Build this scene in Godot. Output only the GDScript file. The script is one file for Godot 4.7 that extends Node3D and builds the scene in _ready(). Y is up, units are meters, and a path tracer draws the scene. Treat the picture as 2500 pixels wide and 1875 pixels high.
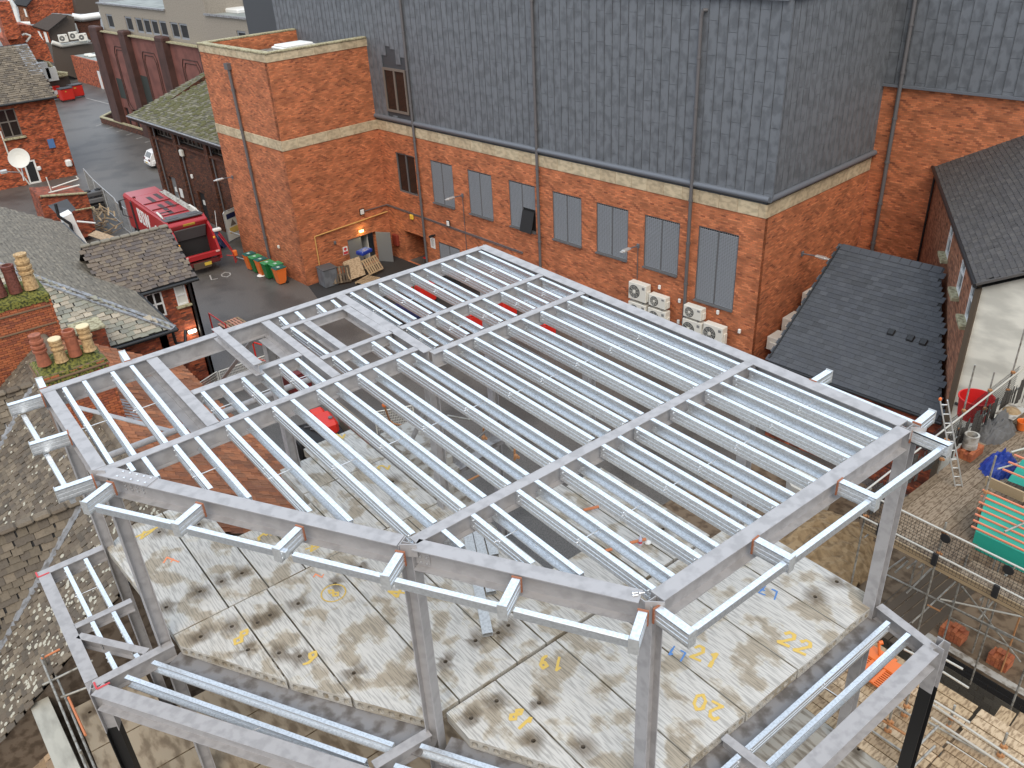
extends Node3D

const CAM_H := 19.5
const TOS := 12.5
const DECK := 8.92
var taken := {}
var mats := {}
var texs := {}
var rng := RandomNumberGenerator.new()
var IC := Vector3(25.085, 0, -45.658)
var E1 := Vector3(0.092, 0, 0.996)
var E2 := Vector3(0.996, 0, -0.092)

class MB:
	var v := PackedVector3Array()
	var n := PackedVector3Array()
	var uv := PackedVector2Array()
	var c := PackedColorArray()
	var col := Color.WHITE
	func vert(p, nn, t, cc = null):
		v.append(p); n.append(nn); uv.append(t); c.append(col if cc == null else cc)
	static func axes(nn: Vector3) -> Array:
		if abs(nn.y) > 0.98:
			return [Vector3(1, 0, 0), Vector3(0, 0, 1)]
		var u = Vector3.UP.cross(nn).normalized()
		return [u, -nn.cross(u)]
	func tri(a: Vector3, b: Vector3, d: Vector3, hint = null, cols = null):
		var nn = (b - a).cross(d - a)
		if nn.length() < 1e-12:
			return
		nn = nn.normalized()
		if hint != null and nn.dot(hint) < 0:
			nn = -nn
			var q = b; b = d; d = q
			if cols != null:
				cols = [cols[0], cols[2], cols[1]]
		var ax = axes(nn)
		var pts = [a, d, b]
		for i in 3:
			vert(pts[i], nn, Vector2(pts[i].dot(ax[0]), pts[i].dot(ax[1])), null if cols == null else cols[[0, 2, 1][i]])
	func quad(a, b, d, e, hint = null):
		tri(a, b, d, hint); tri(a, d, e, hint)
	func poly(pts: Array, hint = null):
		for i in range(1, pts.size() - 1):
			tri(pts[0], pts[i], pts[i + 1], hint)
	func box(o: Vector3, s: Vector3, b := Basis()):
		var x = b.x * s.x * 0.5; var y = b.y * s.y * 0.5; var w = b.z * s.z * 0.5
		quad(o - x - y + w, o + x - y + w, o + x + y + w, o - x + y + w, b.z)
		quad(o - x - y - w, o + x - y - w, o + x + y - w, o - x + y - w, -b.z)
		quad(o + x - y - w, o + x + y - w, o + x + y + w, o + x - y + w, b.x)
		quad(o - x - y - w, o - x + y - w, o - x + y + w, o - x - y + w, -b.x)
		quad(o - x + y - w, o + x + y - w, o + x + y + w, o - x + y + w, b.y)
		quad(o - x - y - w, o + x - y - w, o + x - y + w, o - x - y + w, -b.y)
	# a box with chamfered edges (chamfer k) - catches light on the edges
	func cbox(o: Vector3, s: Vector3, k: float, b := Basis()):
		var h = s * 0.5
		var ax = [b.x, b.y, b.z]
		for i in 3:
			var j = (i + 1) % 3; var l = (i + 2) % 3
			for sg in [-1.0, 1.0]:
				var f = o + ax[i] * h[i] * sg
				var pj = ax[j] * (h[j] - k); var pl = ax[l] * (h[l] - k)
				quad(f - pj - pl, f + pj - pl, f + pj + pl, f - pj + pl, ax[i] * sg)
				for sj in [-1.0, 1.0]:
					var g = o + ax[j] * h[j] * sj + ax[i] * (h[i] - k) * sg
					var f2 = f + ax[j] * (h[j] - k) * sj
					quad(f2 - pl, f2 + pl, g + pl, g - pl, ax[i] * sg + ax[j] * sj)
		for sx in [-1.0, 1.0]:
			for sy in [-1.0, 1.0]:
				for sz in [-1.0, 1.0]:
					var q = Vector3(sx, sy, sz)
					var pts = []
					for i in 3:
						var w = h - Vector3(k, k, k)
						w[i] = h[i]
						pts.append(o + ax[0] * w.x * q.x + ax[1] * w.y * q.y + ax[2] * w.z * q.z)
					tri(pts[0], pts[1], pts[2], ax[0] * q.x + ax[1] * q.y + ax[2] * q.z)
	func bar(a: Vector3, b: Vector3, w: float, h: float, up := Vector3.UP):
		var d = (b - a).normalized()
		var r = d.cross(up).normalized()
		box((a + b) * 0.5, Vector3(w, h, (b - a).length()), Basis(r, r.cross(d), -d))
	func extrude(prof: Array, a: Vector3, b: Vector3, up := Vector3.UP, caps := true):
		var d = (b - a).normalized()
		var r = d.cross(up).normalized()
		var u = r.cross(d)
		var m = prof.size()
		for i in m:
			var p = prof[i]; var q = prof[(i + 1) % m]
			var nn = r * (q.y - p.y) + u * (p.x - q.x)
			var P0 = a + r * p.x + u * p.y; var Q0 = a + r * q.x + u * q.y
			var P1 = b + r * p.x + u * p.y; var Q1 = b + r * q.x + u * q.y
			quad(P0, Q0, Q1, P1, nn)
		if caps:
			var ids = Geometry2D.triangulate_polygon(PackedVector2Array(prof))
			for i in range(0, ids.size(), 3):
				var t0 = prof[ids[i]]; var t1 = prof[ids[i + 1]]; var t2 = prof[ids[i + 2]]
				tri(a + r * t0.x + u * t0.y, a + r * t1.x + u * t1.y, a + r * t2.x + u * t2.y, -d)
				tri(b + r * t0.x + u * t0.y, b + r * t1.x + u * t1.y, b + r * t2.x + u * t2.y, d)
	func tube(a: Vector3, b: Vector3, r: float, seg := 8, r2 := -1.0, caps := true):
		if r2 < 0:
			r2 = r
		var d = (b - a).normalized()
		var x = d.cross(Vector3.UP if abs(d.y) < 0.9 else Vector3.RIGHT).normalized()
		var y = d.cross(x)
		var L = (b - a).length()
		for i in seg:
			var t0 = TAU * i / seg; var t1 = TAU * (i + 1) / seg
			var n0 = x * cos(t0) + y * sin(t0); var n1 = x * cos(t1) + y * sin(t1)
			var q = [a + n0 * r, a + n1 * r, b + n1 * r2, b + n0 * r2]
			var nn = [n0, n1, n1, n0]
			var uu = [Vector2(t0 * r, 0), Vector2(t1 * r, 0), Vector2(t1 * r, L), Vector2(t0 * r, L)]
			for k in [0, 2, 1, 0, 3, 2]:
				vert(q[k], nn[k], uu[k])
			if caps:
				tri(a, q[0], q[1], -d); tri(b, q[3], q[2], d)
	func path(pts: Array, r: float, seg := 6):
		for i in pts.size() - 1:
			tube(pts[i], pts[i + 1], r, seg)
	func lathe(o: Vector3, prof: Array, seg := 16, up := Vector3.UP):
		var x = up.cross(Vector3.UP if abs(up.y) < 0.9 else Vector3.RIGHT).normalized()
		var z = up.cross(x)
		for i in prof.size() - 1:
			var p = prof[i]; var q = prof[i + 1]
			var dn = Vector2(q[1] - p[1], p[0] - q[0]).normalized()
			for j in seg:
				var t0 = TAU * j / seg; var t1 = TAU * (j + 1) / seg
				var c0 = x * cos(t0) + z * sin(t0); var c1 = x * cos(t1) + z * sin(t1)
				var ps = [o + c0 * p[0] + up * p[1], o + c1 * p[0] + up * p[1], o + c1 * q[0] + up * q[1], o + c0 * q[0] + up * q[1]]
				var ns = [c0 * dn.x + up * dn.y, c1 * dn.x + up * dn.y, c1 * dn.x + up * dn.y, c0 * dn.x + up * dn.y]
				var us = [Vector2(t0 * p[0], p[1]), Vector2(t1 * p[0], p[1]), Vector2(t1 * q[0], q[1]), Vector2(t0 * q[0], q[1])]
				for k in [0, 2, 1, 0, 3, 2]:
					vert(ps[k], ns[k], us[k])
	# a wall with rectangular openings [x, y, w, h]; u runs to the right seen from outside, reveals go inward by depth
	func wall(o: Vector3, u: Vector3, W: float, H: float, holes: Array, depth: float):
		var nrm = u.cross(Vector3.UP)
		var xs = [0.0, W]; var ys = [0.0, H]
		for q in holes:
			for e in [q[0], q[0] + q[2]]:
				if not xs.has(e): xs.append(e)
			for e in [q[1], q[1] + q[3]]:
				if not ys.has(e): ys.append(e)
		xs.sort(); ys.sort()
		for i in xs.size() - 1:
			for j in ys.size() - 1:
				var cx = (xs[i] + xs[i + 1]) * 0.5; var cy = (ys[j] + ys[j + 1]) * 0.5
				var open = cx < 0 or cx > W or cy < 0 or cy > H
				for q in holes:
					if cx > q[0] and cx < q[0] + q[2] and cy > q[1] and cy < q[1] + q[3]:
						open = true
				if open:
					continue
				var a = o + u * xs[i] + Vector3.UP * ys[j]
				quad(a, a + u * (xs[i + 1] - xs[i]), a + u * (xs[i + 1] - xs[i]) + Vector3.UP * (ys[j + 1] - ys[j]), a + Vector3.UP * (ys[j + 1] - ys[j]), nrm)
		var d = -nrm * depth
		for q in holes:
			var a = o + u * q[0] + Vector3.UP * q[1]
			var b = a + u * q[2]; var e = b + Vector3.UP * q[3]; var f = a + Vector3.UP * q[3]
			quad(a, b, b + d, a + d, Vector3.UP); quad(f, e, e + d, f + d, Vector3.DOWN)
			quad(a, f, f + d, a + d, u); quad(b, e, e + d, b + d, -u)
		# closing faces: back, ends and top
		var k = -nrm * maxf(depth, 0.2)
		var A = o; var B = o + u * W; var U = Vector3.UP * H
		quad(A, A + k, A + k + U, A + U, -u); quad(B, B + k, B + k + U, B + U, u); quad(A + U, B + U, B + U + k, A + U + k, Vector3.UP)
	func mesh(off := Vector3.ZERO) -> ArrayMesh:
		var arr = []
		arr.resize(Mesh.ARRAY_MAX)
		var vv = v
		if off != Vector3.ZERO:
			vv = PackedVector3Array()
			vv.resize(v.size())
			for i in v.size():
				vv[i] = v[i] - off
		arr[Mesh.ARRAY_VERTEX] = vv; arr[Mesh.ARRAY_NORMAL] = n; arr[Mesh.ARRAY_TEX_UV] = uv; arr[Mesh.ARRAY_COLOR] = c
		var m = ArrayMesh.new()
		if v.size() > 0:
			m.add_surface_from_arrays(Mesh.PRIMITIVE_TRIANGLES, arr)
		return m

func numbered(parent: Node, called: String) -> String:
	var key = str(parent.get_instance_id()) + "/" + called
	if not taken.has(key):
		taken[key] = 0
		return called
	taken[key] += 1
	return "%s_%03d" % [called, taken[key]]

func thing(called: String, label: String, category: String, at := Vector3.ZERO, group := "") -> Node3D:
	var o = Node3D.new()
	o.name = numbered(self, called)
	add_child(o, true)
	o.position = at
	tag(o, label, category, group)
	return o

func tag(o, label: String, category: String, group := ""):
	o.set_meta("label", label); o.set_meta("category", category)
	if group != "":
		o.set_meta("group", group)

func base_of(o: Node) -> Vector3:
	var r = Vector3.ZERO
	while o is Node3D and o != self:
		r += o.position
		o = o.get_parent()
	return r

# commits a mesh buffer built in world coordinates as one named mesh under parent (parents are never turned while building)
func part(parent: Node, called: String, mb: MB, m: Material, stuff := false) -> MeshInstance3D:
	var o = MeshInstance3D.new()
	o.name = numbered(parent, called)
	o.mesh = mb.mesh(base_of(parent))
	o.material_override = m
	parent.add_child(o, true)
	if stuff:
		o.set_meta("kind", "stuff")
	return o

func shared(parent: Node, called: String, mesh: Mesh, m: Material, xf: Transform3D) -> MeshInstance3D:
	var o = MeshInstance3D.new()
	o.name = numbered(parent, called)
	o.mesh = mesh
	o.material_override = m
	xf.origin -= base_of(parent)
	o.transform = xf
	parent.add_child(o, true)
	return o

func one(called: String, label: String, category: String, mb: MB, m: Material, at := Vector3.ZERO, group := "") -> MeshInstance3D:
	var o = MeshInstance3D.new()
	o.name = numbered(self, called)
	o.mesh = mb.mesh(at)
	o.material_override = m
	o.position = at
	add_child(o, true)
	tag(o, label, category, group)
	return o

func struct(called: String, mb: MB, m: Material) -> MeshInstance3D:
	var o = MeshInstance3D.new()
	o.name = numbered(self, called)
	o.mesh = mb.mesh()
	o.material_override = m
	add_child(o, true)
	o.set_meta("kind", "structure")
	return o

func multi(parent: Node, called: String, mesh: Mesh, m: Material, xfs: Array, cols := []):
	if xfs.is_empty():
		return
	var mm = MultiMesh.new()
	mm.transform_format = MultiMesh.TRANSFORM_3D
	mm.use_colors = cols.size() > 0
	mm.mesh = mesh
	mm.instance_count = xfs.size()
	var off = base_of(parent)
	for i in xfs.size():
		var x = xfs[i]
		x.origin -= off
		mm.set_instance_transform(i, x)
		if cols.size() > 0:
			mm.set_instance_color(i, cols[i])
	var o = MultiMeshInstance3D.new()
	o.name = numbered(parent, called)
	o.multimesh = mm
	o.material_override = m
	parent.add_child(o, true)
	o.set_meta("kind", "stuff")

# ---------- materials (colours given as linear reflectances)
func lin(r: float, g: float, b: float) -> Color:
	return Color(r, g, b).linear_to_srgb()

func noise_tex(key: String, seed_: int, freq: float, lo: Color, hi: Color, size := 512, oct := 5, a := 0.25, b := 0.75) -> Texture2D:
	if texs.has(key):
		return texs[key]
	var f = FastNoiseLite.new()
	f.seed = seed_; f.frequency = freq; f.fractal_octaves = oct
	f.noise_type = FastNoiseLite.TYPE_SIMPLEX_SMOOTH
	var t = NoiseTexture2D.new()
	t.width = size; t.height = size; t.seamless = true; t.noise = f
	var g = Gradient.new()
	g.offsets = PackedFloat32Array([a, b]); g.colors = PackedColorArray([lo, hi])
	t.color_ramp = g
	texs[key] = t
	return t

func bump_tex(key: String, seed_: int, freq: float, strength: float, size := 512) -> Texture2D:
	if texs.has(key):
		return texs[key]
	var f = FastNoiseLite.new()
	f.seed = seed_; f.frequency = freq; f.fractal_octaves = 5
	var t = NoiseTexture2D.new()
	t.width = size; t.height = size; t.seamless = true; t.noise = f; t.as_normal_map = true; t.bump_strength = strength
	texs[key] = t
	return t

func mat(key: String, col: Color, rough := 0.7, metal := 0.0) -> StandardMaterial3D:
	if mats.has(key):
		return mats[key]
	var m = StandardMaterial3D.new()
	m.albedo_color = col; m.roughness = rough; m.metallic = metal
	mats[key] = m
	return m

# colour texture looked up by world position, optional dirt multiplied over it at another scale
func world_tex(m: StandardMaterial3D, t: Texture2D, scale: Vector3):
	m.albedo_texture = t; m.uv1_triplanar = true; m.uv1_world_triplanar = true; m.uv1_scale = scale

func dirt(m: StandardMaterial3D, t: Texture2D, scale: Vector3):
	m.detail_enabled = true; m.detail_albedo = t; m.detail_blend_mode = BaseMaterial3D.BLEND_MODE_MUL
	m.detail_uv_layer = BaseMaterial3D.DETAIL_UV_2; m.uv2_triplanar = true; m.uv2_world_triplanar = true; m.uv2_scale = scale

func grey(v: float) -> Color:
	return Color(v, v, v)

func brick_tex(key: String, seed_: int, mortar: Color, cols: Array, dark: Color, p_dark: float) -> Texture2D:
	var nx = 12; var ny = 36; var S = 768
	var r = RandomNumberGenerator.new()
	r.seed = seed_
	var tone = []
	for i in nx * ny * 2:
		var c: Color = cols[r.randi() % cols.size()]
		if r.randf() < p_dark:
			c = c.lerp(dark, r.randf_range(0.5, 1.0))
		var k = r.randf_range(0.86, 1.12)
		tone.append(Color(c.r * k, c.g * k, c.b * k))
	var img = Image.create(S, S, false, Image.FORMAT_RGB8)
	img.fill(mortar)
	var bw = float(S) / nx; var bh = float(S) / ny
	for j in ny:
		for i in range(-1, nx + 1):
			var x0 = int((i + (0.5 if j % 2 == 1 else 0.0)) * bw) + 1
			var y0 = int(j * bh) + 1
			var c = tone[j * nx + posmod(i, nx)]
			var w = int(bw) - 3; var h = int(bh) - 3
			var rc = Rect2i(x0, y0, w, h).intersection(Rect2i(0, 0, S, S))
			if rc.size.x > 0:
				img.fill_rect(rc, c)
				for k in 5:
					var q = Rect2i(x0 + r.randi() % w, y0 + r.randi() % h, 3 + r.randi() % 10, 2 + r.randi() % 4).intersection(rc)
					var kk = r.randf_range(0.88, 1.1)
					if q.size.x > 0 and q.size.y > 0:
						img.fill_rect(q, Color(c.r * kk, c.g * kk, c.b * kk))
	img.generate_mipmaps()
	var t = ImageTexture.create_from_image(img)
	texs[key] = t
	return t

func brick_mat(key: String, tex: Texture2D, tint := Color.WHITE) -> StandardMaterial3D:
	var m = mat(key, tint, 0.85)
	m.albedo_texture = tex
	m.uv1_scale = Vector3(1 / 2.7, 1 / 2.7, 1)
	return m

func th(s: float, t: float, y: float) -> Vector3:
	return IC + E1 * s + E2 * t + Vector3(0, y, 0)

# rectangular window / louvre set in an opening: frame bars, mullion, and what fills it
func framed(parent, called, o: Vector3, u: Vector3, w: float, h: float, fw: float, mull: int, fm: Material, fill_mat: Material, fill_name: String, trans := []):
	var nrm = u.cross(Vector3.UP)
	var b = MB.new()
	var bs = Basis(u, Vector3.UP, nrm)
	b.box(o + u * w / 2 + Vector3.UP * fw / 2, Vector3(w, fw, 0.07), bs)
	b.box(o + u * w / 2 + Vector3.UP * (h - fw / 2), Vector3(w, fw, 0.07), bs)
	b.box(o + u * fw / 2 + Vector3.UP * h / 2, Vector3(fw, h - 2 * fw, 0.07), bs)
	b.box(o + u * (w - fw / 2) + Vector3.UP * h / 2, Vector3(fw, h - 2 * fw, 0.07), bs)
	for i in mull:
		b.box(o + u * w * (i + 1) / (mull + 1) + Vector3.UP * h / 2, Vector3(fw, h - 2 * fw, 0.064), bs)
	for t in trans:
		b.box(o + u * w / 2 + Vector3.UP * h * t, Vector3(w - 2 * fw, fw, 0.058), bs)
	var f = part(parent, called, b, fm)
	var g = MB.new()
	g.quad(o + u * fw + Vector3.UP * fw - nrm * 0.02, o + u * (w - fw) + Vector3.UP * fw - nrm * 0.02, o + u * (w - fw) + Vector3.UP * (h - fw) - nrm * 0.02, o + u * fw + Vector3.UP * (h - fw) - nrm * 0.02, nrm)
	part(f, fill_name, g, fill_mat)
	return f

# tiles laid in courses over a sloping plane: o lower left corner, u along the course, s up the slope; poly2 clips in (u, s) metres
func tiles(parent, called: String, o: Vector3, u: Vector3, s: Vector3, poly2: Array, tw: float, gauge: float, thick: float, tones: Array, opt := {}):
	var nrm = u.cross(s).normalized()
	if nrm.y < 0:
		nrm = -nrm
	var lim: int = opt.get("limit", 300)
	var jit: float = opt.get("jitter", 0.01)
	var bb = Rect2(poly2[0], Vector2.ZERO)
	for q in poly2:
		bb = bb.expand(q)
	var pv = PackedVector2Array(poly2)
	var b = MB.new()
	var L = gauge * 1.35
	# one tile: lower edge proud, upper edge tucked under
	b.box(Vector3(0, thick * 0.5, 0), Vector3(tw - opt.get("gap", 0.008), thick, L))
	var mesh = opt.get("mesh", b.mesh())
	var tilt = atan2(thick * 1.15, gauge)
	var r = RandomNumberGenerator.new()
	r.seed = opt.get("seed", 5)
	var all = []
	var rows = int(bb.size.y / gauge) + 1
	for j in rows:
		var x = bb.position.x + (tw * 0.5 if j % 2 == 1 and not opt.has("aligned") else 0.0)
		while x < bb.end.x + tw:
			var c = Vector2(x, bb.position.y + (j + 0.5) * gauge)
			if Geometry2D.is_point_in_polygon(c, pv):
				var pos = o + u * (c.x + r.randf_range(-jit, jit)) + s * (c.y + r.randf_range(-jit, jit)) + nrm * (0.012 + r.randf_range(0, jit * 0.5))
				var bs = Basis(u, nrm, -s) if u.cross(nrm).dot(-s) > 0 else Basis(-u, nrm, -s)
				bs = Basis(u, tilt + r.randf_range(-jit, jit)) * bs if Basis(u, tilt).determinant() > 0 and (Basis(u, tilt) * s).dot(nrm) < 0 else Basis(u, -tilt + r.randf_range(-jit, jit)) * bs
				bs = Basis(nrm, r.randf_range(-jit, jit) * 1.5) * bs
				all.append([pos.distance_squared_to(Vector3(0, CAM_H, 0)), Transform3D(bs, pos), r.randi() % tones.size(), r.randf_range(0.8, 1.15)])
			x += tw
	all.sort_custom(func(a, q): return a[0] < q[0])
	var xf = []; var cc = []
	for i in all.size():
		var e = all[i]
		if i < lim:
			shared(parent, called, mesh, tones[e[2]], e[1])
		else:
			xf.append(e[1])
			var col = tones[e[2]].albedo_color.srgb_to_linear() * e[3]
			cc.append(col)
	if xf.size():
		var base = tones[0].duplicate()
		base.albedo_color = Color.WHITE
		base.vertex_color_use_as_albedo = true
		multi(parent, called + "_field", mesh, base, xf, cc)
	return all.size()

func stroke_glyph(ch: String) -> Array:
	match ch:
		"0": return [[Vector2(0.5, 0), Vector2(0.9, 0.25), Vector2(0.9, 0.75), Vector2(0.5, 1), Vector2(0.1, 0.75), Vector2(0.1, 0.25), Vector2(0.5, 0)]]
		"1": return [[Vector2(0.25, 0.78), Vector2(0.55, 1), Vector2(0.5, 0)]]
		"2": return [[Vector2(0.08, 0.75), Vector2(0.3, 0.98), Vector2(0.7, 0.95), Vector2(0.85, 0.68), Vector2(0.5, 0.35), Vector2(0.08, 0.02), Vector2(0.95, 0.06)]]
		"3": return [[Vector2(0.1, 0.9), Vector2(0.6, 1), Vector2(0.85, 0.78), Vector2(0.4, 0.55), Vector2(0.9, 0.3), Vector2(0.6, 0), Vector2(0.1, 0.1)]]
		"4": return [[Vector2(0.7, 0), Vector2(0.7, 1), Vector2(0.1, 0.35), Vector2(0.95, 0.35)]]
		"6": return [[Vector2(0.75, 1), Vector2(0.3, 0.7), Vector2(0.12, 0.3), Vector2(0.45, 0), Vector2(0.85, 0.2), Vector2(0.6, 0.48), Vector2(0.2, 0.35)]]
		"7": return [[Vector2(0.1, 0.95), Vector2(0.9, 1), Vector2(0.4, 0)], [Vector2(0.3, 0.5), Vector2(0.8, 0.52)]]
		"8": return [[Vector2(0.5, 0.52), Vector2(0.2, 0.75), Vector2(0.5, 1), Vector2(0.8, 0.75), Vector2(0.5, 0.52), Vector2(0.15, 0.25), Vector2(0.5, 0), Vector2(0.85, 0.25), Vector2(0.5, 0.52)]]
		"9": return [[Vector2(0.85, 0.7), Vector2(0.5, 0.5), Vector2(0.15, 0.75), Vector2(0.5, 1), Vector2(0.85, 0.75), Vector2(0.7, 0.2), Vector2(0.4, 0)]]
		"L": return [[Vector2(0.2, 1), Vector2(0.2, 0.05), Vector2(0.85, 0.05)]]
		"Z": return [[Vector2(0.1, 1), Vector2(0.9, 0.95), Vector2(0.15, 0.05), Vector2(0.95, 0.0)]]
		"O": return [[Vector2(0.5, 0), Vector2(0.95, 0.3), Vector2(0.95, 0.7), Vector2(0.5, 1), Vector2(0.05, 0.7), Vector2(0.05, 0.3), Vector2(0.5, 0)]]
	return []

# sprayed writing lying on a flat surface; x to the right of the letters, y towards their top, both horizontal
func spray(parent, text: String, at: Vector3, x: Vector3, y: Vector3, size: float, w: float, m: Material, ring := false):
	var b = MB.new()
	var r = RandomNumberGenerator.new()
	r.seed = int(at.x * 1000) + 7
	var pen = 0.0
	for ch in text:
		for line in stroke_glyph(ch):
			for i in line.size() - 1:
				for k in 3:
					var p0 = line[i].lerp(line[i + 1], k / 3.0); var p1 = line[i].lerp(line[i + 1], (k + 1) / 3.0)
					var A = at + x * (pen + p0.x * 0.62) * size + y * p0.y * size
					var B = at + x * (pen + p1.x * 0.62) * size + y * p1.y * size
					var d = (B - A).normalized(); var q = d.cross(Vector3.UP) * w * r.randf_range(0.35, 0.6)
					A -= d * w * 0.3; B += d * w * 0.3
					var lift = Vector3.UP * (0.0002 * (i * 3 + k))
					b.quad(A - q + lift, B - q * r.randf_range(0.8, 1.2) + lift, B + q * r.randf_range(0.8, 1.2) + lift, A + q + lift, Vector3.UP)
		pen += 0.85
	if ring:
		var c = at + x * (pen * 0.36) * size + y * 0.5 * size
		for i in 20:
			var t0 = TAU * i / 20; var t1 = TAU * (i + 1.1) / 20
			var n0 = x * cos(t0) + y * sin(t0); var n1 = x * cos(t1) + y * sin(t1)
			b.quad(c + n0 * size * 0.85, c + n1 * size * 0.85, c + n1 * (size * 0.85 + w * 0.7), c + n0 * (size * 0.85 + w * 0.7), Vector3.UP)
	return part(parent, "painted_number", b, m)

var M := {}

func _ready():
	rng.seed = 11
	# camera
	var cam = Camera3D.new()
	cam.name = "camera"
	add_child(cam)
	cam.transform = Transform3D(Basis(Vector3(0.784, -0.049, 0.619), Vector3(0.342, 0.867, -0.364), Vector3(-0.519, 0.497, 0.696)), Vector3(0, CAM_H, 0))
	cam.fov = 48.972
	cam.near = 0.1; cam.far = 600
	cam.current = true
	# overcast sky
	var sky_m = ProceduralSkyMaterial.new()
	sky_m.sky_top_color = Color(0.83, 0.90, 0.98)
	sky_m.sky_horizon_color = Color(0.90, 0.92, 0.94)
	sky_m.sky_curve = 0.25
	sky_m.ground_bottom_color = Color(0.30, 0.28, 0.26)
	sky_m.ground_horizon_color = Color(0.55, 0.54, 0.52)
	sky_m.sun_angle_max = 0.0
	var sky = Sky.new()
	sky.sky_material = sky_m
	var env = Environment.new()
	env.background_mode = Environment.BG_SKY
	env.sky = sky
	env.tonemap_mode = Environment.TONE_MAPPER_LINEAR
	env.tonemap_exposure = 1.75
	env.background_energy_multiplier = 1.0
	env.sdfgi_enabled = true; env.ssao_enabled = true; env.ssil_enabled = true
	var we = WorldEnvironment.new()
	we.name = "environment"
	we.environment = env
	add_child(we)
	var sun = DirectionalLight3D.new()
	sun.name = "sun"
	add_child(sun)
	sun.light_energy = 0.45
	sun.light_color = Color(1.0, 0.97, 0.93)
	sun.light_angular_distance = 40
	sun.shadow_enabled = true
	sun.look_at_from_position(Vector3(-30, 60, 45), Vector3.ZERO)
	materials()
	ground()
	theatre()
	far_left()
	left_houses()
	right_houses()
	steel()
	deck()
	yard()
	site_right()
	site_below()

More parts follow.
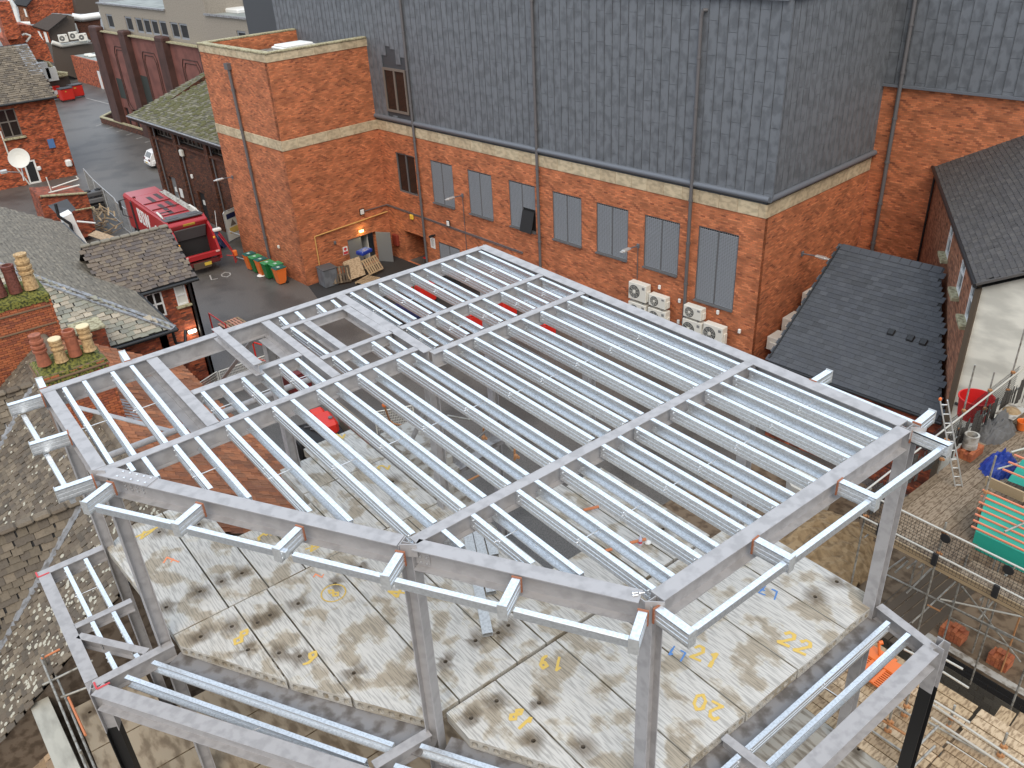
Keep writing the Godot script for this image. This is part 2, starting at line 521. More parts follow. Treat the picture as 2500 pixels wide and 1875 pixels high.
func materials():
	var n_fine = noise_tex("fine", 1, 0.03, grey(0.92), grey(1.05), 512, 5)
	var n_soft = noise_tex("soft", 2, 0.008, grey(0.86), grey(1.06), 512, 5)
	var n_dirt = noise_tex("dirt", 3, 0.012, Color(0.74, 0.71, 0.68), grey(1.08), 512, 6, 0.25, 0.65)
	var b_th = brick_tex("b_theatre", 21, Color(0.62, 0.41, 0.30), [Color(0.73, 0.43, 0.275), Color(0.75, 0.445, 0.29), Color(0.71, 0.41, 0.265), Color(0.76, 0.465, 0.31), Color(0.72, 0.43, 0.285)], Color(0.56, 0.31, 0.21), 0.09)
	var b_old = brick_tex("b_old", 22, Color(0.42, 0.29, 0.22), [Color(0.60, 0.29, 0.18), Color(0.63, 0.31, 0.19), Color(0.56, 0.26, 0.17), Color(0.66, 0.34, 0.21), Color(0.53, 0.26, 0.18)], Color(0.34, 0.18, 0.14), 0.16)
	M.brick = brick_mat("brick", b_th)
	dirt(M.brick, n_soft, Vector3(0.16, 0.3, 0.16))
	M.brick_old = brick_mat("brick_old", b_old)
	dirt(M.brick_old, n_dirt, Vector3(0.25, 0.3, 0.25))
	M.brick_orange = brick_mat("brick_orange", b_old, Color(1.15, 1.15, 1.1))
	dirt(M.brick_orange, n_dirt, Vector3(0.18, 0.25, 0.18))
	M.brick_brown = brick_mat("brick_brown", b_old, Color(0.62, 0.72, 0.75))
	dirt(M.brick_brown, n_soft, Vector3(0.2, 0.3, 0.2))
	M.brick_pale = brick_mat("brick_pale", b_th, Color(0.86, 0.98, 1.1))
	dirt(M.brick_pale, n_dirt, Vector3(0.3, 0.5, 0.3))
	M.concrete_wall = mat("concrete_wall", lin(0.30, 0.265, 0.22), 0.9)
	world_tex(M.concrete_wall, n_fine, Vector3(0.3, 0.6, 0.3))
	M.render_red = mat("render_red", lin(0.20, 0.075, 0.06), 0.85)
	world_tex(M.render_red, n_soft, Vector3(0.12, 0.12, 0.12))
	M.render_red_dark = mat("render_red_dark", lin(0.075, 0.034, 0.028), 0.85)
	world_tex(M.render_red_dark, n_soft, Vector3(0.2, 0.15, 0.2))
	M.render_white = mat("render_white", lin(0.72, 0.70, 0.62), 0.9)
	world_tex(M.render_white, n_soft, Vector3(0.1, 0.25, 0.1))
	M.render_grey = mat("render_grey", lin(0.42, 0.41, 0.36), 0.9)
	world_tex(M.render_grey, n_soft, Vector3(0.5, 0.6, 0.2))
	M.asphalt = mat("asphalt", lin(0.12, 0.112, 0.102), 0.5)
	var n_asph = noise_tex("asph", 4, 0.006, grey(0.82), grey(1.14), 1024, 6, 0.25, 0.75)
	world_tex(M.asphalt, n_asph, Vector3(0.035, 0.035, 0.035))
	dirt(M.asphalt, noise_tex("asph2", 5, 0.05, grey(0.8), grey(1.08), 512, 4), Vector3(0.5, 0.5, 0.5))
	M.asphalt_dark = mat("asphalt_dark", lin(0.028, 0.027, 0.027), 0.8)
	world_tex(M.asphalt_dark, n_fine, Vector3(0.4, 0.4, 0.4))
	M.line_paint = mat("line_paint", lin(0.34, 0.33, 0.31), 0.8)
	M.stone_band = mat("stone_band", lin(0.56, 0.46, 0.31), 0.85)
	world_tex(M.stone_band, n_soft, Vector3(0.4, 0.9, 0.4))
	M.stone_band2 = mat("stone_band2", lin(0.50, 0.40, 0.265), 0.85)
	world_tex(M.stone_band2, n_soft, Vector3(0.5, 0.8, 0.5))
	M.coping = mat("coping", lin(0.40, 0.37, 0.24), 0.9)
	world_tex(M.coping, n_dirt, Vector3(0.7, 0.7, 0.7))
	M.zinc = []
	for i in 4:
		var k = [0.98, 1.0, 1.015, 1.04][i]
		var z = mat("zinc%d" % i, lin(0.155 * k, 0.167 * k, 0.186 * k), 0.6, 0.1)
		world_tex(z, n_soft, Vector3(0.5, 0.35, 0.5))
		M.zinc.append(z)
	M.zinc_dark = mat("zinc_dark", lin(0.055, 0.06, 0.068), 0.6, 0.1)
	M.zinc_cap = mat("zinc_cap", lin(0.15, 0.162, 0.185), 0.5, 0.2)
	M.pipe = mat("pipe", lin(0.13, 0.125, 0.13), 0.5, 0.2)
	M.frame_grey = mat("frame_grey", lin(0.12, 0.12, 0.125), 0.55)
	M.frame_taupe = mat("frame_taupe", lin(0.16, 0.135, 0.115), 0.55)
	M.louvre = mat("louvre", lin(0.26, 0.275, 0.30), 0.5, 0.1)
	M.black = mat("black", lin(0.012, 0.012, 0.013), 0.7)
	M.dark_glass = mat("dark_glass", lin(0.022, 0.017, 0.015), 0.12)
	M.grey_glass = mat("grey_glass", lin(0.06, 0.065, 0.068), 0.15)
	M.white_paint = mat("white_paint", lin(0.72, 0.72, 0.70), 0.5)
	M.off_white = mat("off_white", lin(0.62, 0.61, 0.56), 0.6)
	M.plastic_ac = mat("plastic_ac", lin(0.66, 0.64, 0.58), 0.5)
	M.door_grey = mat("door_grey", lin(0.17, 0.175, 0.18), 0.5)
	M.flat_roof = mat("flat_roof", lin(0.23, 0.225, 0.215), 0.85)
	world_tex(M.flat_roof, n_dirt, Vector3(0.25, 0.25, 0.25))
	M.flat_green = mat("flat_green", lin(0.27, 0.29, 0.275), 0.8)
	world_tex(M.flat_green, n_soft, Vector3(0.15, 0.15, 0.15))
	M.lead = mat("lead", lin(0.30, 0.31, 0.33), 0.55, 0.3)
	world_tex(M.lead, n_dirt, Vector3(0.8, 0.8, 0.8))
	M.gutter = mat("gutter", lin(0.012, 0.012, 0.013), 0.45)
	M.timber = mat("timber", lin(0.40, 0.29, 0.17), 0.8)
	world_tex(M.timber, n_fine, Vector3(1.2, 3.0, 3.0))
	M.timber_old = mat("timber_old", lin(0.23, 0.175, 0.12), 0.85)
	world_tex(M.timber_old, n_dirt, Vector3(0.4, 2.5, 2.5))
	M.timber_red = mat("timber_red", lin(0.55, 0.20, 0.13), 0.8)
	# steel
	M.primer = mat("primer", lin(0.36, 0.35, 0.355), 0.5)
	world_tex(M.primer, n_fine, Vector3(0.25, 0.25, 0.25))
	M.galv = mat("galv", lin(0.80, 0.83, 0.86), 0.36, 0.82)
	world_tex(M.galv, noise_tex("spangle", 9, 0.05, grey(0.93), grey(1.02), 512, 5, 0.3, 0.6), Vector3(0.7, 0.7, 0.7))
	M.galv_dull = mat("galv_dull", lin(0.62, 0.63, 0.63), 0.5, 0.6)
	world_tex(M.galv_dull, n_fine, Vector3(1.0, 1.0, 1.0))
	M.primer_dark = mat("primer_dark", lin(0.24, 0.235, 0.24), 0.5)
	world_tex(M.primer_dark, n_dirt, Vector3(0.4, 0.4, 0.4))
	M.plank_grey = mat("plank_grey", lin(0.40, 0.385, 0.355), 0.9)
	world_tex(M.plank_grey, n_dirt, Vector3(0.5, 0.5, 0.5))
	M.bolt = mat("bolt", lin(0.75, 0.76, 0.78), 0.35, 0.7)
	M.rust_pad = mat("rust_pad", lin(0.30, 0.115, 0.06), 0.85)
	M.red_paint = mat("red_paint", lin(0.55, 0.05, 0.06), 0.5)
	M.black_paint = mat("black_paint", lin(0.008, 0.008, 0.009), 0.55)
	# concrete planks: streaks run along the plank, damp brown patches come from the dirt map
	M.plank = mat("plank", lin(0.53, 0.515, 0.485), 0.9)
	world_tex(M.plank, noise_tex("streak", 14, 0.016, grey(0.84), grey(1.04), 1024, 5, 0.28, 0.62), Vector3(1.7, 1.7, 0.12))
	dirt(M.plank, noise_tex("damp", 15, 0.006, Color(0.84, 0.80, 0.74), Color(1.03, 1.025, 1.01), 1024, 6, 0.3, 0.5), Vector3(0.22, 0.22, 0.22))
	M.plank.vertex_color_use_as_albedo = true
	M.plank_wet = mat("plank_wet", lin(0.33, 0.265, 0.185), 0.75)
	world_tex(M.plank_wet, n_dirt, Vector3(0.5, 0.5, 0.2))
	M.plank_wet.vertex_color_use_as_albedo = true
	M.spray_yellow = mat("spray_yellow", lin(0.62, 0.43, 0.11), 0.9)
	M.spray_orange = mat("spray_orange", lin(0.80, 0.28, 0.14), 0.9)
	M.spray_blue = mat("spray_blue", lin(0.09, 0.22, 0.50), 0.9)
	M.tube = mat("tube", lin(0.36, 0.35, 0.32), 0.5, 0.4)
	world_tex(M.tube, n_dirt, Vector3(0.8, 0.8, 0.8))
	M.tube_rust = mat("tube_rust", lin(0.40, 0.19, 0.08), 0.8)
	M.mud = mat("mud", lin(0.16, 0.115, 0.075), 0.9)
	world_tex(M.mud, n_dirt, Vector3(0.3, 0.3, 0.3))
	# roof tiles
	M.slate_new = tones("slate_new", [[0.05, 0.053, 0.06], [0.056, 0.06, 0.069], [0.062, 0.066, 0.075], [0.053, 0.057, 0.067]], 0.6)
	M.slate_pale = tones("slate_pale", [[0.27, 0.255, 0.205], [0.33, 0.29, 0.225], [0.22, 0.215, 0.18], [0.40, 0.345, 0.265], [0.25, 0.245, 0.195]], 0.85)
	M.slate_brown = tones("slate_brown", [[0.125, 0.10, 0.083], [0.145, 0.118, 0.098], [0.165, 0.13, 0.10], [0.11, 0.092, 0.085], [0.18, 0.145, 0.11]], 0.85)
	M.slate_lichen = tones("slate_lichen", [[0.155, 0.125, 0.092], [0.125, 0.098, 0.072], [0.18, 0.145, 0.105], [0.105, 0.086, 0.066]], 0.9)
	M.slate_west = tones("slate_west", [[0.14, 0.115, 0.085], [0.165, 0.135, 0.10], [0.115, 0.095, 0.075], [0.19, 0.155, 0.115]], 0.9)
	M.slate_tan = tones("slate_tan", [[0.40, 0.29, 0.19], [0.34, 0.25, 0.17], [0.45, 0.33, 0.22], [0.28, 0.21, 0.15]], 0.9)
	M.pantile = tones("pantile", [[0.30, 0.115, 0.055], [0.36, 0.145, 0.07], [0.24, 0.10, 0.055], [0.27, 0.12, 0.065]], 0.85)
	M.slate_moss = tones("slate_moss", [[0.135, 0.125, 0.085], [0.17, 0.16, 0.105], [0.105, 0.10, 0.07], [0.20, 0.185, 0.135]], 0.95)
	M.moss_dark = mat("moss_dark", lin(0.10, 0.10, 0.045), 0.95)
	M.brown_dark = mat("brown_dark", lin(0.075, 0.058, 0.046), 0.85)
	M.tube_orange = mat("tube_orange", lin(0.55, 0.19, 0.08), 0.6)
	M.coping_grey = mat("coping_grey", lin(0.20, 0.18, 0.145), 0.9)
	M.slate_smears = tones("slate_smears", [[0.185, 0.16, 0.125], [0.205, 0.18, 0.14], [0.165, 0.145, 0.115], [0.225, 0.195, 0.15]], 0.85)
	M.slate_grey = tones("slate_grey", [[0.068, 0.062, 0.06], [0.076, 0.07, 0.067], [0.085, 0.077, 0.072], [0.072, 0.066, 0.065]], 0.75)
	M.timber_dark = mat("timber_dark", lin(0.085, 0.062, 0.042), 0.85)
	M.timber_pink = mat("timber_pink", lin(0.5, 0.26, 0.18), 0.85)
	M.tube_light = mat("tube_light", lin(0.52, 0.50, 0.45), 0.5, 0.3)
	M.netting = mat("netting", lin(0.07, 0.065, 0.06), 0.9)
	world_tex(M.netting, noise_tex("netn", 33, 0.05, grey(0.4), grey(2.0), 512, 4, 0.35, 0.75), Vector3(1.2, 1.2, 1.2))
	M.membrane = mat("membrane", lin(0.015, 0.29, 0.22), 0.6)
	M.batten = mat("batten", lin(0.62, 0.21, 0.12), 0.8)
	M.tarp_blue = mat("tarp_blue", lin(0.015, 0.045, 0.30), 0.45)
	M.felt = mat("felt", lin(0.12, 0.12, 0.122), 0.85)
	M.sand = mat("sand", lin(0.32, 0.225, 0.125), 0.95)
	world_tex(M.sand, n_dirt, Vector3(0.5, 0.5, 0.5))
	M.bag_white = mat("bag_white", lin(0.55, 0.53, 0.48), 0.8)
	M.orange_plastic = mat("orange_plastic", lin(0.70, 0.16, 0.03), 0.45)
	M.boards = boards_of("boards", [[0.20, 0.15, 0.10], [0.26, 0.20, 0.14], [0.16, 0.118, 0.08]])
	M.boards_pale = boards_of("boards_pale", [[0.42, 0.31, 0.19], [0.36, 0.26, 0.16], [0.50, 0.38, 0.25]])
	M.blocks = tones("blocks", [[0.075, 0.068, 0.055], [0.088, 0.08, 0.066], [0.066, 0.06, 0.05]], 0.9)
	M.black_block = mat("black_block", lin(0.016, 0.017, 0.019), 0.55)
	M.plank_grey2 = mat("plank_grey2", lin(0.34, 0.32, 0.28), 0.9)
	world_tex(M.plank_grey2, n_dirt, Vector3(0.9, 0.9, 0.2))
	M.plank_grey2.vertex_color_use_as_albedo = true
	M.lorry_red = mat("lorry_red", lin(0.36, 0.018, 0.022), 0.3)
	M.lorry_dark_red = mat("lorry_dark_red", lin(0.12, 0.012, 0.012), 0.5)
	M.lorry_dark = mat("lorry_dark", lin(0.045, 0.03, 0.03), 0.6)
	M.lorry_grey = mat("lorry_grey", lin(0.085, 0.085, 0.09), 0.6)
	M.lorry_yellow = mat("lorry_yellow", lin(0.60, 0.42, 0.05), 0.6)
	M.amber = mat("amber_lamp", lin(0.9, 0.4, 0.05), 0.3)
	M.pale_pink = mat("pale_pink", lin(0.7, 0.42, 0.4), 0.5)
	M.navy = mat("navy", lin(0.012, 0.018, 0.07), 0.5)
	M.car_white = mat("car_white", lin(0.80, 0.81, 0.82), 0.2)
	M.dark_red = mat("dark_red_lens", lin(0.12, 0.01, 0.015), 0.2)
	M.bin_red = mat("bin_red", lin(0.58, 0.025, 0.015), 0.4)
	M.bin_green = mat("bin_green", lin(0.012, 0.14, 0.035), 0.45)
	M.bin_green_light = mat("bin_green_light", lin(0.04, 0.24, 0.085), 0.45)
	M.teal = mat("teal", lin(0.012, 0.10, 0.085), 0.45)
	M.pale_mint = mat("pale_mint", lin(0.45, 0.6, 0.52), 0.6)
	M.hoarding_beige = mat("hoarding_beige", lin(0.24, 0.20, 0.155), 0.8)
	M.letter_pink = mat("letter_pink", lin(0.36, 0.21, 0.19), 0.8)
	M.slate_smear = mat("slate_smear", lin(0.20, 0.175, 0.135), 0.85)
	world_tex(M.slate_smear, noise_tex("smear", 17, 0.02, grey(0.62), grey(1.18), 1024, 5), Vector3(0.6, 0.6, 0.08))
	M.moss = mat("moss", lin(0.17, 0.165, 0.045), 0.95)
	world_tex(M.moss, noise_tex("mossn", 18, 0.02, Color(0.45, 0.5, 0.5), Color(1.15, 1.15, 0.9), 512, 6, 0.35, 0.6), Vector3(0.9, 0.9, 0.9))

func tones(key: String, cols: Array, rough: float) -> Array:
	var r = []
	for i in cols.size():
		var m = mat(key + str(i), lin(cols[i][0], cols[i][1], cols[i][2]), rough)
		world_tex(m, texs["fine"], Vector3(0.9, 0.9, 0.9))
		r.append(m)
	return r

func boards_of(key: String, cols: Array) -> Array:
	var r = []
	for i in cols.size():
		var m = mat(key + str(i), lin(cols[i][0], cols[i][1], cols[i][2]), 0.85)
		world_tex(m, texs["dirt"], Vector3(0.6, 2.0, 2.4))
		r.append(m)
	return r

func ground():
	var b = MB.new()
	# one sheet to the horizon, with an excavated pit on the site to the right (its floor is 2.6 m down)
	var x0 = 14.6; var x1 = 20.1; var z0 = -8.6; var z1 = 4.0
	var F = 300.0
	b.quad(Vector3(-F, 0, -F), Vector3(x0, 0, -F), Vector3(x0, 0, F), Vector3(-F, 0, F), Vector3.UP)
	b.quad(Vector3(x1, 0, -F), Vector3(F, 0, -F), Vector3(F, 0, F), Vector3(x1, 0, F), Vector3.UP)
	b.quad(Vector3(x0, 0, -F), Vector3(x1, 0, -F), Vector3(x1, 0, z0), Vector3(x0, 0, z0), Vector3.UP)
	b.quad(Vector3(x0, 0, z1), Vector3(x1, 0, z1), Vector3(x1, 0, F), Vector3(x0, 0, F), Vector3.UP)
	struct("ground", b, M.asphalt)
	var p = MB.new()
	p.quad(Vector3(x0, -2.6, z0), Vector3(x1, -2.6, z0), Vector3(x1, -2.6, z1), Vector3(x0, -2.6, z1), Vector3.UP)
	p.quad(Vector3(x0, -2.6, z0), Vector3(x1, -2.6, z0), Vector3(x1, 0, z0), Vector3(x0, 0, z0), Vector3(0, 0, 1))
	p.quad(Vector3(x1, -2.6, z0), Vector3(x1, -2.6, z1), Vector3(x1, 0, z1), Vector3(x1, 0, z0), Vector3(-1, 0, 0))
	p.quad(Vector3(x0, -2.6, z0), Vector3(x0, -2.6, z1), Vector3(x0, 0, z1), Vector3(x0, 0, z0), Vector3(1, 0, 0))
	p.quad(Vector3(x0, -2.6, z1), Vector3(x1, -2.6, z1), Vector3(x1, 0, z1), Vector3(x0, 0, z1), Vector3(0, 0, -1))
	struct("pit_terrain", p, M.mud)
	# newer black surfacing in the corner by the stage door
	var d = MB.new()
	var q = [th(-0.0, -6.4, 0.004), th(-0.0, 0, 0.004), th(9.0, 0, 0.004), th(9.0, -5.0, 0.004), th(4.5, -7.8, 0.004)]
	d.poly(q, Vector3.UP)
	struct("dark_pavement", d, M.asphalt_dark)
	var l = MB.new()
	for e in [Vector3(26.094, 0.008, -123.885), Vector3(27.285, 0.008, -115.102)].size() - 1:
		l.bar(Vector3(26.100, 0.004, -123.911), Vector3(27.290, 0.004, -115.126), 0.14, 0.006)
	for e in [[Vector3(22.168, 0.004, -104.497), Vector3(23.101, 0.004, -105.295)], [Vector3(22.588, 0.004, -102.104), Vector3(23.428, 0.004, -102.424)], [Vector3(22.999, 0.004, -99.523), Vector3(23.655, 0.004, -99.766)], [Vector3(23.257, 0.004, -96.946), Vector3(23.986, 0.004, -97.322)], [Vector3(23.452, 0.004, -94.287), Vector3(24.224, 0.004, -94.570)], [Vector3(23.586, 0.004, -91.795), Vector3(24.398, 0.004, -91.991)]]:
		l.bar(e[0], e[1], 0.12, 0.006)
	struct("painted_markings", l, M.line_paint)
	var w = Node3D.new(); w.name = "worn_markings"; add_child(w, true); w.set_meta("kind", "structure")
	spray(w, "LO", Vector3(14.615, 0.010, -50.339), Vector3(0.97, 0, 0.24), Vector3(0.24, 0, -0.97), 0.9, 0.09, M.line_paint)

func theatre():
	var t = thing("theatre_building", "large orange brick building clad above in grey zinc with a square brick tower", "building", th(0, 0, 0))
	var UPV = Vector3.UP
	# front brick wall with openings (s, y, w, h)
	var holes = [[1.47, 4.52, 1.86, 2.4]]
	var ls = [4.80, 8.03, 11.30, 14.47, 17.37, 20.26]
	for s in ls:
		holes.append([s, 4.5, 1.95, 2.48])
	holes.append([23.18, 3.68, 2.0, 3.42])
	holes.append([4.85, 0.1, 1.97, 2.0]); holes.append([1.45, 0.0, 2.1, 2.05])
	var b = MB.new()
	b.wall(th(0, 0, 0), E1, 26.3, 8.06, holes, 0.16)
	part(t, "brick_wall", b, M.brick)
	# alcove behind the opening beside the stage door
	var al = MB.new()
	al.quad(th(1.45, 0.16, 0), th(1.45, 1.9, 0), th(1.45, 1.9, 2.05), th(1.45, 0.16, 2.05), E1)
	al.quad(th(3.55, 0.16, 0), th(3.55, 1.9, 0), th(3.55, 1.9, 2.05), th(3.55, 0.16, 2.05), -E1)
	al.quad(th(1.45, 1.9, 0), th(3.55, 1.9, 0), th(3.55, 1.9, 2.05), th(1.45, 1.9, 2.05), -E2)
	al.quad(th(1.45, 0.16, 2.05), th(3.55, 0.16, 2.05), th(3.55, 1.9, 2.05), th(1.45, 1.9, 2.05), Vector3.DOWN)
	part(t, "alcove", al, M.brick)
	# side wall, back wall
	var sw = MB.new()
	sw.wall(th(26.3, 0, 0), E2, 8.65, 8.06, [], 0.3)
	part(t, "brick_wall", sw, M.brick)
	var bw = MB.new()
	bw.wall(th(26.302, 8.65, 0), E1, 26.0, 11.75, [], 0.3)
	part(t, "brick_wall", bw, M.brick)
	# zinc: backing sheet, base roll, trays
	var zb = MB.new()
	zb.quad(th(-14, 0.02, 8.6), th(26.3, 0.02, 8.6), th(26.3, 0.02, 16.0), th(-14, 0.02, 16.0), -E2)
	zb.quad(th(26.28, 0.0, 8.6), th(26.28, 8.7, 8.6), th(26.28, 8.7, 16.0), th(26.28, 0.0, 16.0), E1)
	zb.quad(th(26.3, 8.68, 11.75), th(52.3, 8.68, 11.75), th(52.3, 8.68, 19.0), th(26.3, 8.68, 19.0), -E2)
	zb.quad(th(-14, 0.02, 15.98), th(26.28, 0.02, 15.98), th(26.28, 30, 15.98), th(-14, 30, 15.98), UPV)
	zb.quad(th(-14, 0.02, 0), th(-14, 30, 0), th(-14, 30, 16.0), th(-14, 0.02, 16.0), -E1)
	part(t, "cladding_backing", zb, M.zinc_dark)
	var tray = MB.new()
	tray.cbox(Vector3.ZERO, Vector3(0.418, 1.24, 0.03), 0.008)
	tray.box(Vector3(0.211, 0, 0.012), Vector3(0.014, 1.245, 0.05))
	var tm = tray.mesh()
	var all = []
	var r = RandomNumberGenerator.new(); r.seed = 77
	var eye = Vector3(0, CAM_H, 0)
	var walls = [[th(-10.0, -0.01, 0), E1, -E2, 84, 8.95, 16.0], [th(26.31, 0.02, 0), E2, E1, 20, 8.95, 16.0], [th(26.32, 8.66, 0), E1, -E2, 46, 11.85, 19.0]]
	for w in walls:
		for i in w[3]:
			var y = w[4] - r.randf_range(0.0, 1.1)
			var off = [0.0, 0.62, 0.3, 0.9][i % 4]
			y = w[4] - off * 1.25
			while y < w[5]:
				var lo = maxf(y, w[4]); var hi = minf(y + 1.25, w[5])
				if hi - lo > 0.08:
					var sc = (hi - lo) / 1.25
					var bs = Basis(w[1], UPV * sc, w[2])
					var pos = w[0] + w[1] * (0.435 * (i + 0.5)) + UPV * (lo + hi) / 2
					if w == walls[0] and i * 0.435 - 10.0 < 3.3 and i * 0.435 - 10.0 > 0.9 and lo < 11.75 and hi > 9.2:
						y += 1.25
						continue
					all.append([pos.distance_squared_to(eye), Transform3D(bs, pos), [0, 1, 1, 1, 2, 2, 3][r.randi() % 7]])
				y += 1.25
	all.sort_custom(func(a, q): return a[0] < q[0])
	var xf = []; var cc = []
	for i in all.size():
		var e = all[i]
		if i < 300:
			shared(t, "zinc_panel", tm, M.zinc[e[2]], e[1])
		else:
			xf.append(e[1]); cc.append(M.zinc[e[2]].albedo_color.srgb_to_linear())
	var zm = M.zinc[0].duplicate()
	zm.albedo_color = Color.WHITE; zm.vertex_color_use_as_albedo = true
	multi(t, "zinc_panel_field", tm, zm, xf, cc)
	var zr = MB.new()
	zr.tube(th(0, -0.05, 8.86), th(26.42, -0.05, 8.86), 0.13, 10)
	zr.tube(th(26.42, -0.05, 8.86), th(26.42, 8.6, 8.86), 0.13, 10)
	part(t, "zinc_roll", zr, M.zinc_cap)
	var zc = MB.new()
	zc.box(th(6.1, 0.1, 16.06), Vector3(40.6, 0.12, 0.55), Basis(E1, UPV, -E2))
	zc.box(th(26.2, 4.5, 16.06), Vector3(0.55, 0.12, 8.4), Basis(E1, UPV, E2))
	part(t, "zinc_cap", zc, M.zinc_cap)
	var zl = MB.new()
	zl.box(th(39.3, 8.58, 11.8), Vector3(26.0, 0.1, 0.2), Basis(E1, UPV, -E2))
	part(t, "zinc_cap", zl, M.zinc_cap)
	# stone band in blocks
	stones(t, th(0.0, 0, 8.06), E1, -E2, 26.32, 0.56)
	stones(t, th(26.3, -0.03, 8.06), E2, E1, 8.62, 0.56)
	# windows and louvres
	framed(t, "window", th(1.47, 0.1, 4.52), E1, 1.86, 2.4, 0.09, 1, M.frame_grey, M.dark_glass, "pane")
	var w2 = framed(t, "window", th(1.28, -0.035, 9.27), E1, 2.1, 2.42, 0.13, 1, M.frame_taupe, M.dark_glass, "pane")
	w2.set_meta("label", "taupe framed window set in the zinc above the stone band")
	for i in 8:
		var s = ls[i] if i < 6 else [23.18, 4.85][i - 6]
		var w = 1.95 if i < 6 else [2.0, 1.97][i - 6]
		var y = 4.5 if i < 6 else [3.68, 0.1][i - 6]
		var h = 2.48 if i < 6 else [3.42, 2.0][i - 6]
		var f = framed(t, "louvre", th(s, 0.07, y), E1, w, h, 0.05, 1, M.frame_grey, M.black, "backing")
		var lb = MB.new()
		var n = int((h - 0.1) / 0.062)
		for k in n:
			var yy = y + 0.07 + 0.062 * k
			for half in 2:
				var sa = s + 0.06 + half * (w / 2 - 0.02)
				if i == 2 and half == 1 and k < n * 0.48:
					continue
				var bs = Basis(E1, deg_to_rad(32)) * Basis(E1, UPV, -E2)
				lb.box(th(sa + (w / 2 - 0.1) / 2, 0.045, yy), Vector3(w / 2 - 0.1, 0.007, 0.05), bs)
			if k % 1 == 0 and i < 7:
				pass
		for k in int(w / 0.11):
			var sx = s + 0.08 + 0.11 * k
			if absf(sx - s - w / 2) > 0.08 and sx < s + w - 0.06:
				var y0 = y + 0.05
				if i == 2 and sx > s + w / 2:
					y0 = y + h * 0.48
				lb.box(th(sx, 0.05, (y0 + y + h - 0.05) / 2), Vector3(0.012, y + h - 0.05 - y0, 0.03), Basis(E1, UPV, -E2))
		part(f, "slats", lb, M.louvre, true)
		var sill = MB.new()
		sill.box(th(s + w / 2, 0.0, y - 0.012), Vector3(w, 0.06, 0.2), Basis(E1, UPV, -E2))
		part(f, "sill", sill, M.frame_grey)
		if i == 2:
			f.set_meta("label", "louvre with a dark square panel hung open in its lower right corner")
			var pn = MB.new()
			pn.box(th(s + w * 0.74, -0.16, y + 0.56), Vector3(w * 0.44, 1.12, 0.03), Basis(E1, Vector3(0, 0.96, 0) + E2 * 0.26, -E2))
			part(f, "open_panel", pn, M.black)
	# downpipes
	pipe(t, [th(3.72, -0.12, 17.0), th(3.72, -0.14, 0.1)], 0.075)
	pipe(t, [th(13.6, -0.12, 17.0), th(13.6, -0.14, 0.1)], 0.075)
	pipe(t, [th(22.95, 0.0, 15.55), th(22.85, -0.16, 15.55), th(22.8, -0.16, 15.3), th(22.8, -0.16, 0.1)], 0.075)
	pipe(t, [th(27.1, 8.5, 17.6), th(27.1, 8.5, 3.0)], 0.09)
	# cables on the wall
	var cb = MB.new()
	cb.path([th(0.06, -2.0, 3.45), th(0.06, -0.05, 3.42), th(0.1, -0.03, 3.42), th(12.2, -0.03, 3.2)], 0.03, 6)
	cb.path([th(0.06, -0.05, 3.36), th(12.2, -0.04, 3.12)], 0.02, 6)
	cb.path([th(7.5, -0.03, 5.35), th(7.5, -0.03, 0.2)], 0.02, 6)
	cb.path([th(19.95, -0.03, 5.35), th(19.95, -0.03, 0.2)], 0.02, 6)
	part(t, "cable_conduit", cb, M.pipe)
	tower(t)
	fixtures()

func stones(t, o: Vector3, u: Vector3, n: Vector3, L: float, h: float):
	var x = 0.0
	var r = RandomNumberGenerator.new(); r.seed = int(L * 10)
	while x < L - 0.1:
		var w = minf(r.randf_range(0.85, 1.0), L - x)
		var b = MB.new()
		b.cbox(o + u * (x + w / 2) + Vector3.UP * h / 2 + n * 0.01 - n * 0.1, Vector3(w - 0.008, h - 0.01, 0.26), 0.012, Basis(u, Vector3.UP, n))
		part(t, "stone_block", b, M.stone_band if r.randf() < 0.6 else M.stone_band2)
		x += w

func pipe(t, pts: Array, rad: float):
	var b = MB.new()
	b.path(pts, rad, 10)
	var a = pts[pts.size() - 2]; var z = pts[pts.size() - 1]
	var L = a.distance_to(z)
	var k = 1.4
	while k < L:
		var q = a.lerp(z, k / L)
		b.tube(q, q + (z - a).normalized() * 0.09, rad * 1.3, 10)
		k += 1.9
	part(t, "downpipe", b, M.pipe)

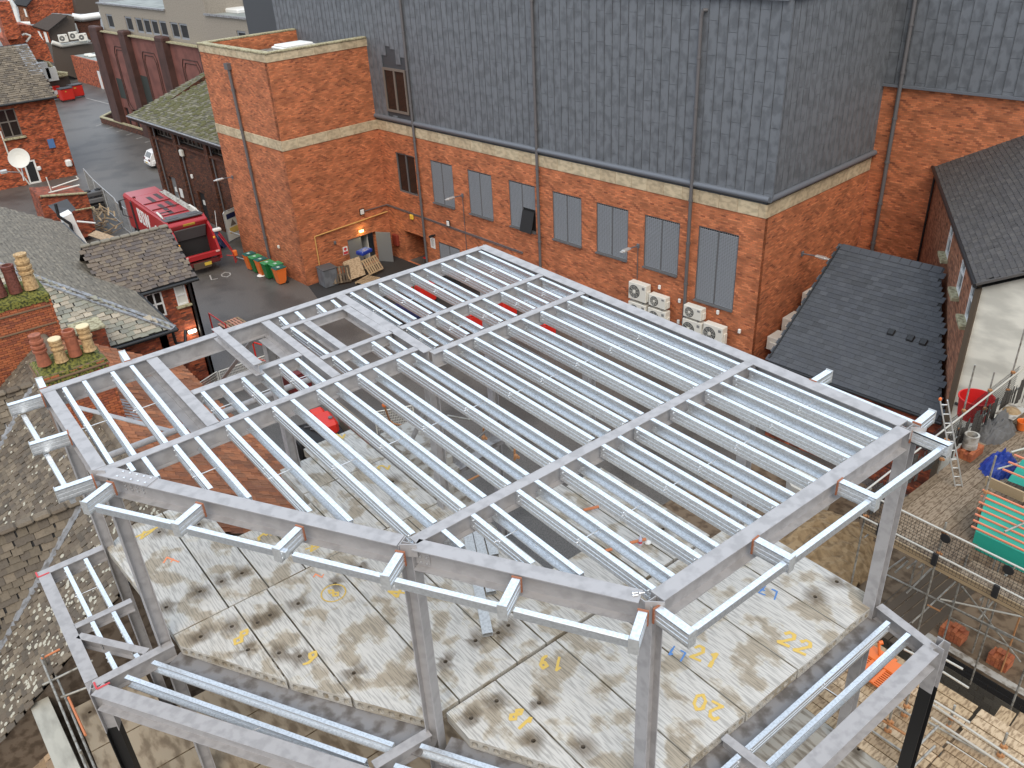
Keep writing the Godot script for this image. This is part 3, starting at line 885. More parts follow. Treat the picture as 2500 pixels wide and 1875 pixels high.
func tower(t):
	var UPV = Vector3.UP
	var TW = 6.42; var TD = 7.9
	var b = MB.new()
	b.wall(th(-TD, -TW, 0), E1, TD, 8.06, [], 0.3)
	b.wall(th(-TD, -TW, 8.62), E1, TD, 4.13, [], 0.3)
	part(t, "tower_wall", b, M.brick)
	var c = MB.new()
	c.wall(th(-0.002, -TW, 0), E2, TW, 8.06, [[3.18, 0.0, 2.1, 1.98]], 0.35)
	c.wall(th(-0.002, -TW, 8.62), E2, TW, 4.13, [], 0.3)
	part(t, "tower_wall", c, M.brick)
	# inner faces of the parapet and the flat roof
	var pr = MB.new()
	pr.quad(th(-TD + 0.3, -TW + 0.3, 12.3), th(-TD + 0.3, 0, 12.3), th(-TD + 0.3, 0, 13.16), th(-TD + 0.3, -TW + 0.3, 13.16), E1)
	pr.quad(th(-TD, 0, 8.0), th(-TD, -TW, 8.0), th(-TD, -TW, 13.0), th(-TD, 0, 13.0), -E1)
	pr.quad(th(-TD + 0.3, -TW + 0.3, 12.3), th(-0.3, -TW + 0.3, 12.3), th(-0.3, -TW + 0.3, 13.16), th(-TD + 0.3, -TW + 0.3, 13.16), E2)
	part(t, "parapet", pr, M.brick)
	stones(t, th(-TD, -TW, 8.06), E1, -E2, TD + 0.02, 0.56)
	stones(t, th(0, -TW - 0.01, 8.06), E2, E1, TW, 0.56)
	stones(t, th(-TD, -TW, 12.72), E1, -E2, TD + 0.02, 0.42)
	stones(t, th(0, -TW - 0.01, 12.72), E2, E1, TW, 0.42)
	var x = 0.0
	for e in [[th(-TD, -TW + 0.12, 13.19), E1, TD + 0.1, -E2], [th(-0.12, -TW + 0.34, 13.19), E2, TW - 0.4, E1], [th(-TD + 0.12, -TW + 0.34, 13.19), E2, TW - 0.4, E1]]:
		x = 0.0
		while x < e[2] - 0.1:
			var w = minf(0.9, e[2] - x)
			var k = MB.new()
			k.cbox(e[0] + e[1] * (x + w / 2), Vector3(w - 0.008, 0.09, 0.42), 0.015, Basis(e[1], UPV, e[3]))
			part(t, "coping_stone", k, M.coping)
			x += w
	var rf = MB.new()
	rf.quad(th(-TD, -TW + 0.1, 12.35), th(0, -TW + 0.1, 12.35), th(0, 0, 12.35), th(-TD, 0, 12.35), UPV)
	part(t, "flat_roof", rf, M.flat_roof)
	var rl = MB.new()
	var rb = Basis(E1, UPV, -E2)
	rl.cbox(th(-2.6, -3.2, 12.62), Vector3(1.5, 0.5, 1.9), 0.04, rb)
	rl.cbox(th(-2.6, -3.2, 12.95), Vector3(1.62, 0.14, 2.0), 0.05, rb)
	rl.cbox(th(-2.6, -3.2, 13.06), Vector3(1.4, 0.12, 1.8), 0.06, rb)
	part(t, "rooflight", rl, M.white_paint)
	var pp = MB.new()
	pp.box(th(-4.43, -TW - 0.12, 12.2), Vector3(0.42, 0.34, 0.24), rb)
	pp.tube(th(-4.35, -TW - 0.12, 12.05), th(-4.05, -TW - 0.12, 0.1), 0.085, 10)
	for k in 5:
		pp.tube(th(-4.33 + k * 0.06, -TW - 0.12, 11.0 - k * 2.2), th(-4.33 + k * 0.06, -TW - 0.12, 10.88 - k * 2.2), 0.11, 10)
	part(t, "downpipe", pp, M.pipe)
	# stage door: fixed leaf, open leaf, pale inner wall, dark lobby
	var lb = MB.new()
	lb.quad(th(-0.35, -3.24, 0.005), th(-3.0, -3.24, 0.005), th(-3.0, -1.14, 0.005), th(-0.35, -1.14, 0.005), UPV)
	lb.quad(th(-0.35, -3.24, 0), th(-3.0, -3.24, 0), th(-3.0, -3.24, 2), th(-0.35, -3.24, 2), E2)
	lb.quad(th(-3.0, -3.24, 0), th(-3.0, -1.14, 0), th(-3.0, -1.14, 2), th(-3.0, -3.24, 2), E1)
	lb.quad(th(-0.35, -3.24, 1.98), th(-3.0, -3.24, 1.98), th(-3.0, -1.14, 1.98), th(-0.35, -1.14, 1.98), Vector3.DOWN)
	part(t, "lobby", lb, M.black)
	var iw = MB.new()
	iw.box(th(-1.1, -1.5, 1.0), Vector3(1.3, 1.95, 0.04), Basis(E1, UPV, -E2))
	part(t, "inner_wall", iw, M.white_paint)
	var d1 = MB.new()
	d1.cbox(th(-0.1, -2.72, 0.98), Vector3(1.03, 1.94, 0.05), 0.008, Basis(E2, UPV, -E1))
	part(t, "door", d1, M.door_grey)
	var d2 = MB.new()
	var du = (E1 * 0.86 + E2 * 0.5).normalized()
	var hp = th(0.02, -1.16, 0.98)
	d2.cbox(hp + du * 0.5, Vector3(1.0, 1.94, 0.05), 0.008, Basis(du, UPV, du.cross(UPV)))
	var d2n = part(t, "door", d2, M.door_grey)
	d2n.set_meta("label", "grey door leaf standing open")
	var hb = MB.new()
	hb.tube(hp + du * 0.1 - du.cross(UPV) * 0.06, hp + du * 0.92 - du.cross(UPV) * 0.06, 0.02, 6)
	hb.box(hp + du * 0.4 + Vector3(0, 0.62, 0) - du.cross(UPV) * 0.03, Vector3(0.24, 0.12, 0.02), Basis(du, UPV, du.cross(UPV)))
	part(d2n, "push_bar", hb, M.off_white)
	# yellow gas pipe
	var gp = MB.new()
	gp.path([th(0.08, -5.45, 0.2), th(0.08, -5.45, 2.86), th(0.08, -0.12, 3.0)], 0.035, 8)
	part(t, "gas_pipe", gp, mat("ochre_pipe", lin(0.62, 0.36, 0.12), 0.5))

func wall_lamp(label: String, at: Vector3, n: Vector3, u: Vector3):
	var l = thing("wall_lamp", label, "wall lamp", at, "street lamp heads bracketed off the brick walls")
	var a = MB.new()
	a.box(at, Vector3(0.14, 0.2, 0.06), Basis(u, Vector3.UP, n))
	a.tube(at, at + n * 0.62 + Vector3.UP * 0.06, 0.03, 8)
	part(l, "bracket", a, M.zinc_cap)
	var h = MB.new()
	var c = at + n * 0.85 + Vector3.UP * 0.06
	h.cbox(c, Vector3(0.22, 0.09, 0.5), 0.035, Basis(u, Vector3.UP, n))
	h.cbox(c + n * 0.28 - Vector3.UP * 0.01, Vector3(0.16, 0.06, 0.22), 0.025, Basis(u, Vector3.UP, n))
	part(l, "lamp_head", h, M.galv_dull)
	var g = MB.new()
	g.box(c + n * 0.1 - Vector3.UP * 0.05, Vector3(0.16, 0.012, 0.3), Basis(u, Vector3.UP, n))
	part(l, "lens", g, M.off_white)

func ac_unit(label: String, o: Vector3, u: Vector3, n: Vector3, w: float, h: float, face: Vector3, d := 0.36):
	# o is the lower left corner against the wall; the fan side looks along n
	var a = thing("air_conditioner", label, "air conditioner", o, "outdoor air conditioning units on the brick walls")
	var bs = Basis(u, Vector3.UP, n)
	var c = o + u * w / 2 + Vector3.UP * h / 2 + n * (0.12 + d / 2)
	var b = MB.new()
	b.cbox(c, Vector3(w, h, d), 0.02, bs)
	b.cbox(c + u * (w / 2 + 0.03) - Vector3.UP * h * 0.12, Vector3(0.07, h * 0.6, d * 0.6), 0.02, bs)
	part(a, "casing", b, M.plastic_ac)
	var f = MB.new()
	var fc = c - u * w * 0.16 + n * (d / 2 + 0.004)
	var R = minf(h * 0.36, w * 0.28)
	f.lathe(fc, [[0.001, 0.004], [R, 0.004], [R + 0.02, 0.012], [R + 0.03, 0.0]], 24, n)
	var fan = part(a, "fan_opening", f, M.grey_glass)
	var g = MB.new()
	for k in 4:
		var rr = R * (k + 0.6) / 4.0
		for i in 20:
			var t0 = TAU * i / 20; var t1 = TAU * (i + 1) / 20
			g.tube(fc + n * 0.014 + (u * cos(t0) + Vector3.UP * sin(t0)) * rr, fc + n * 0.014 + (u * cos(t1) + Vector3.UP * sin(t1)) * rr, 0.006, 3, -1, false)
	for i in 8:
		var t0 = TAU * i / 8
		g.tube(fc + n * 0.018, fc + n * 0.018 + (u * cos(t0) + Vector3.UP * sin(t0)) * R, 0.006, 3, -1, false)
	g.lathe(fc + n * 0.01, [[0.001, 0.016], [R * 0.26, 0.014], [R * 0.3, 0.0]], 12, n)
	part(fan, "fan_guard", g, M.plastic_ac)
	var bd = MB.new()
	bd.box(c + u * w * 0.34 + Vector3.UP * h * 0.3 + n * (d / 2 + 0.003), Vector3(w * 0.14, h * 0.15, 0.006), bs)
	part(a, "badge", bd, mat("badge_grey", lin(0.2, 0.2, 0.2), 0.5))
	var br = MB.new()
	for sx in [0.15, 0.85]:
		br.bar(o + u * w * sx - Vector3.UP * 0.03, o + u * w * sx - Vector3.UP * 0.03 + n * (d + 0.16), 0.04, 0.04)
	part(a, "bracket", br, M.frame_grey)

func sensor(called: String, label: String, cat: String, at: Vector3, n: Vector3, u: Vector3, s: Vector3, m: Material, rim: Material = null):
	var t = thing(called, label, cat, at)
	var bs = Basis(u, Vector3.UP, n)
	if rim != null:
		var r = MB.new()
		r.cbox(at + n * s.z * 0.35, Vector3(s.x * 1.25, s.y * 1.25, s.z * 0.7), 0.02, bs)
		part(t, "surround", r, rim)
	var b = MB.new()
	b.cbox(at + n * s.z * 0.55, s, minf(s.x, s.z) * 0.25, bs)
	part(t, "housing", b, m)
	return t

func fixtures():
	var nf = -E2
	wall_lamp("grey lamp head on the brick wall between the first two louvres beside the door corner", th(7.5, -0.02, 5.42), nf, E1)
	wall_lamp("grey lamp head on the brick wall beneath two louvres, left of the stacked air conditioners", th(19.95, -0.02, 5.42), nf, E1)
	wall_lamp("grey lamp head on the brick side wall above the slate roof", th(26.34, 3.3, 5.6), E1, -E2)
	wall_lamp("grey lamp head on the left face of the brick tower above the red lorry", th(-7.1, -6.44, 5.4), nf, E1)
	ac_unit("tall air conditioner, top left one of the four grouped left of the pipe", th(19.82, -0.02, 2.93), E1, nf, 1.04, 0.86, nf)
	ac_unit("tall air conditioner, bottom left one of the group, half hidden by the steel roof edge", th(19.82, -0.02, 1.93), E1, nf, 1.04, 0.86, nf)
	ac_unit("low air conditioner, top right one of the four grouped left of the pipe", th(21.02, -0.02, 2.93), E1, nf, 0.96, 0.56, nf)
	ac_unit("tall air conditioner beneath the low one, left of the downpipe", th(21.0, -0.02, 1.95), E1, nf, 1.02, 0.86, nf)
	ac_unit("low air conditioner right of the downpipe, on top of a taller one", th(22.98, -0.02, 2.97), E1, nf, 0.96, 0.56, nf)
	ac_unit("tall air conditioner right of the downpipe, beneath the low one", th(22.96, -0.02, 2.0), E1, nf, 1.02, 0.86, nf)
	ac_unit("single air conditioner nearest the brick corner, lowest on the front wall", th(24.08, -0.02, 2.12), E1, nf, 1.02, 0.86, nf)
	ac_unit("smallest air conditioner on a bracket round the brick corner, lowest of three", th(26.34, 1.72, 1.95), -E2, E1, 0.85, 0.62, E1, 0.75)
	ac_unit("middle air conditioner of the three round the brick corner", th(26.34, 2.95, 2.1), -E2, E1, 0.95, 0.95, E1, 0.85)
	ac_unit("tallest air conditioner of the three round the brick corner, next to the slate roof", th(26.34, 4.5, 2.35), -E2, E1, 1.0, 1.4, E1, 0.9)
	for e in [[21.3, 3.75, "beside the top left air conditioner"], [22.45, 3.4, "right of the low air conditioner"], [22.45, 2.35, "beside the lower middle air conditioner"], [24.5, 3.45, "right of the air conditioner pair"], [25.65, 2.9, "right of the single air conditioner by the corner"]]:
		sensor("isolator_switch", "small white isolator box " + e[2], "switch box", th(e[0], -0.02, e[1]), nf, E1, Vector3(0.13, 0.2, 0.1), M.white_paint)
	sensor("security_light", "white light in a black surround on the tower above the gas pipe", "wall light", th(0.02, -1.95, 3.45), E1, E2, Vector3(0.26, 0.3, 0.1), M.white_paint, M.black)
	sensor("security_light", "white light in a black surround on the front wall under the first louvre", "wall light", th(6.06, -0.02, 3.5), nf, E1, Vector3(0.22, 0.3, 0.1), M.white_paint, M.black)
	sensor("alarm_box", "yellow alarm box on the brick wall beside the downpipe", "alarm", th(2.54, -0.02, 3.15), nf, E1, Vector3(0.3, 0.3, 0.1), mat("alarm_yellow", lin(0.8, 0.5, 0.05), 0.5))
	var lamp = sensor("door_lamp", "lit lamp above the stage door", "wall light", th(0.02, -2.2, 2.3), E1, E2, Vector3(0.34, 0.16, 0.1), emis("lamp_glow", Color(1.0, 0.9, 0.55), 1.2))
	bulb(lamp, th(0.2, -2.2, 2.28), Color(1.0, 0.9, 0.6), 0.25)
	sensor("wall_bell", "small white bulkhead on the lower tower wall above the wheelie bins", "wall light", th(-2.6, -6.44, 1.9), nf, E1, Vector3(0.16, 0.2, 0.12), M.off_white)
	sensor("key_box", "small grey box on the tower wall left of the stage door", "box", th(0.02, -4.15, 2.1), E1, E2, Vector3(0.16, 0.2, 0.08), M.frame_grey)
	var sg = thing("fire_sign", "white sign with a red lower half on the tower beside the stage door", "sign", th(0.02, -3.5, 1.4))
	var sb = MB.new(); sb.box(th(0.03, -3.5, 1.4), Vector3(0.34, 0.5, 0.02), Basis(E2, Vector3.UP, E1)); part(sg, "panel", sb, M.white_paint)
	var sr = MB.new(); sr.box(th(0.043, -3.5, 1.26), Vector3(0.3, 0.16, 0.008), Basis(E2, Vector3.UP, E1)); sr.lathe(th(0.04, -3.5, 1.5), [[0.001, 0.008], [0.09, 0.008], [0.1, 0.0]], 16, E1); part(sg, "print", sr, M.red_paint)
	var nb = thing("notice_board", "white notice with a grey print on the brick wall right of the downpipe", "sign", th(4.36, -0.02, 1.9))
	var nb1 = MB.new(); nb1.box(th(4.36, -0.04, 1.9), Vector3(0.44, 0.66, 0.02), Basis(E1, Vector3.UP, -E2)); part(nb, "panel", nb1, M.white_paint)
	var nb2 = MB.new()
	for k in 6: nb2.box(th(4.36, -0.055, 2.1 - k * 0.075), Vector3(0.3 - (k % 3) * 0.05, 0.016, 0.006), Basis(E1, Vector3.UP, -E2))
	part(nb, "print", nb2, M.frame_grey)
	var cc = thing("cctv_camera", "dark security camera above the white notice", "camera", th(4.6, -0.02, 2.45))
	var c1 = MB.new(); c1.box(th(4.6, -0.1, 2.45), Vector3(0.08, 0.08, 0.2), Basis(E1, Vector3.UP, -E2)); c1.cbox(th(4.55, -0.25, 2.42), Vector3(0.14, 0.14, 0.34), 0.03, Basis(E1, Vector3.UP, -E2)); part(cc, "body", c1, M.black)
	var eb = thing("extinguisher_box", "dark red box on the brick wall by the open door", "box", th(0.9, -0.02, 1.2))
	var e1b = MB.new(); e1b.cbox(th(0.62, -0.12, 1.25), Vector3(0.5, 0.7, 0.2), 0.02, Basis(E1, Vector3.UP, -E2)); part(eb, "cabinet", e1b, mat("dark_red", lin(0.22, 0.035, 0.02), 0.6))
	# red chair in the alcove
	var ch = thing("red_chair", "red plastic chair in the dark alcove", "chair", th(2.95, 0.7, 0))
	var red = mat("plastic_red", lin(0.55, 0.02, 0.02), 0.45)
	var s1 = MB.new(); s1.cbox(th(2.95, 0.5, 0.45), Vector3(0.46, 0.04, 0.46), 0.015, Basis(E1, Vector3.UP, -E2)); part(ch, "seat", s1, red)
	var s2 = MB.new(); s2.cbox(th(3.2, 0.5, 0.72), Vector3(0.04, 0.46, 0.44), 0.015, Basis(E1, Vector3.UP, -E2)); part(ch, "backrest", s2, red)
	for sx in [-0.2, 0.2]:
		for sy in [-0.2, 0.2]:
			var lg = MB.new(); lg.tube(th(2.95 + sx, 0.5 + sy, 0), th(2.95 + sx * 0.9, 0.5 + sy * 0.9, 0.44), 0.018, 6); part(ch, "leg", lg, M.frame_grey)

func emis(key: String, c: Color, e: float) -> StandardMaterial3D:
	var m = mat(key, c, 0.4)
	m.emission_enabled = true; m.emission = c; m.emission_energy_multiplier = e
	return m

func bulb(parent, at: Vector3, c: Color, e: float):
	var l = OmniLight3D.new()
	l.name = "lamp_light"
	l.light_color = c; l.light_energy = e; l.omni_range = 12; l.omni_attenuation = 2; l.light_size = 0.1; l.shadow_enabled = true
	parent.add_child(l)
	l.position = at - base_of(parent)

func hl(s: float, t: float, y: float) -> Vector3:
	return Vector3(24.378, y, -101.096) + E1 * s + E2 * t
func bh(s: float, t: float, y: float) -> Vector3:
	return Vector3(19.157, y, -58.156) + E1 * s + E2 * t

# a solid whose front outline is given, running back by d
func prism(parent, called: String, pts: Array, d: Vector3, m: Material, hint := Vector3(0, 0, 1)):
	var b = MB.new()
	var p2 = PackedVector2Array()
	var u = Vector3.UP.cross(hint).normalized()
	if absf(hint.y) > 0.9:
		u = Vector3.RIGHT
	var v = hint.cross(u)
	for q in pts:
		p2.append(Vector2(q.dot(u), q.dot(v)))
	var ids = Geometry2D.triangulate_polygon(p2)
	for i in range(0, ids.size(), 3):
		b.tri(pts[ids[i]], pts[ids[i + 1]], pts[ids[i + 2]], hint)
		b.tri(pts[ids[i]] + d, pts[ids[i + 1]] + d, pts[ids[i + 2]] + d, -hint)
	var c = Vector3.ZERO
	for q in pts:
		c += q
	c /= pts.size()
	for i in pts.size():
		var a = pts[i]; var e = pts[(i + 1) % pts.size()]
		b.quad(a, e, e + d, a + d, (a + e) * 0.5 - c)
	return part(parent, called, b, m)

func far_left():
	var UPV = Vector3.UP
	# ---- rendered hall with a concrete upper storey
	var t = thing("rendered_hall", "dark red rendered hall with buttress strips and a grey concrete upper storey", "building", hl(0, 0, 0))
	var b = MB.new()
	b.wall(hl(-1.0, 0, 0), E1, 46.0, 9.85, [[2.2, 0, 1.1, 2.3], [4.4, 0, 1.1, 2.3]], 0.3)
	b.quad(hl(-1, 0, 0), hl(-1, 22, 0), hl(-1, 22, 9.85), hl(-1, 0, 9.85), -E1)
	b.quad(hl(-1, 0, 9.85), hl(45, 0, 9.85), hl(45, 22, 9.85), hl(-1, 22, 9.85), UPV)
	part(t, "wall", b, M.render_red)
	for s in [1.2, 3.4]:
		var d = MB.new(); d.quad(hl(s, 0.2, 0), hl(s + 1.1, 0.2, 0), hl(s + 1.1, 0.2, 2.3), hl(s, 0.2, 2.3), -E2)
		part(t, "door", d, M.black)
	for s in [[-1.3, 0.9], [6.6, 8.1], [15.3, 17.0], [24.2, 25.8]]:
		var pz = MB.new()
		pz.box(hl((s[0] + s[1]) / 2, -0.25, 5.0), Vector3(s[1] - s[0], 10.0, 0.7), Basis(E1, UPV, -E2))
		part(t, "buttress", pz, M.render_red_dark)
		var cp = MB.new()
		cp.cbox(hl((s[0] + s[1]) / 2, -0.22, 10.1), Vector3(s[1] - s[0] + 0.1, 0.5, 0.8), 0.12, Basis(E1, UPV, -E2))
		part(t, "buttress_cap", cp, M.render_red_dark)
	var cop = MB.new(); cop.box(hl(12, -0.02, 9.9), Vector3(26, 0.12, 0.5), Basis(E1, UPV, -E2)); part(t, "coping", cop, M.coping)
	for s in [[2.9, 5.9], [10.0, 13.4], [18.9, 22.6]]:
		var mo = MB.new()
		for k in 2:
			var a = s[0] + k * 0.35; var z = s[1] - k * 0.35; var y1 = 8.6 - k * 0.3; var y0 = 2.6 + k * 0.5
			var pts = [hl(a, -0.03, y0), hl(a, -0.03, y1 - 0.6), hl(a + 0.4, -0.03, y1), hl(z - 0.4, -0.03, y1), hl(z, -0.03, y1 - 0.6), hl(z, -0.03, y0), hl(z - 0.7, -0.03, y0 - 0.7), hl(a + 0.7, -0.03, y0 - 0.7), hl(a, -0.03, y0)]
			mo.path(pts, 0.05, 5)
		part(t, "moulding", mo, M.render_red_dark)
	var gp = MB.new()
	gp.box(hl(2.1, -0.03, 4.3), Vector3(1.6, 2.0, 0.04), Basis(E1, UPV, -E2)); part(t, "painted_patch", gp, mat("dark_green", lin(0.032, 0.04, 0.036), 0.8))
	gp = MB.new(); gp.box(hl(9.1, -0.03, 4.4), Vector3(1.7, 3.6, 0.04), Basis(E1, UPV, -E2)); part(t, "painted_patch", gp, mats.dark_green)
	gp = MB.new(); gp.box(hl(21.5, -0.05, 3.6), Vector3(2.2, 1.7, 0.05), Basis(E1, UPV, -E2)); part(t, "white_panel", gp, M.off_white)
	var cw = MB.new()
	var wins = [[2.0, 1.7], [6.9, 1.7], [9.4, 1.6], [11.2, 1.6], [13.0, 1.6], [14.9, 1.6], [17.35, 1.6], [19.15, 1.7], [29.95, 1.5]]
	var holes = []
	for w in wins:
		holes.append([w[0] - 0.6, 0.3, w[1], 1.35])
	cw.wall(hl(0.6, 0.35, 9.9), E1, 44.0, 2.6, holes, 0.25)
	cw.quad(hl(0.6, 0.35, 9.9), hl(0.6, 12, 9.9), hl(0.6, 12, 12.5), hl(0.6, 0.35, 12.5), -E1)
	part(t, "concrete_storey", cw, M.concrete_wall)
	for w in wins:
		var f = framed(t, "window", hl(w[0], 0.45, 10.2), E1, w[1], 1.35, 0.16, 1 if w[1] > 1.95 else 0, M.louvre, M.black, "pane")
	var rf = MB.new(); rf.quad(hl(0.6, 0.35, 12.48), hl(17.0, 0.35, 12.48), hl(17, 18, 12.48), hl(0.6, 18, 12.48), UPV); rf.quad(hl(25, 0.35, 12.48), hl(44, 0.35, 12.48), hl(44, 12, 12.48), hl(25, 12, 12.48), UPV); part(t, "flat_roof", rf, M.flat_green)
	var ed = MB.new(); ed.box(hl(8.8, 0.3, 12.53), Vector3(16.4, 0.14, 0.25), Basis(E1, UPV, -E2)); ed.box(hl(34.5, 0.3, 12.53), Vector3(19, 0.14, 0.25), Basis(E1, UPV, -E2)); part(t, "roof_edge", ed, M.lead)
	var bx = MB.new(); bx.wall(hl(17.0, 0.352, 12.5), E1, 8.1, 7.0, [], 0.3); bx.quad(hl(25.1, 0.35, 12.4), hl(25.1, 14, 12.4), hl(25.1, 14, 19.5), hl(25.1, 0.35, 19.5), E1); bx.quad(hl(17.0, 0.35, 12.4), hl(17.0, 14, 12.4), hl(17.0, 14, 19.5), hl(17.0, 0.35, 19.5), -E1); part(t, "stair_block", bx, M.concrete_wall)
	var sk = MB.new(); var kc = Vector3(29.694, 12.600, -75.547); sk.cbox(kc, Vector3(2.6, 0.4, 1.6), 0.1, Basis(E1, UPV, -E2)); part(t, "rooflight", sk, M.white_paint)
	sk = MB.new(); kc = Vector3(34.515, 12.600, -81.714); sk.cbox(kc, Vector3(2.6, 0.4, 1.6), 0.1, Basis(E1, UPV, -E2)); part(t, "rooflight", sk, M.white_paint)
	# low kerbed wall in front of the hall
	var kw = thing("low_wall", "low brick planter wall in front of the red rendered hall", "wall", Vector3(23.345, 0.000, -106.083))
	var kb = MB.new()
	var k0 = Vector3(23.267, 0.000, -105.796); var k1 = Vector3(24.848, 0.000, -93.998); var k2 = Vector3(25.335, 0.000, -108.239)
	kb.bar(k0 + UPV * 0.3, k1 + UPV * 0.3 + E1 * 6, 0.3, 0.6); kb.bar(k0 + UPV * 0.3, k2 + UPV * 0.3, 0.3, 0.598)
	part(kw, "wall_body", kb, M.brick_brown)
	var kc2 = MB.new(); kc2.bar(k0 + UPV * 0.65, k1 + UPV * 0.65 + E1 * 6, 0.36, 0.1); kc2.bar(k0 + UPV * 0.648, k2 + UPV * 0.648, 0.36, 0.1); part(kw, "coping", kc2, M.coping)
	# ---- brown brick hall with the mossy roof
	var h = thing("brown_brick_hall", "brown brick building with a mossy slate roof and high strip windows beside the tower", "building", bh(-10, 0, 0))
	b = MB.new()
	b.wall(bh(-10.1, 0, 0), E1, 13.0, 5.3, [[1.1, 0, 1.1, 2.5], [5.8, 0, 1.1, 2.2]], 0.25)
	b.quad(bh(-10.1, 0, 0), bh(-10.1, 9, 0), bh(-10.1, 9, 10.5), bh(-10.1, 0, 6.9), -E1)
	part(h, "wall", b, M.brick_brown)
	var st = MB.new(); st.box(bh(-3.6, 0.5, 6.1), Vector3(13, 1.7, 0.3), Basis(E1, UPV, -E2)); part(h, "window_backing", st, M.black)
	for k in 9:
		var s = -9.8 + k * 1.35
		var wd = framed(h, "window", bh(s, 0.3, 5.5), E1, 1.2, 1.15, 0.06, 1, M.frame_taupe, M.dark_glass, "pane")
	var sl = MB.new(); sl.box(bh(-3.6, -0.02, 5.38), Vector3(13, 0.16, 0.4), Basis(E1, UPV, -E2)); part(h, "sill", sl, M.brick_brown)
	for s in [-9.9, -5.6, -0.6]:
		var pz = MB.new(); pz.box(bh(s, -0.1, 3.3), Vector3(0.5, 6.6, 0.35), Basis(E1, UPV, -E2)); part(h, "pier", pz, M.brick_brown)
		var pi = MB.new(); pi.tube(bh(s + 0.5, -0.12, 6.5), bh(s + 0.55, -0.12, 0.1), 0.06, 8); part(h, "downpipe", pi, M.pipe)
	var d1 = MB.new(); d1.quad(bh(-9, 0.15, 0), bh(-7.9, 0.15, 0), bh(-7.9, 0.15, 2.5), bh(-9, 0.15, 2.5), -E2); part(h, "door", d1, M.door_grey)
	d1 = MB.new(); d1.quad(bh(-4.3, 0.15, 0), bh(-3.2, 0.15, 0), bh(-3.2, 0.15, 2.2), bh(-4.3, 0.15, 2.2), -E2); part(h, "door", d1, M.black)
	for e in [[-8.5, 1.5], [-8.1, 0.9], [-3.75, 1.4]]:
		var nn = MB.new(); nn.box(bh(e[0], 0.12, e[1]), Vector3(0.3, 0.35, 0.03), Basis(E1, UPV, -E2)); part(h, "door_notice", nn, M.white_paint)
	var pitch = deg_to_rad(17.5)
	var su = E2 * cos(pitch) + UPV * sin(pitch)
	var o = bh(-12.0, -0.7, 6.75)
	var rb = MB.new()
	rb.quad(o, o + E1 * 15.5, o + E1 * 15.5 + su * 8.6, o + su * 8.6, UPV)
	rb.quad(o - UPV * 0.12, o + E1 * 15.5 - UPV * 0.12, o + E1 * 15.5 + su * 8.6 - UPV * 0.12, o + su * 8.6 - UPV * 0.12, -UPV)
	part(h, "roof_deck", rb, M.black)
	tiles(h, "slate", o, E1, su, [Vector2(0, 0), Vector2(15.2, 0), Vector2(15.2, 8.5), Vector2(0, 8.5)], 0.33, 0.24, 0.03, M.slate_moss, {"jitter": 0.025, "seed": 31})
	var cl = []; var r = RandomNumberGenerator.new(); r.seed = 4
	var clump = MB.new(); clump.lathe(Vector3.ZERO, [[0.16, 0], [0.12, 0.06], [0.001, 0.09]], 7)
	for i in 900:
		cl.append(Transform3D(Basis(UPV, r.randf() * TAU).scaled(Vector3.ONE * r.randf_range(0.4, 1.5)), o + E1 * r.randf_range(0.2, 15) + su * r.randf_range(0.2, 8.4) + UPV * 0.03))
	multi(h, "moss", clump.mesh(), M.moss_dark, cl)
	var gu = MB.new(); gu.bar(o - E2 * 0.06 - UPV * 0.1, o + E1 * 15.5 - E2 * 0.06 - UPV * 0.1, 0.16, 0.3); part(h, "fascia", gu, M.gutter)
	var ge = MB.new(); ge.tube(o - E2 * 0.16, o + E1 * 15.5 - E2 * 0.16, 0.06, 8); part(h, "gutter", ge, M.lead)
	sensor("round_lamp", "cream round bulkhead lamp high on the brown brick wall", "wall light", bh(-5.0, -0.02, 4.9), -E2, E1, Vector3(0.42, 0.5, 0.25), M.off_white)
	sensor("curved_bracket", "small white lamp low on the brown brick wall between the two downpipes", "wall light", bh(-4.3, -0.02, 3.3), -E2, E1, Vector3(0.2, 0.3, 0.15), M.white_paint)
	for e in [[-7.2, 1.5, "white notice on the brown brick wall left of the dark doorway"], [0.35, 1.3, "white notice at the tower end of the brown brick wall"]]:
		var nn = MB.new(); nn.box(bh(e[0], -0.03, e[1]), Vector3(0.5, 0.7, 0.03), Basis(E1, UPV, -E2)); one("notice", e[2], "sign", nn, M.white_paint, bh(e[0], -0.03, e[1]))
	# ---- distant buildings at the top left
	var g = thing("orange_shed", "low orange brick shed with a flat roof and a white door, behind the red bins", "building", Vector3(28.998, 0.000, -139.187))
	var ga = Vector3(28.922, 0.000, -139.291); var gb = Vector3(29.857, 0.000, -126.649)
	var gu2 = (gb - ga).normalized()
	b = MB.new(); b.wall(ga, gu2, (gb - ga).length() + 6, 3.5, [], 0.3); part(g, "wall", b, M.brick_orange)
	b = MB.new(); b.quad(ga + UPV * 3.45, gb + UPV * 3.45 + gu2 * 6, gb + UPV * 3.45 + gu2 * 6 + E2 * 6, ga + UPV * 3.45 + E2 * 6, UPV); part(g, "flat_roof", b, M.flat_green)
	b = MB.new(); b.box(ga.lerp(gb, 0.80) + UPV * 1.15 - E2 * 0.02, Vector3(0.9, 2.3, 0.08), Basis(gu2, UPV, gu2.cross(UPV))); part(g, "door", b, M.white_paint)
	b = MB.new(); b.box(ga.lerp(gb, 0.88) + UPV * 2.2 - E2 * 0.02, Vector3(0.8, 0.9, 0.08), Basis(gu2, UPV, gu2.cross(UPV))); part(g, "window", b, M.frame_grey)
	for k in 2:
		b = MB.new(); b.cbox(Vector3(30.645, 3.600, -136.419) + gu2 * k * 1.6, Vector3(1.1, 0.35, 1.1), 0.15); part(g, "rooflight", b, M.off_white)
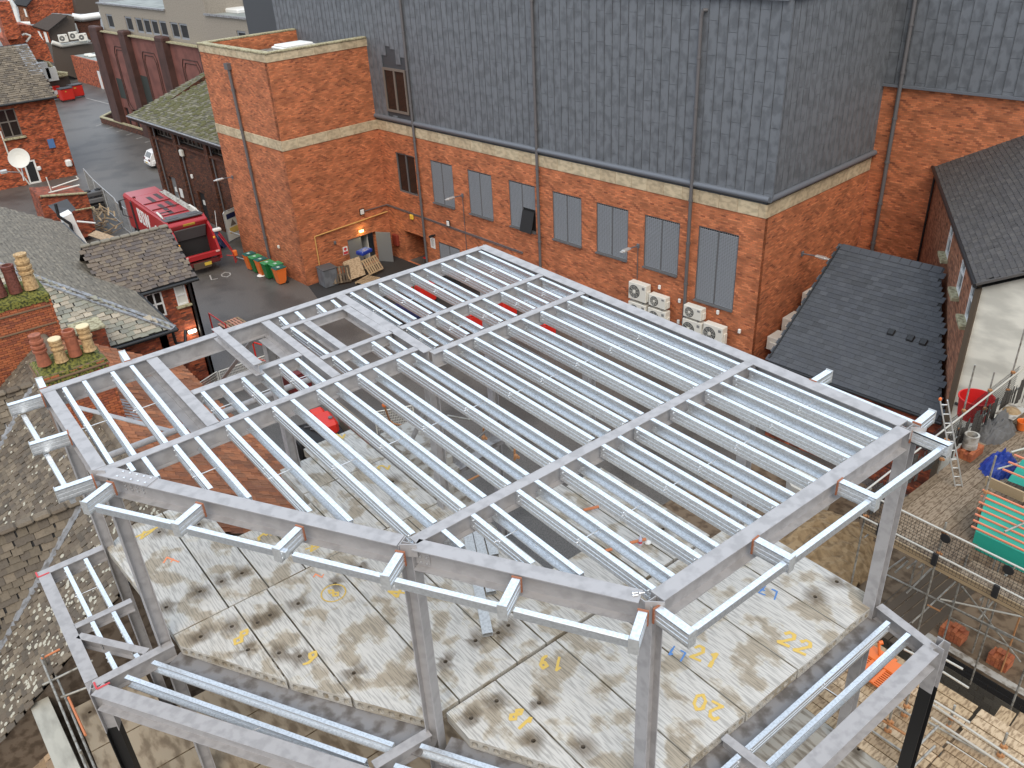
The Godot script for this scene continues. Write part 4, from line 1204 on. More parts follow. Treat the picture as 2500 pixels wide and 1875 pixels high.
	var x = thing("dark_end_building", "dark brown windowless end wall with a parapet roof carrying white air conditioners", "building", Vector3(28.598, 0.000, -138.800))
	prism(x, "wall", [Vector3(27.230, 5.086, -141.000), Vector3(28.494, 4.681, -141.000), Vector3(33.104, 4.454, -141.000), Vector3(31.529, -1.100, -141.000), Vector3(26.671, 1.572, -141.000)], Vector3(0, 0, -8), M.brown_dark)
	b = MB.new(); b.path([Vector3(27.310, 5.337, -140.800), Vector3(28.426, 4.775, -140.800), Vector3(32.046, 4.902, -140.800), Vector3(32.214, 5.132, -140.800)], 0.3, 5); part(x, "parapet", b, M.off_white)
	for e in [Vector3(28.758, 5.735, -141.000), Vector3(30.206, 5.906, -141.000), Vector3(31.321, 5.575, -141.000)]:
		ac_unit(["white air conditioner on the distant dark roof, left of three", "white air conditioner on the distant dark roof, middle of three", "white air conditioner on the distant dark roof, right of three"][0 if e.x < 29.424 else (1 if e.x < 30.783 else 2)], e - Vector3(0.55, 0.5, -0.4), Vector3.RIGHT, Vector3(0, 0, 1), 1.15, 1.0, Vector3(0, 0, 1), 0.5)
	var fx = thing("white_fascia_building", "brown flat roofed building with a white fascia behind the dark end wall", "building", Vector3(32.738, 3.852, -148.000))
	prism(fx, "wall", [Vector3(32.536, 7.709, -148.000), Vector3(33.618, 7.264, -148.000), Vector3(36.360, 7.298, -148.000), Vector3(35.669, 3.486, -148.000), Vector3(31.710, 3.980, -148.000)], Vector3(0, 0, -8), M.brick_brown)
	b = MB.new(); b.path([Vector3(32.403, 7.766, -147.600), Vector3(33.562, 7.416, -147.600), Vector3(36.252, 7.487, -147.600)], 0.5, 4); part(fx, "fascia", b, M.white_paint)
	b = MB.new(); b.path([Vector3(32.419, 6.831, -147.500), Vector3(32.479, 5.589, -147.500)], 0.2, 4); part(fx, "pipe", b, M.off_white)
	prism(fx, "upper_wall", [Vector3(35.439, 10.046, -156.000), Vector3(39.021, 9.709, -156.000), Vector3(38.279, 7.080, -156.000), Vector3(35.114, 7.414, -156.000)], Vector3(0, 0, -8), M.brown_dark)
	var gg = thing("grey_roofed_outbuilding", "outbuilding with a grey pitched roof, white windows and a dark gable wall", "building", Vector3(28.294, 4.563, -146.000))
	prism(gg, "gable_wall", [Vector3(28.237, 6.390, -146.000), Vector3(31.469, 8.186, -146.000), Vector3(32.247, 7.852, -146.000), Vector3(31.802, 4.539, -146.000), Vector3(28.324, 4.661, -146.000)], Vector3(0, 0, -1), M.brown_dark)
	prism(gg, "front_wall", [Vector3(26.297, 7.243, -145.500), Vector3(28.125, 6.387, -145.500), Vector3(28.079, 4.222, -145.500), Vector3(26.954, 5.172, -145.500), Vector3(26.186, 6.563, -145.500)], Vector3(0, 0, -1), M.brick_orange)
	prism(gg, "roof", [Vector3(26.188, 7.385, -145.000), Vector3(28.049, 6.499, -145.000), Vector3(31.253, 8.264, -145.000), Vector3(29.303, 8.668, -145.000)], Vector3(0, -0.4, -1), M.slate_brown[3])
	for e in [[Vector3(26.752, 6.610, -145.300), Vector3(27.011, 6.480, -145.300), Vector3(27.207, 5.156, -145.300), Vector3(26.995, 5.283, -145.300)], [Vector3(27.492, 6.424, -145.300), Vector3(27.801, 6.288, -145.300), Vector3(27.807, 4.476, -145.300), Vector3(27.477, 4.720, -145.300)]]:
		prism(gg, "window", e, Vector3(0, 0, -0.2), M.white_paint)
	var oh = thing("orange_gable_house", "orange brick house with white barge boards and two white windows, farthest top left", "building", Vector3(29.472, 6.730, -158.000))
	prism(oh, "side_wall", [Vector3(28.488, 9.059, -158.000), Vector3(29.921, 10.278, -158.000), Vector3(35.617, 9.737, -158.000), Vector3(35.425, 7.165, -158.000), Vector3(31.946, 7.748, -158.000), Vector3(29.585, 6.396, -158.000), Vector3(28.342, 6.535, -158.000)], Vector3(0, 0, -6), M.brick_orange)
	prism(oh, "gable_wall", [Vector3(26.877, 9.401, -157.500), Vector3(28.448, 9.087, -157.500), Vector3(28.387, 6.667, -157.500), Vector3(26.789, 6.793, -157.500)], Vector3(0, 0, -1), M.brick_pale)
	prism(oh, "roof", [Vector3(26.605, 9.658, -157.000), Vector3(27.673, 10.429, -157.000), Vector3(29.834, 10.327, -157.000), Vector3(28.425, 9.165, -157.000)], Vector3(0, -0.4, -1), M.slate_new[2])
	b = MB.new(); b.path([Vector3(26.379, 10.245, -157.000), Vector3(26.763, 9.177, -157.000), Vector3(26.653, 6.839, -157.000), Vector3(28.179, 6.668, -157.000)], 0.35, 5); part(oh, "barge_board", b, M.white_paint)
	for e in [[Vector3(26.996, 9.243, -157.300), Vector3(27.283, 9.162, -157.300), Vector3(27.139, 7.872, -157.300), Vector3(26.937, 7.893, -157.300)], [Vector3(27.962, 8.832, -157.300), Vector3(28.200, 8.756, -157.300), Vector3(28.210, 7.599, -157.300), Vector3(27.971, 7.678, -157.300)]]:
		prism(oh, "window", e, Vector3(0, 0, -0.2), M.white_paint)
	var oc = thing("orange_rear_house", "bright orange brick rear wall and chimney behind the house with the satellite dish", "building", Vector3(18.989, 7.912, -118.000))
	prism(oc, "chimney", [Vector3(18.483, 12.489, -117.000), Vector3(19.612, 12.455, -117.000), Vector3(19.775, 8.532, -117.000), Vector3(18.151, 8.570, -117.000), Vector3(18.181, 10.834, -117.000)], Vector3(0, 0, -2), M.brick_orange)
	prism(oc, "rear_wall", [Vector3(20.228, 9.860, -119.000), Vector3(21.454, 9.562, -119.000), Vector3(22.534, 7.225, -119.000), Vector3(22.617, 5.289, -119.000), Vector3(21.146, 5.908, -119.000), Vector3(18.966, 5.954, -119.000), Vector3(18.524, 8.335, -119.000)], Vector3(0, 0, -6), M.brick_orange)
	b = MB.new(); b.path([Vector3(20.049, 8.711, -118.500), Vector3(20.405, 8.830, -118.500), Vector3(20.950, 8.523, -118.500), Vector3(20.292, 7.954, -118.500)], 0.12, 5); part(oc, "cable_bracket", b, M.off_white)
	var ob = thing("brown_yard_wall", "brown walled yard with stone coping beside the red bins", "wall", Vector3(24.237, 0.000, -138.388))
	prism(ob, "wall", [Vector3(22.112, 5.278, -126.500), Vector3(22.951, 5.166, -126.500), Vector3(24.134, 3.205, -126.500), Vector3(25.251, 2.862, -126.500), Vector3(25.353, 1.185, -126.500), Vector3(22.240, 1.662, -126.500), Vector3(21.965, 2.795, -126.500)], Vector3(0, 0, -1), M.brown_dark)
	b = MB.new(); b.path([Vector3(22.873, 5.265, -126.000), Vector3(23.940, 3.238, -126.000), Vector3(25.152, 2.928, -126.000)], 0.25, 5); b.path([Vector3(22.046, 2.836, -126.000), Vector3(23.455, 2.810, -126.000), Vector3(25.126, 2.840, -126.000)], 0.25, 5); part(ob, "coping", b, M.coping)
	b = MB.new(); b.box(Vector3(22.266, 3.703, -126.000), Vector3(1.6, 2.0, 1.0)); b.box(Vector3(23.303, 3.194, -126.000), Vector3(1.2, 1.6, 1.0)); part(ob, "stored_white_goods", b, M.off_white)
	b = MB.new(); b.path([Vector3(21.646, 5.648, -126.000), Vector3(21.774, 3.951, -126.000), Vector3(21.878, 2.861, -126.000)], 0.3, 6); part(ob, "black_pipe", b, M.black)
	# ---- house with the satellite dish
	dish_house()

func dish_house():
	var UPV = Vector3.UP
	var t = thing("dish_house", "orange brick house end with a white door, dark sash window and old slate roof", "building", Vector3(15.15, 0, -84.05))
	var b = MB.new()
	b.wall(Vector3(-2, 0, -84.05), Vector3.RIGHT, 17.15, 6.95, [[12.45, 4.1, 1.45, 2.3], [13.2, 0, 0.95, 2.0]], 0.2)
	b.quad(Vector3(15.15, 0, -84.05), Vector3(15.15, 0, -96), Vector3(15.15, 6.95, -96), Vector3(15.15, 6.95, -84.05), Vector3.RIGHT)
	b.tri(Vector3(15.15, 6.95, -84.05), Vector3(15.15, 6.95, -96), Vector3(15.15, 10.3, -90), Vector3.RIGHT)
	part(t, "wall", b, M.brick_orange)
	framed(t, "window", Vector3(10.45, 4.1, -84.15), Vector3.RIGHT, 1.45, 2.3, 0.1, 1, M.frame_taupe, M.dark_glass, "pane", [0.55])
	b = MB.new(); b.cbox(Vector3(11.2, 4.02, -83.95), Vector3(1.8, 0.16, 0.4), 0.03); part(t, "sill", b, M.coping)
	var f = framed(t, "door", Vector3(11.2, 0.0, -84.1), Vector3.RIGHT, 0.95, 2.0, 0.14, 0, M.white_paint, M.black, "pane")
	var pt = deg_to_rad(32)
	var su = Vector3(0, sin(pt), -cos(pt))
	var o = Vector3(-2, 6.85, -83.6)
	b = MB.new(); b.quad(o, o + Vector3(17.3, 0, 0), o + Vector3(17.3, 0, 0) + su * 7.2, o + su * 7.2, UPV); b.quad(o - UPV * 0.1, o + Vector3(17.3, -0.1, 0), o + Vector3(17.3, -0.1, 0) + su * 7.2, o + su * 7.2 - UPV * 0.1, -UPV); part(t, "roof_deck", b, M.black)
	tiles(t, "slate", o, Vector3.RIGHT, su, [Vector2(6, 0), Vector2(17.3, 0), Vector2(17.3, 7.1), Vector2(6, 7.1)], 0.32, 0.26, 0.035, M.slate_west, {"jitter": 0.03, "seed": 41})
	b = MB.new(); b.tube(o + Vector3(0, -0.05, 0.12), o + Vector3(17.3, -0.05, 0.12), 0.09, 8); part(t, "gutter", b, M.gutter)
	b = MB.new(); b.quad(o + Vector3(16.3, 0.06, 0) + su * 3, o + Vector3(17.35, 0.06, 0) + su * 3, o + Vector3(17.35, 0.06, 0) + su * 7, o + Vector3(16.3, 0.06, 0) + su * 7, UPV); part(t, "lead_flashing", b, M.lead)
	b = MB.new(); b.box(Vector3(13.848, 3.059, -84.050) + Vector3(0, 0, 0.06), Vector3(0.5, 0.75, 0.12)); one("blue_box", "small blue box on the orange brick wall", "box", b, mat("blue_box", lin(0.08, 0.17, 0.36), 0.5), Vector3(13.848, 3.059, -84.050))
	b = MB.new(); b.path([Vector3(10.328, 4.749, -84.000), Vector3(10.343, 2.352, -84.000), Vector3(11.324, -0.494, -84.000)], 0.07, 6); part(t, "waste_pipe", b, M.off_white)
	b = MB.new(); b.cbox(Vector3(14.693, 1.201, -83.800), Vector3(0.5, 0.6, 0.5), 0.1); one("flood_lamp", "white flood lamp near the corner of the orange brick house", "wall light", b, M.white_paint, Vector3(14.736, 1.147, -84.050))
	b = MB.new(); b.cbox(Vector3(12.263, 1.218, -83.900), Vector3(0.35, 0.35, 0.3), 0.08); one("door_lamp", "round white lamp beside the white door", "wall light", b, M.white_paint, Vector3(12.285, 1.185, -84.050))
	# dish, on the near roof slope
	var dc = Vector3(10.021, 3.876, -76.220)
	var d = thing("satellite_dish", "white satellite dish on a pole in front of the white door", "satellite dish", dc - Vector3(0, 1.4, 0))
	var nn = Vector3(-0.25, 0.45, 0.85).normalized()
	b = MB.new(); b.lathe(dc, [[0.001, 0.0], [0.3, 0.03], [0.55, 0.11], [0.76, 0.21], [0.78, 0.19], [0.56, 0.08], [0.001, -0.04]], 28, nn); part(d, "reflector", b, M.off_white)
	b = MB.new(); b.path([dc - nn * 0.1, dc - nn * 0.3 - Vector3(0.1, 0.5, 0), dc - Vector3(0.2, 1.7, 0)], 0.06, 6); part(d, "pole", b, M.galv_dull)
	b = MB.new(); b.tube(dc - Vector3(0.3, 1.0, 0) , dc + nn * 1.0 - Vector3(1.2, 1.0, 0), 0.04, 6); b.cbox(dc + nn * 1.0 - Vector3(1.2, 1.0, 0), Vector3(0.5, 0.3, 0.3), 0.06); part(d, "receiver_arm", b, M.galv_dull)

# bricks built one by one over a mortar face; u to the right seen from outside
func brick_face(parent, o: Vector3, u: Vector3, W: float, H: float, tones_: Array, limit: int, seed_: int, skip := []):
	var n = u.cross(Vector3.UP)
	var r = RandomNumberGenerator.new(); r.seed = seed_
	var b = MB.new(); b.cbox(Vector3.ZERO, Vector3(0.213, 0.063, 0.06), 0.006)
	var full = b.mesh()
	b = MB.new(); b.cbox(Vector3.ZERO, Vector3(0.1, 0.063, 0.06), 0.006)
	var half = b.mesh()
	var rows = int(H / 0.075)
	var c = 0
	var xf = []; var cc = []
	for j in range(rows - 1, -1, -1):
		var y = (j + 0.5) * 0.075
		var x = 0.0 if j % 2 == 0 else -0.1125
		while x < W - 0.05:
			var w = 0.225
			var x0 = maxf(x, 0.0); var x1 = minf(x + w, W)
			if x1 - x0 > 0.06:
				var me = full if x1 - x0 > 0.2 else half
				var sc = (x1 - x0 - 0.012) / (0.213 if me == full else 0.1)
				var xfm = Transform3D(Basis(u * sc, Vector3.UP, n), o + u * (x0 + x1) / 2 + Vector3.UP * y + n * r.randf_range(-0.022, -0.014))
				var m = tones_[r.randi() % tones_.size()]
				if c < limit:
					shared(parent, "brick", me, m, xfm)
				else:
					xf.append(xfm); cc.append(m.albedo_color.srgb_to_linear() * r.randf_range(0.85, 1.15))
				c += 1
			x += w
	if xf.size():
		var base = tones_[0].duplicate(); base.albedo_color = Color.WHITE; base.vertex_color_use_as_albedo = true
		multi(parent, "brick_field", full, base, xf, cc)

func pot(parent, at: Vector3, h: float, r: float, kind: int, m: Material, label := ""):
	var b = MB.new()
	var p = []
	if kind == 0:   # plain round pot with a rolled rim
		p = [[r * 1.02, 0], [r * 0.9, h * 0.78], [r * 1.0, h * 0.8], [r * 1.0, h * 0.86], [r * 0.92, h * 0.87], [r * 0.98, h * 0.9], [r * 1.02, h * 0.98], [r * 0.95, h], [r * 0.72, h], [r * 0.7, h * 0.9], [0.001, h * 0.88]]
	elif kind == 1: # tall pot with louvred rings
		p = [[r * 1.1, 0], [r * 0.86, h * 0.42], [r * 1.1, h * 0.44], [r * 1.12, h * 0.5], [r * 0.9, h * 0.52], [r * 1.12, h * 0.6], [r * 1.1, h * 0.66], [r * 0.9, h * 0.68], [r * 1.08, h * 0.76], [r * 1.05, h * 0.82], [r * 0.86, h * 0.84], [r * 0.82, h * 0.94], [r * 0.95, h * 0.95], [r * 0.95, h], [0.001, h]]
	else:           # squat cream pot with collars and a closing cap
		p = [[r * 1.05, 0], [r * 0.9, h * 0.1], [r * 0.82, h * 0.5], [r * 1.02, h * 0.56], [r * 1.04, h * 0.62], [r * 0.84, h * 0.66], [r * 0.84, h * 0.74], [r * 1.0, h * 0.78], [r * 0.98, h * 0.88], [r * 0.86, h * 0.9], [r * 1.0, h * 0.92], [r * 1.0, h], [0.001, h]]
	b.lathe(at, p, 20)
	var o = part(parent, "chimney_pot", b, m)
	if label != "":
		o.set_meta("label", label)
	if kind == 2:
		var c = MB.new(); c.lathe(at + Vector3.UP * h, [[r * 1.0, 0], [r * 1.0, 0.015], [r * 0.95, 0.03], [0.001, 0.03]], 20)
		part(o, "pot_cap", c, M.pot_cream)
	return o

func chimney(called_label: String, x0: float, x1: float, z0: float, z1: float, y0: float, y1: float, bands: Array, limit: int, seed_: int):
	var t = thing("chimney_stack", called_label, "chimney", Vector3((x0 + x1) / 2, y0, (z0 + z1) / 2), "chimney stacks on the old roofs")
	var b = MB.new(); b.box(Vector3((x0 + x1) / 2, (y0 + y1) / 2, (z0 + z1) / 2), Vector3(x1 - x0 - 0.04, y1 - y0, z1 - z0 - 0.04)); part(t, "mortar_core", b, M.mortar)
	brick_face(t, Vector3(x0, y0, z1), Vector3.RIGHT, x1 - x0, y1 - y0, M.brick_tones, limit, seed_)
	var t2 = Vector3(x1, y0, z1)
	brick_face(t, t2, Vector3(0, 0, -1), z1 - z0, y1 - y0, M.brick_tones, 0, seed_ + 1)
	for y in bands:
		var k = MB.new(); k.cbox(Vector3((x0 + x1) / 2, y, (z0 + z1) / 2), Vector3(x1 - x0 + 0.09, 0.06, z1 - z0 + 0.09), 0.015); part(t, "brick_band", k, M.band_dirty)
	return t

func flaunch(t, x0, x1, z0, z1, y, h):
	# mossy mortar cap: a low irregular mound
	var b = MB.new(); var r = RandomNumberGenerator.new(); r.seed = int(x0 * 100)
	var nx = 18; var nz = 8
	var hh = []
	for i in nx + 1:
		var row = []
		for j in nz + 1:
			var e = minf(minf(i, nx - i) / 4.0, minf(j, nz - j) / 3.0)
			row.append(y + h * clampf(e, 0, 1) * (0.75 + 0.25 * r.randf()) + r.randf() * 0.035)
		hh.append(row)
	for i in nx:
		for j in nz:
			var P = []
			for k in [[0, 0], [1, 0], [1, 1], [0, 1]]:
				P.append(Vector3(lerpf(x0, x1, float(i + k[0]) / nx), hh[i + k[0]][j + k[1]], lerpf(z0, z1, float(j + k[1]) / nz)))
			b.quad(P[0], P[1], P[2], P[3], Vector3.UP)
	for i in nx:
		var a0 = Vector3(lerpf(x0, x1, float(i) / nx), hh[i][nz], z1); var a1 = Vector3(lerpf(x0, x1, float(i + 1) / nx), hh[i + 1][nz], z1)
		b.quad(a0, a1, Vector3(a1.x, y - 0.14 - r.randf() * 0.1, z1 + 0.012), Vector3(a0.x, y - 0.14 - r.randf() * 0.1, z1 + 0.012), Vector3(0, 0, 1))
	for j in nz:
		var a0 = Vector3(x1, hh[nx][j], lerpf(z0, z1, float(j) / nz)); var a1 = Vector3(x1, hh[nx][j + 1], lerpf(z0, z1, float(j + 1) / nz))
		b.quad(a0, a1, Vector3(x1 + 0.01, y - 0.12, a1.z), Vector3(x1 + 0.01, y - 0.12, a0.z), Vector3.RIGHT)
	part(t, "mossy_cap", b, M.moss)

func lead_strip(parent, pts: Array, w: float, up := Vector3.UP):
	var b = MB.new()
	var r = RandomNumberGenerator.new(); r.seed = 3
	for i in pts.size() - 1:
		var n = int(pts[i].distance_to(pts[i + 1]) / 0.5) + 1
		for k in n:
			var a = pts[i].lerp(pts[i + 1], float(k) / n); var c = pts[i].lerp(pts[i + 1], float(k + 1.06) / n)
			var d = (c - a).normalized(); var q = d.cross(Vector3.UP).normalized() * w * 0.5
			var l = Vector3.UP * (0.035 + 0.012 * (k % 2))
			b.quad(a - q + l, c - q + l, c + l - Vector3.UP * 0.03, a + l - Vector3.UP * 0.03, Vector3.UP); b.quad(a + l - Vector3.UP * 0.03, c + l - Vector3.UP * 0.03, c + q + l, a + q + l, Vector3.UP)
			b.quad(a - q + l, c - q + l, c - q - l, a - q - l, -q); b.quad(a + q + l, c + q + l, c + q - l, a + q - l, q)
	part(parent, "lead_strip", b, M.lead)

func left_houses():
	var UPV = Vector3.UP
	M.stained_render = mat("stained_render", lin(0.13, 0.10, 0.075), 0.9); world_tex(M.stained_render, texs.dirt, Vector3(0.5, 0.5, 0.5))
	M.mortar = mat("mortar", lin(0.20, 0.13, 0.09), 0.9)
	M.band_dirty = mat("band_dirty", lin(0.16, 0.10, 0.06), 0.9)
	M.pot_cream = mat("pot_cream", lin(0.66, 0.55, 0.34), 0.7)
	M.pot_buff = mat("pot_buff", lin(0.50, 0.34, 0.17), 0.8); world_tex(M.pot_buff, texs.dirt, Vector3(1.5, 1.5, 1.5))
	M.pot_red = mat("pot_red", lin(0.33, 0.105, 0.055), 0.75); world_tex(M.pot_red, texs.soft, Vector3(1.5, 1.5, 1.5))
	M.pot_dark = mat("pot_dark", lin(0.16, 0.05, 0.035), 0.7); world_tex(M.pot_dark, texs.dirt, Vector3(1.5, 1.5, 1.5))
	M.brick_tones = tones("cbrick", [[0.36, 0.105, 0.042], [0.42, 0.13, 0.052], [0.31, 0.088, 0.04], [0.39, 0.12, 0.05], [0.25, 0.075, 0.04]], 0.85)
	# ---- hipped house beyond the chimneys
	var h = thing("hipped_house", "old brick house with a hipped roof of weathered pale slates and a lead hip", "building", Vector3(7.4, 0, -32.6))
	var b = MB.new()
	b.wall(Vector3(-4, 0, -32.6), Vector3.RIGHT, 11.3, 5.5, [], 0.3)
	b.wall(Vector3(7.3, 0, -32.6), Vector3(0, 0, -1), 18.0, 5.5, [], 0.3)
	part(h, "wall", b, M.brick_old)
	var p = deg_to_rad(30)
	var sn = Vector3(0, sin(p), -cos(p)); var sx = Vector3(-cos(p), sin(p), 0)
	var K = Vector3(7.56, 5.5, -32.3)
	var o = K - Vector3(11, 0, 0)
	var HL = 5.0 / cos(p)
	b = MB.new()
	b.poly([o, K, K + Vector3(-5, tan(p) * 5, -5), o + sn * HL], UPV)
	b.poly([K, K + Vector3(0, 0, -18), K + Vector3(-5, tan(p) * 5, -18), K + Vector3(-5, tan(p) * 5, -5)], UPV)
	b.poly([o - UPV * 0.1, K - UPV * 0.1, K + Vector3(-5, tan(p) * 5 - 0.1, -5), o + sn * HL - UPV * 0.1], -UPV)
	part(h, "roof_deck", b, M.black)
	tiles(h, "slate", o + sn * 0.05, Vector3.RIGHT, sn, [Vector2(0, 0), Vector2(10.95, 0), Vector2(6.0, HL), Vector2(0, HL)], 0.29, 0.21, 0.022, M.slate_pale, {"jitter": 0.03, "seed": 51})
	var sm = MB.new(); sm.poly([K + UPV * 0.05, K + Vector3(0, 0.05, -18), K + Vector3(-5, tan(p) * 5 + 0.05, -18), K + Vector3(-5, tan(p) * 5 + 0.05, -5)], UPV); part(h, "slope_bed", sm, M.slate_smear)
	tiles(h, "east_slate", K + Vector3(0, 0.0, -18) + sx * 0.05, Vector3(0, 0, 1), sx, [Vector2(0, 0), Vector2(17.9, 0), Vector2(13.0, HL), Vector2(0, HL)], 0.3, 0.22, 0.022, M.slate_smears, {"jitter": 0.02, "seed": 52, "limit": 0})
	lead_strip(h, [K, K + Vector3(-5, tan(p) * 5, -5)], 0.42)
	b = MB.new(); b.tube(K + Vector3(-2.5, -0.06, 0.1), K + Vector3(0.1, -0.06, 0.1), 0.075, 8); b.tube(K + Vector3(0.08, -0.06, 0.1), K + Vector3(0.08, -0.06, -18), 0.075, 8); part(h, "gutter", b, M.gutter)
	b = MB.new(); b.path([K + Vector3(-0.1, -0.1, 0.1), K + Vector3(-0.05, -0.7, -0.1), K + Vector3(0.35, -0.9, -0.3), K + Vector3(0.55, -0.5, -0.6)], 0.06, 7); part(h, "gutter_pipe", b, M.gutter)
	var pier = MB.new(); pier.box(Vector3(4.6, 3.3, -32.5), Vector3(1.0, 6.4, 1.0)); part(h, "pier", pier, M.brick_old)
	pier = MB.new(); pier.cbox(Vector3(4.6, 6.52, -32.5), Vector3(1.1, 0.1, 1.1), 0.02); part(h, "pier_cap", pier, M.coping)
	# ---- wing with the white windows
	var w = thing("brick_wing", "red brick wing with two white windows under a brown slate roof", "building", Vector3(10, 0, -37.4))
	b = MB.new()
	b.wall(Vector3(7.0, 0, -37.4), Vector3.RIGHT, 3.05, 5.45, [[0.92, 4.0, 0.72, 1.2], [2.2, 4.24, 0.5, 0.98]], 0.12)
	b.wall(Vector3(10.05, 0, -37.4), Vector3(0, 0, -1), 4.6, 5.45, [], 0.3)
	b.tri(Vector3(10.05, 5.45, -37.4), Vector3(10.05, 5.45, -42.0), Vector3(10.05, 7.1, -39.7), Vector3.RIGHT)
	part(w, "wall", b, M.brick_old)
	framed(w, "window", Vector3(7.92, 4.0, -37.45), Vector3.RIGHT, 0.72, 1.2, 0.075, 1, M.white_paint, M.dark_glass, "pane", [0.5])
	framed(w, "window", Vector3(9.2, 4.24, -37.45), Vector3.RIGHT, 0.5, 0.98, 0.07, 0, M.white_paint, M.off_white, "pane", [0.5])
	for e in [[8.28, 5.22, 0.95], [9.45, 5.25, 0.7]]:
		for k in 9:
			var v = MB.new(); v.cbox(Vector3(e[0] + (k - 4) * e[2] / 9.0, e[1] + 0.06 - absf(k - 4) * 0.008, -37.38), Vector3(e[2] / 9.0 - 0.012, 0.2, 0.06), 0.006); part(w, "arch_brick", v, M.brick_tones[k % 4])
	b = MB.new(); b.cbox(Vector3(9.45, 4.2, -37.35), Vector3(0.7, 0.1, 0.2), 0.02); part(w, "sill", b, M.coping)
	p = deg_to_rad(35)
	sn = Vector3(0, sin(p), -cos(p))
	o = Vector3(6.4, 5.45, -37.2)
	b = MB.new(); b.quad(o, o + Vector3(3.85, 0, 0), o + Vector3(3.85, 0, 0) + sn * 3.05, o + sn * 3.05, UPV); b.quad(o + sn * 3.05, o + Vector3(3.85, 0, 0) + sn * 3.05, o + Vector3(3.85, 0, -5), o + Vector3(0, 0, -5), UPV); part(w, "roof_deck", b, M.black)
	tiles(w, "slate", o + sn * 0.02, Vector3.RIGHT, sn, [Vector2(0, 0), Vector2(3.85, 0), Vector2(3.85, 3.05), Vector2(0, 3.05)], 0.25, 0.19, 0.024, M.slate_brown, {"jitter": 0.03, "seed": 53})
	for k in 9:
		var rt = MB.new(); rt.cbox(o + sn * 3.05 + Vector3(0.2 + k * 0.43, 0.05, 0), Vector3(0.42, 0.14, 0.26), 0.05); part(w, "ridge_tile", rt, M.coping_grey)
	b = MB.new(); b.tube(o + Vector3(1.0, -0.1, 0.1), o + Vector3(3.9, -0.1, 0.1), 0.08, 8); b.box(o + Vector3(2.2, -0.06, -0.02), Vector3(3.4, 0.2, 0.06)); part(w, "gutter", b, M.gutter)
	b = MB.new(); b.tube(Vector3(9.86, 5.3, -37.28), Vector3(9.86, 0.1, -37.28), 0.06, 8); part(w, "downpipe", b, M.gutter)
	var lf = sensor("bulkhead_lamp", "lit white bulkhead lamp on the brick wing near the red barrier", "wall light", Vector3(9.5, 2.9, -37.4), Vector3(0, 0, 1), Vector3.RIGHT, Vector3(0.4, 0.16, 0.12), emis("bulkhead_glow", Color(1.0, 0.97, 0.85), 1.3))
	bulb(lf, Vector3(9.5, 2.85, -37.1), Color(1, 0.95, 0.85), 0.3)
	# ---- chimneys
	var c1 = chimney("taller brick chimney stack with a tall ringed buff pot, nearest the left edge", 0.3, 3.3, -30.3, -28.62, 6.9, 9.45, [9.1, 8.5], 300, 61)
	flaunch(c1, 0.3, 3.32, -30.3, -28.6, 9.45, 0.35)
	pot(c1, Vector3(2.95, 9.65, -29.0), 1.15, 0.2, 1, M.pot_buff, "tall buff pot with louvred rings")
	pot(c1, Vector3(2.5, 9.65, -29.0), 0.9, 0.19, 0, M.pot_dark)
	pot(c1, Vector3(2.06, 9.65, -29.0), 0.9, 0.19, 0, M.pot_dark)
	pot(c1, Vector3(1.6, 9.65, -29.0), 0.9, 0.19, 0, M.pot_red)
	var c2 = chimney("mossy brick chimney stack carrying four unlike pots, behind the steel frame's left corner", 1.75, 3.38, -23.65, -22.4, 6.6, 9.55, [9.42, 9.12], 300, 64)
	flaunch(c2, 1.74, 3.39, -23.65, -22.39, 9.5, 0.3)
	pot(c2, Vector3(2.0, 9.74, -22.75), 0.85, 0.155, 1, M.pot_red, "red pot with mossy rings")
	pot(c2, Vector3(2.4, 9.7, -22.75), 0.62, 0.165, 2, M.pot_buff, "squat buff pot with a cream cap")
	pot(c2, Vector3(2.76, 9.74, -22.75), 0.72, 0.16, 0, M.pot_red, "plain red pot")
	pot(c2, Vector3(3.12, 9.76, -22.75), 0.68, 0.165, 2, M.pot_buff, "buff pot with collars and a cream cap")
	# ---- long ridge house: lichened slope to the left, pantiles to the right
	var g = thing("ridge_house", "old house with lichened slates left of its ridge and orange pantiles right of it", "building", Vector3(2.75, 0, -22))
	var mp = atan(0.73)
	var sw = Vector3(cos(mp), sin(mp), 0)
	var WL = 7.0 / cos(mp)
	o = Vector3(2.75 - 7.0, 8.1 - 7.0 * 0.73, -28.6)
	b = MB.new()
	b.quad(o, o + Vector3(0, 0, 12.4), o + Vector3(0, 0, 12.4) + sw * WL, o + sw * WL, UPV)
	var ep = atan2(2.7, 3.95); var se = Vector3(-cos(ep), sin(ep), 0)
	var EL = Vector2(2.7, 3.95).length()
	var oe = Vector3(6.7, 5.4, -16.0)
	b.quad(oe, oe + Vector3(0, 0, -13.0), oe + Vector3(0, 0, -13.0) + se * EL, oe + se * EL, UPV)
	part(g, "roof_deck", b, M.black)
	tiles(g, "stone_slate", o, Vector3(0, 0, 1), sw, [Vector2(0, 0), Vector2(12.4, 0), Vector2(12.4, WL), Vector2(0, WL)], 0.2, 0.15, 0.022, M.slate_lichen, {"jitter": 0.03, "seed": 55})
	var pm = MB.new()
	var prof = []
	for k in 9:
		prof.append(Vector2(-0.13 + 0.26 * k / 8.0, 0.03 * cos(PI * 2 * k / 8.0 * 1.0) + 0.03))
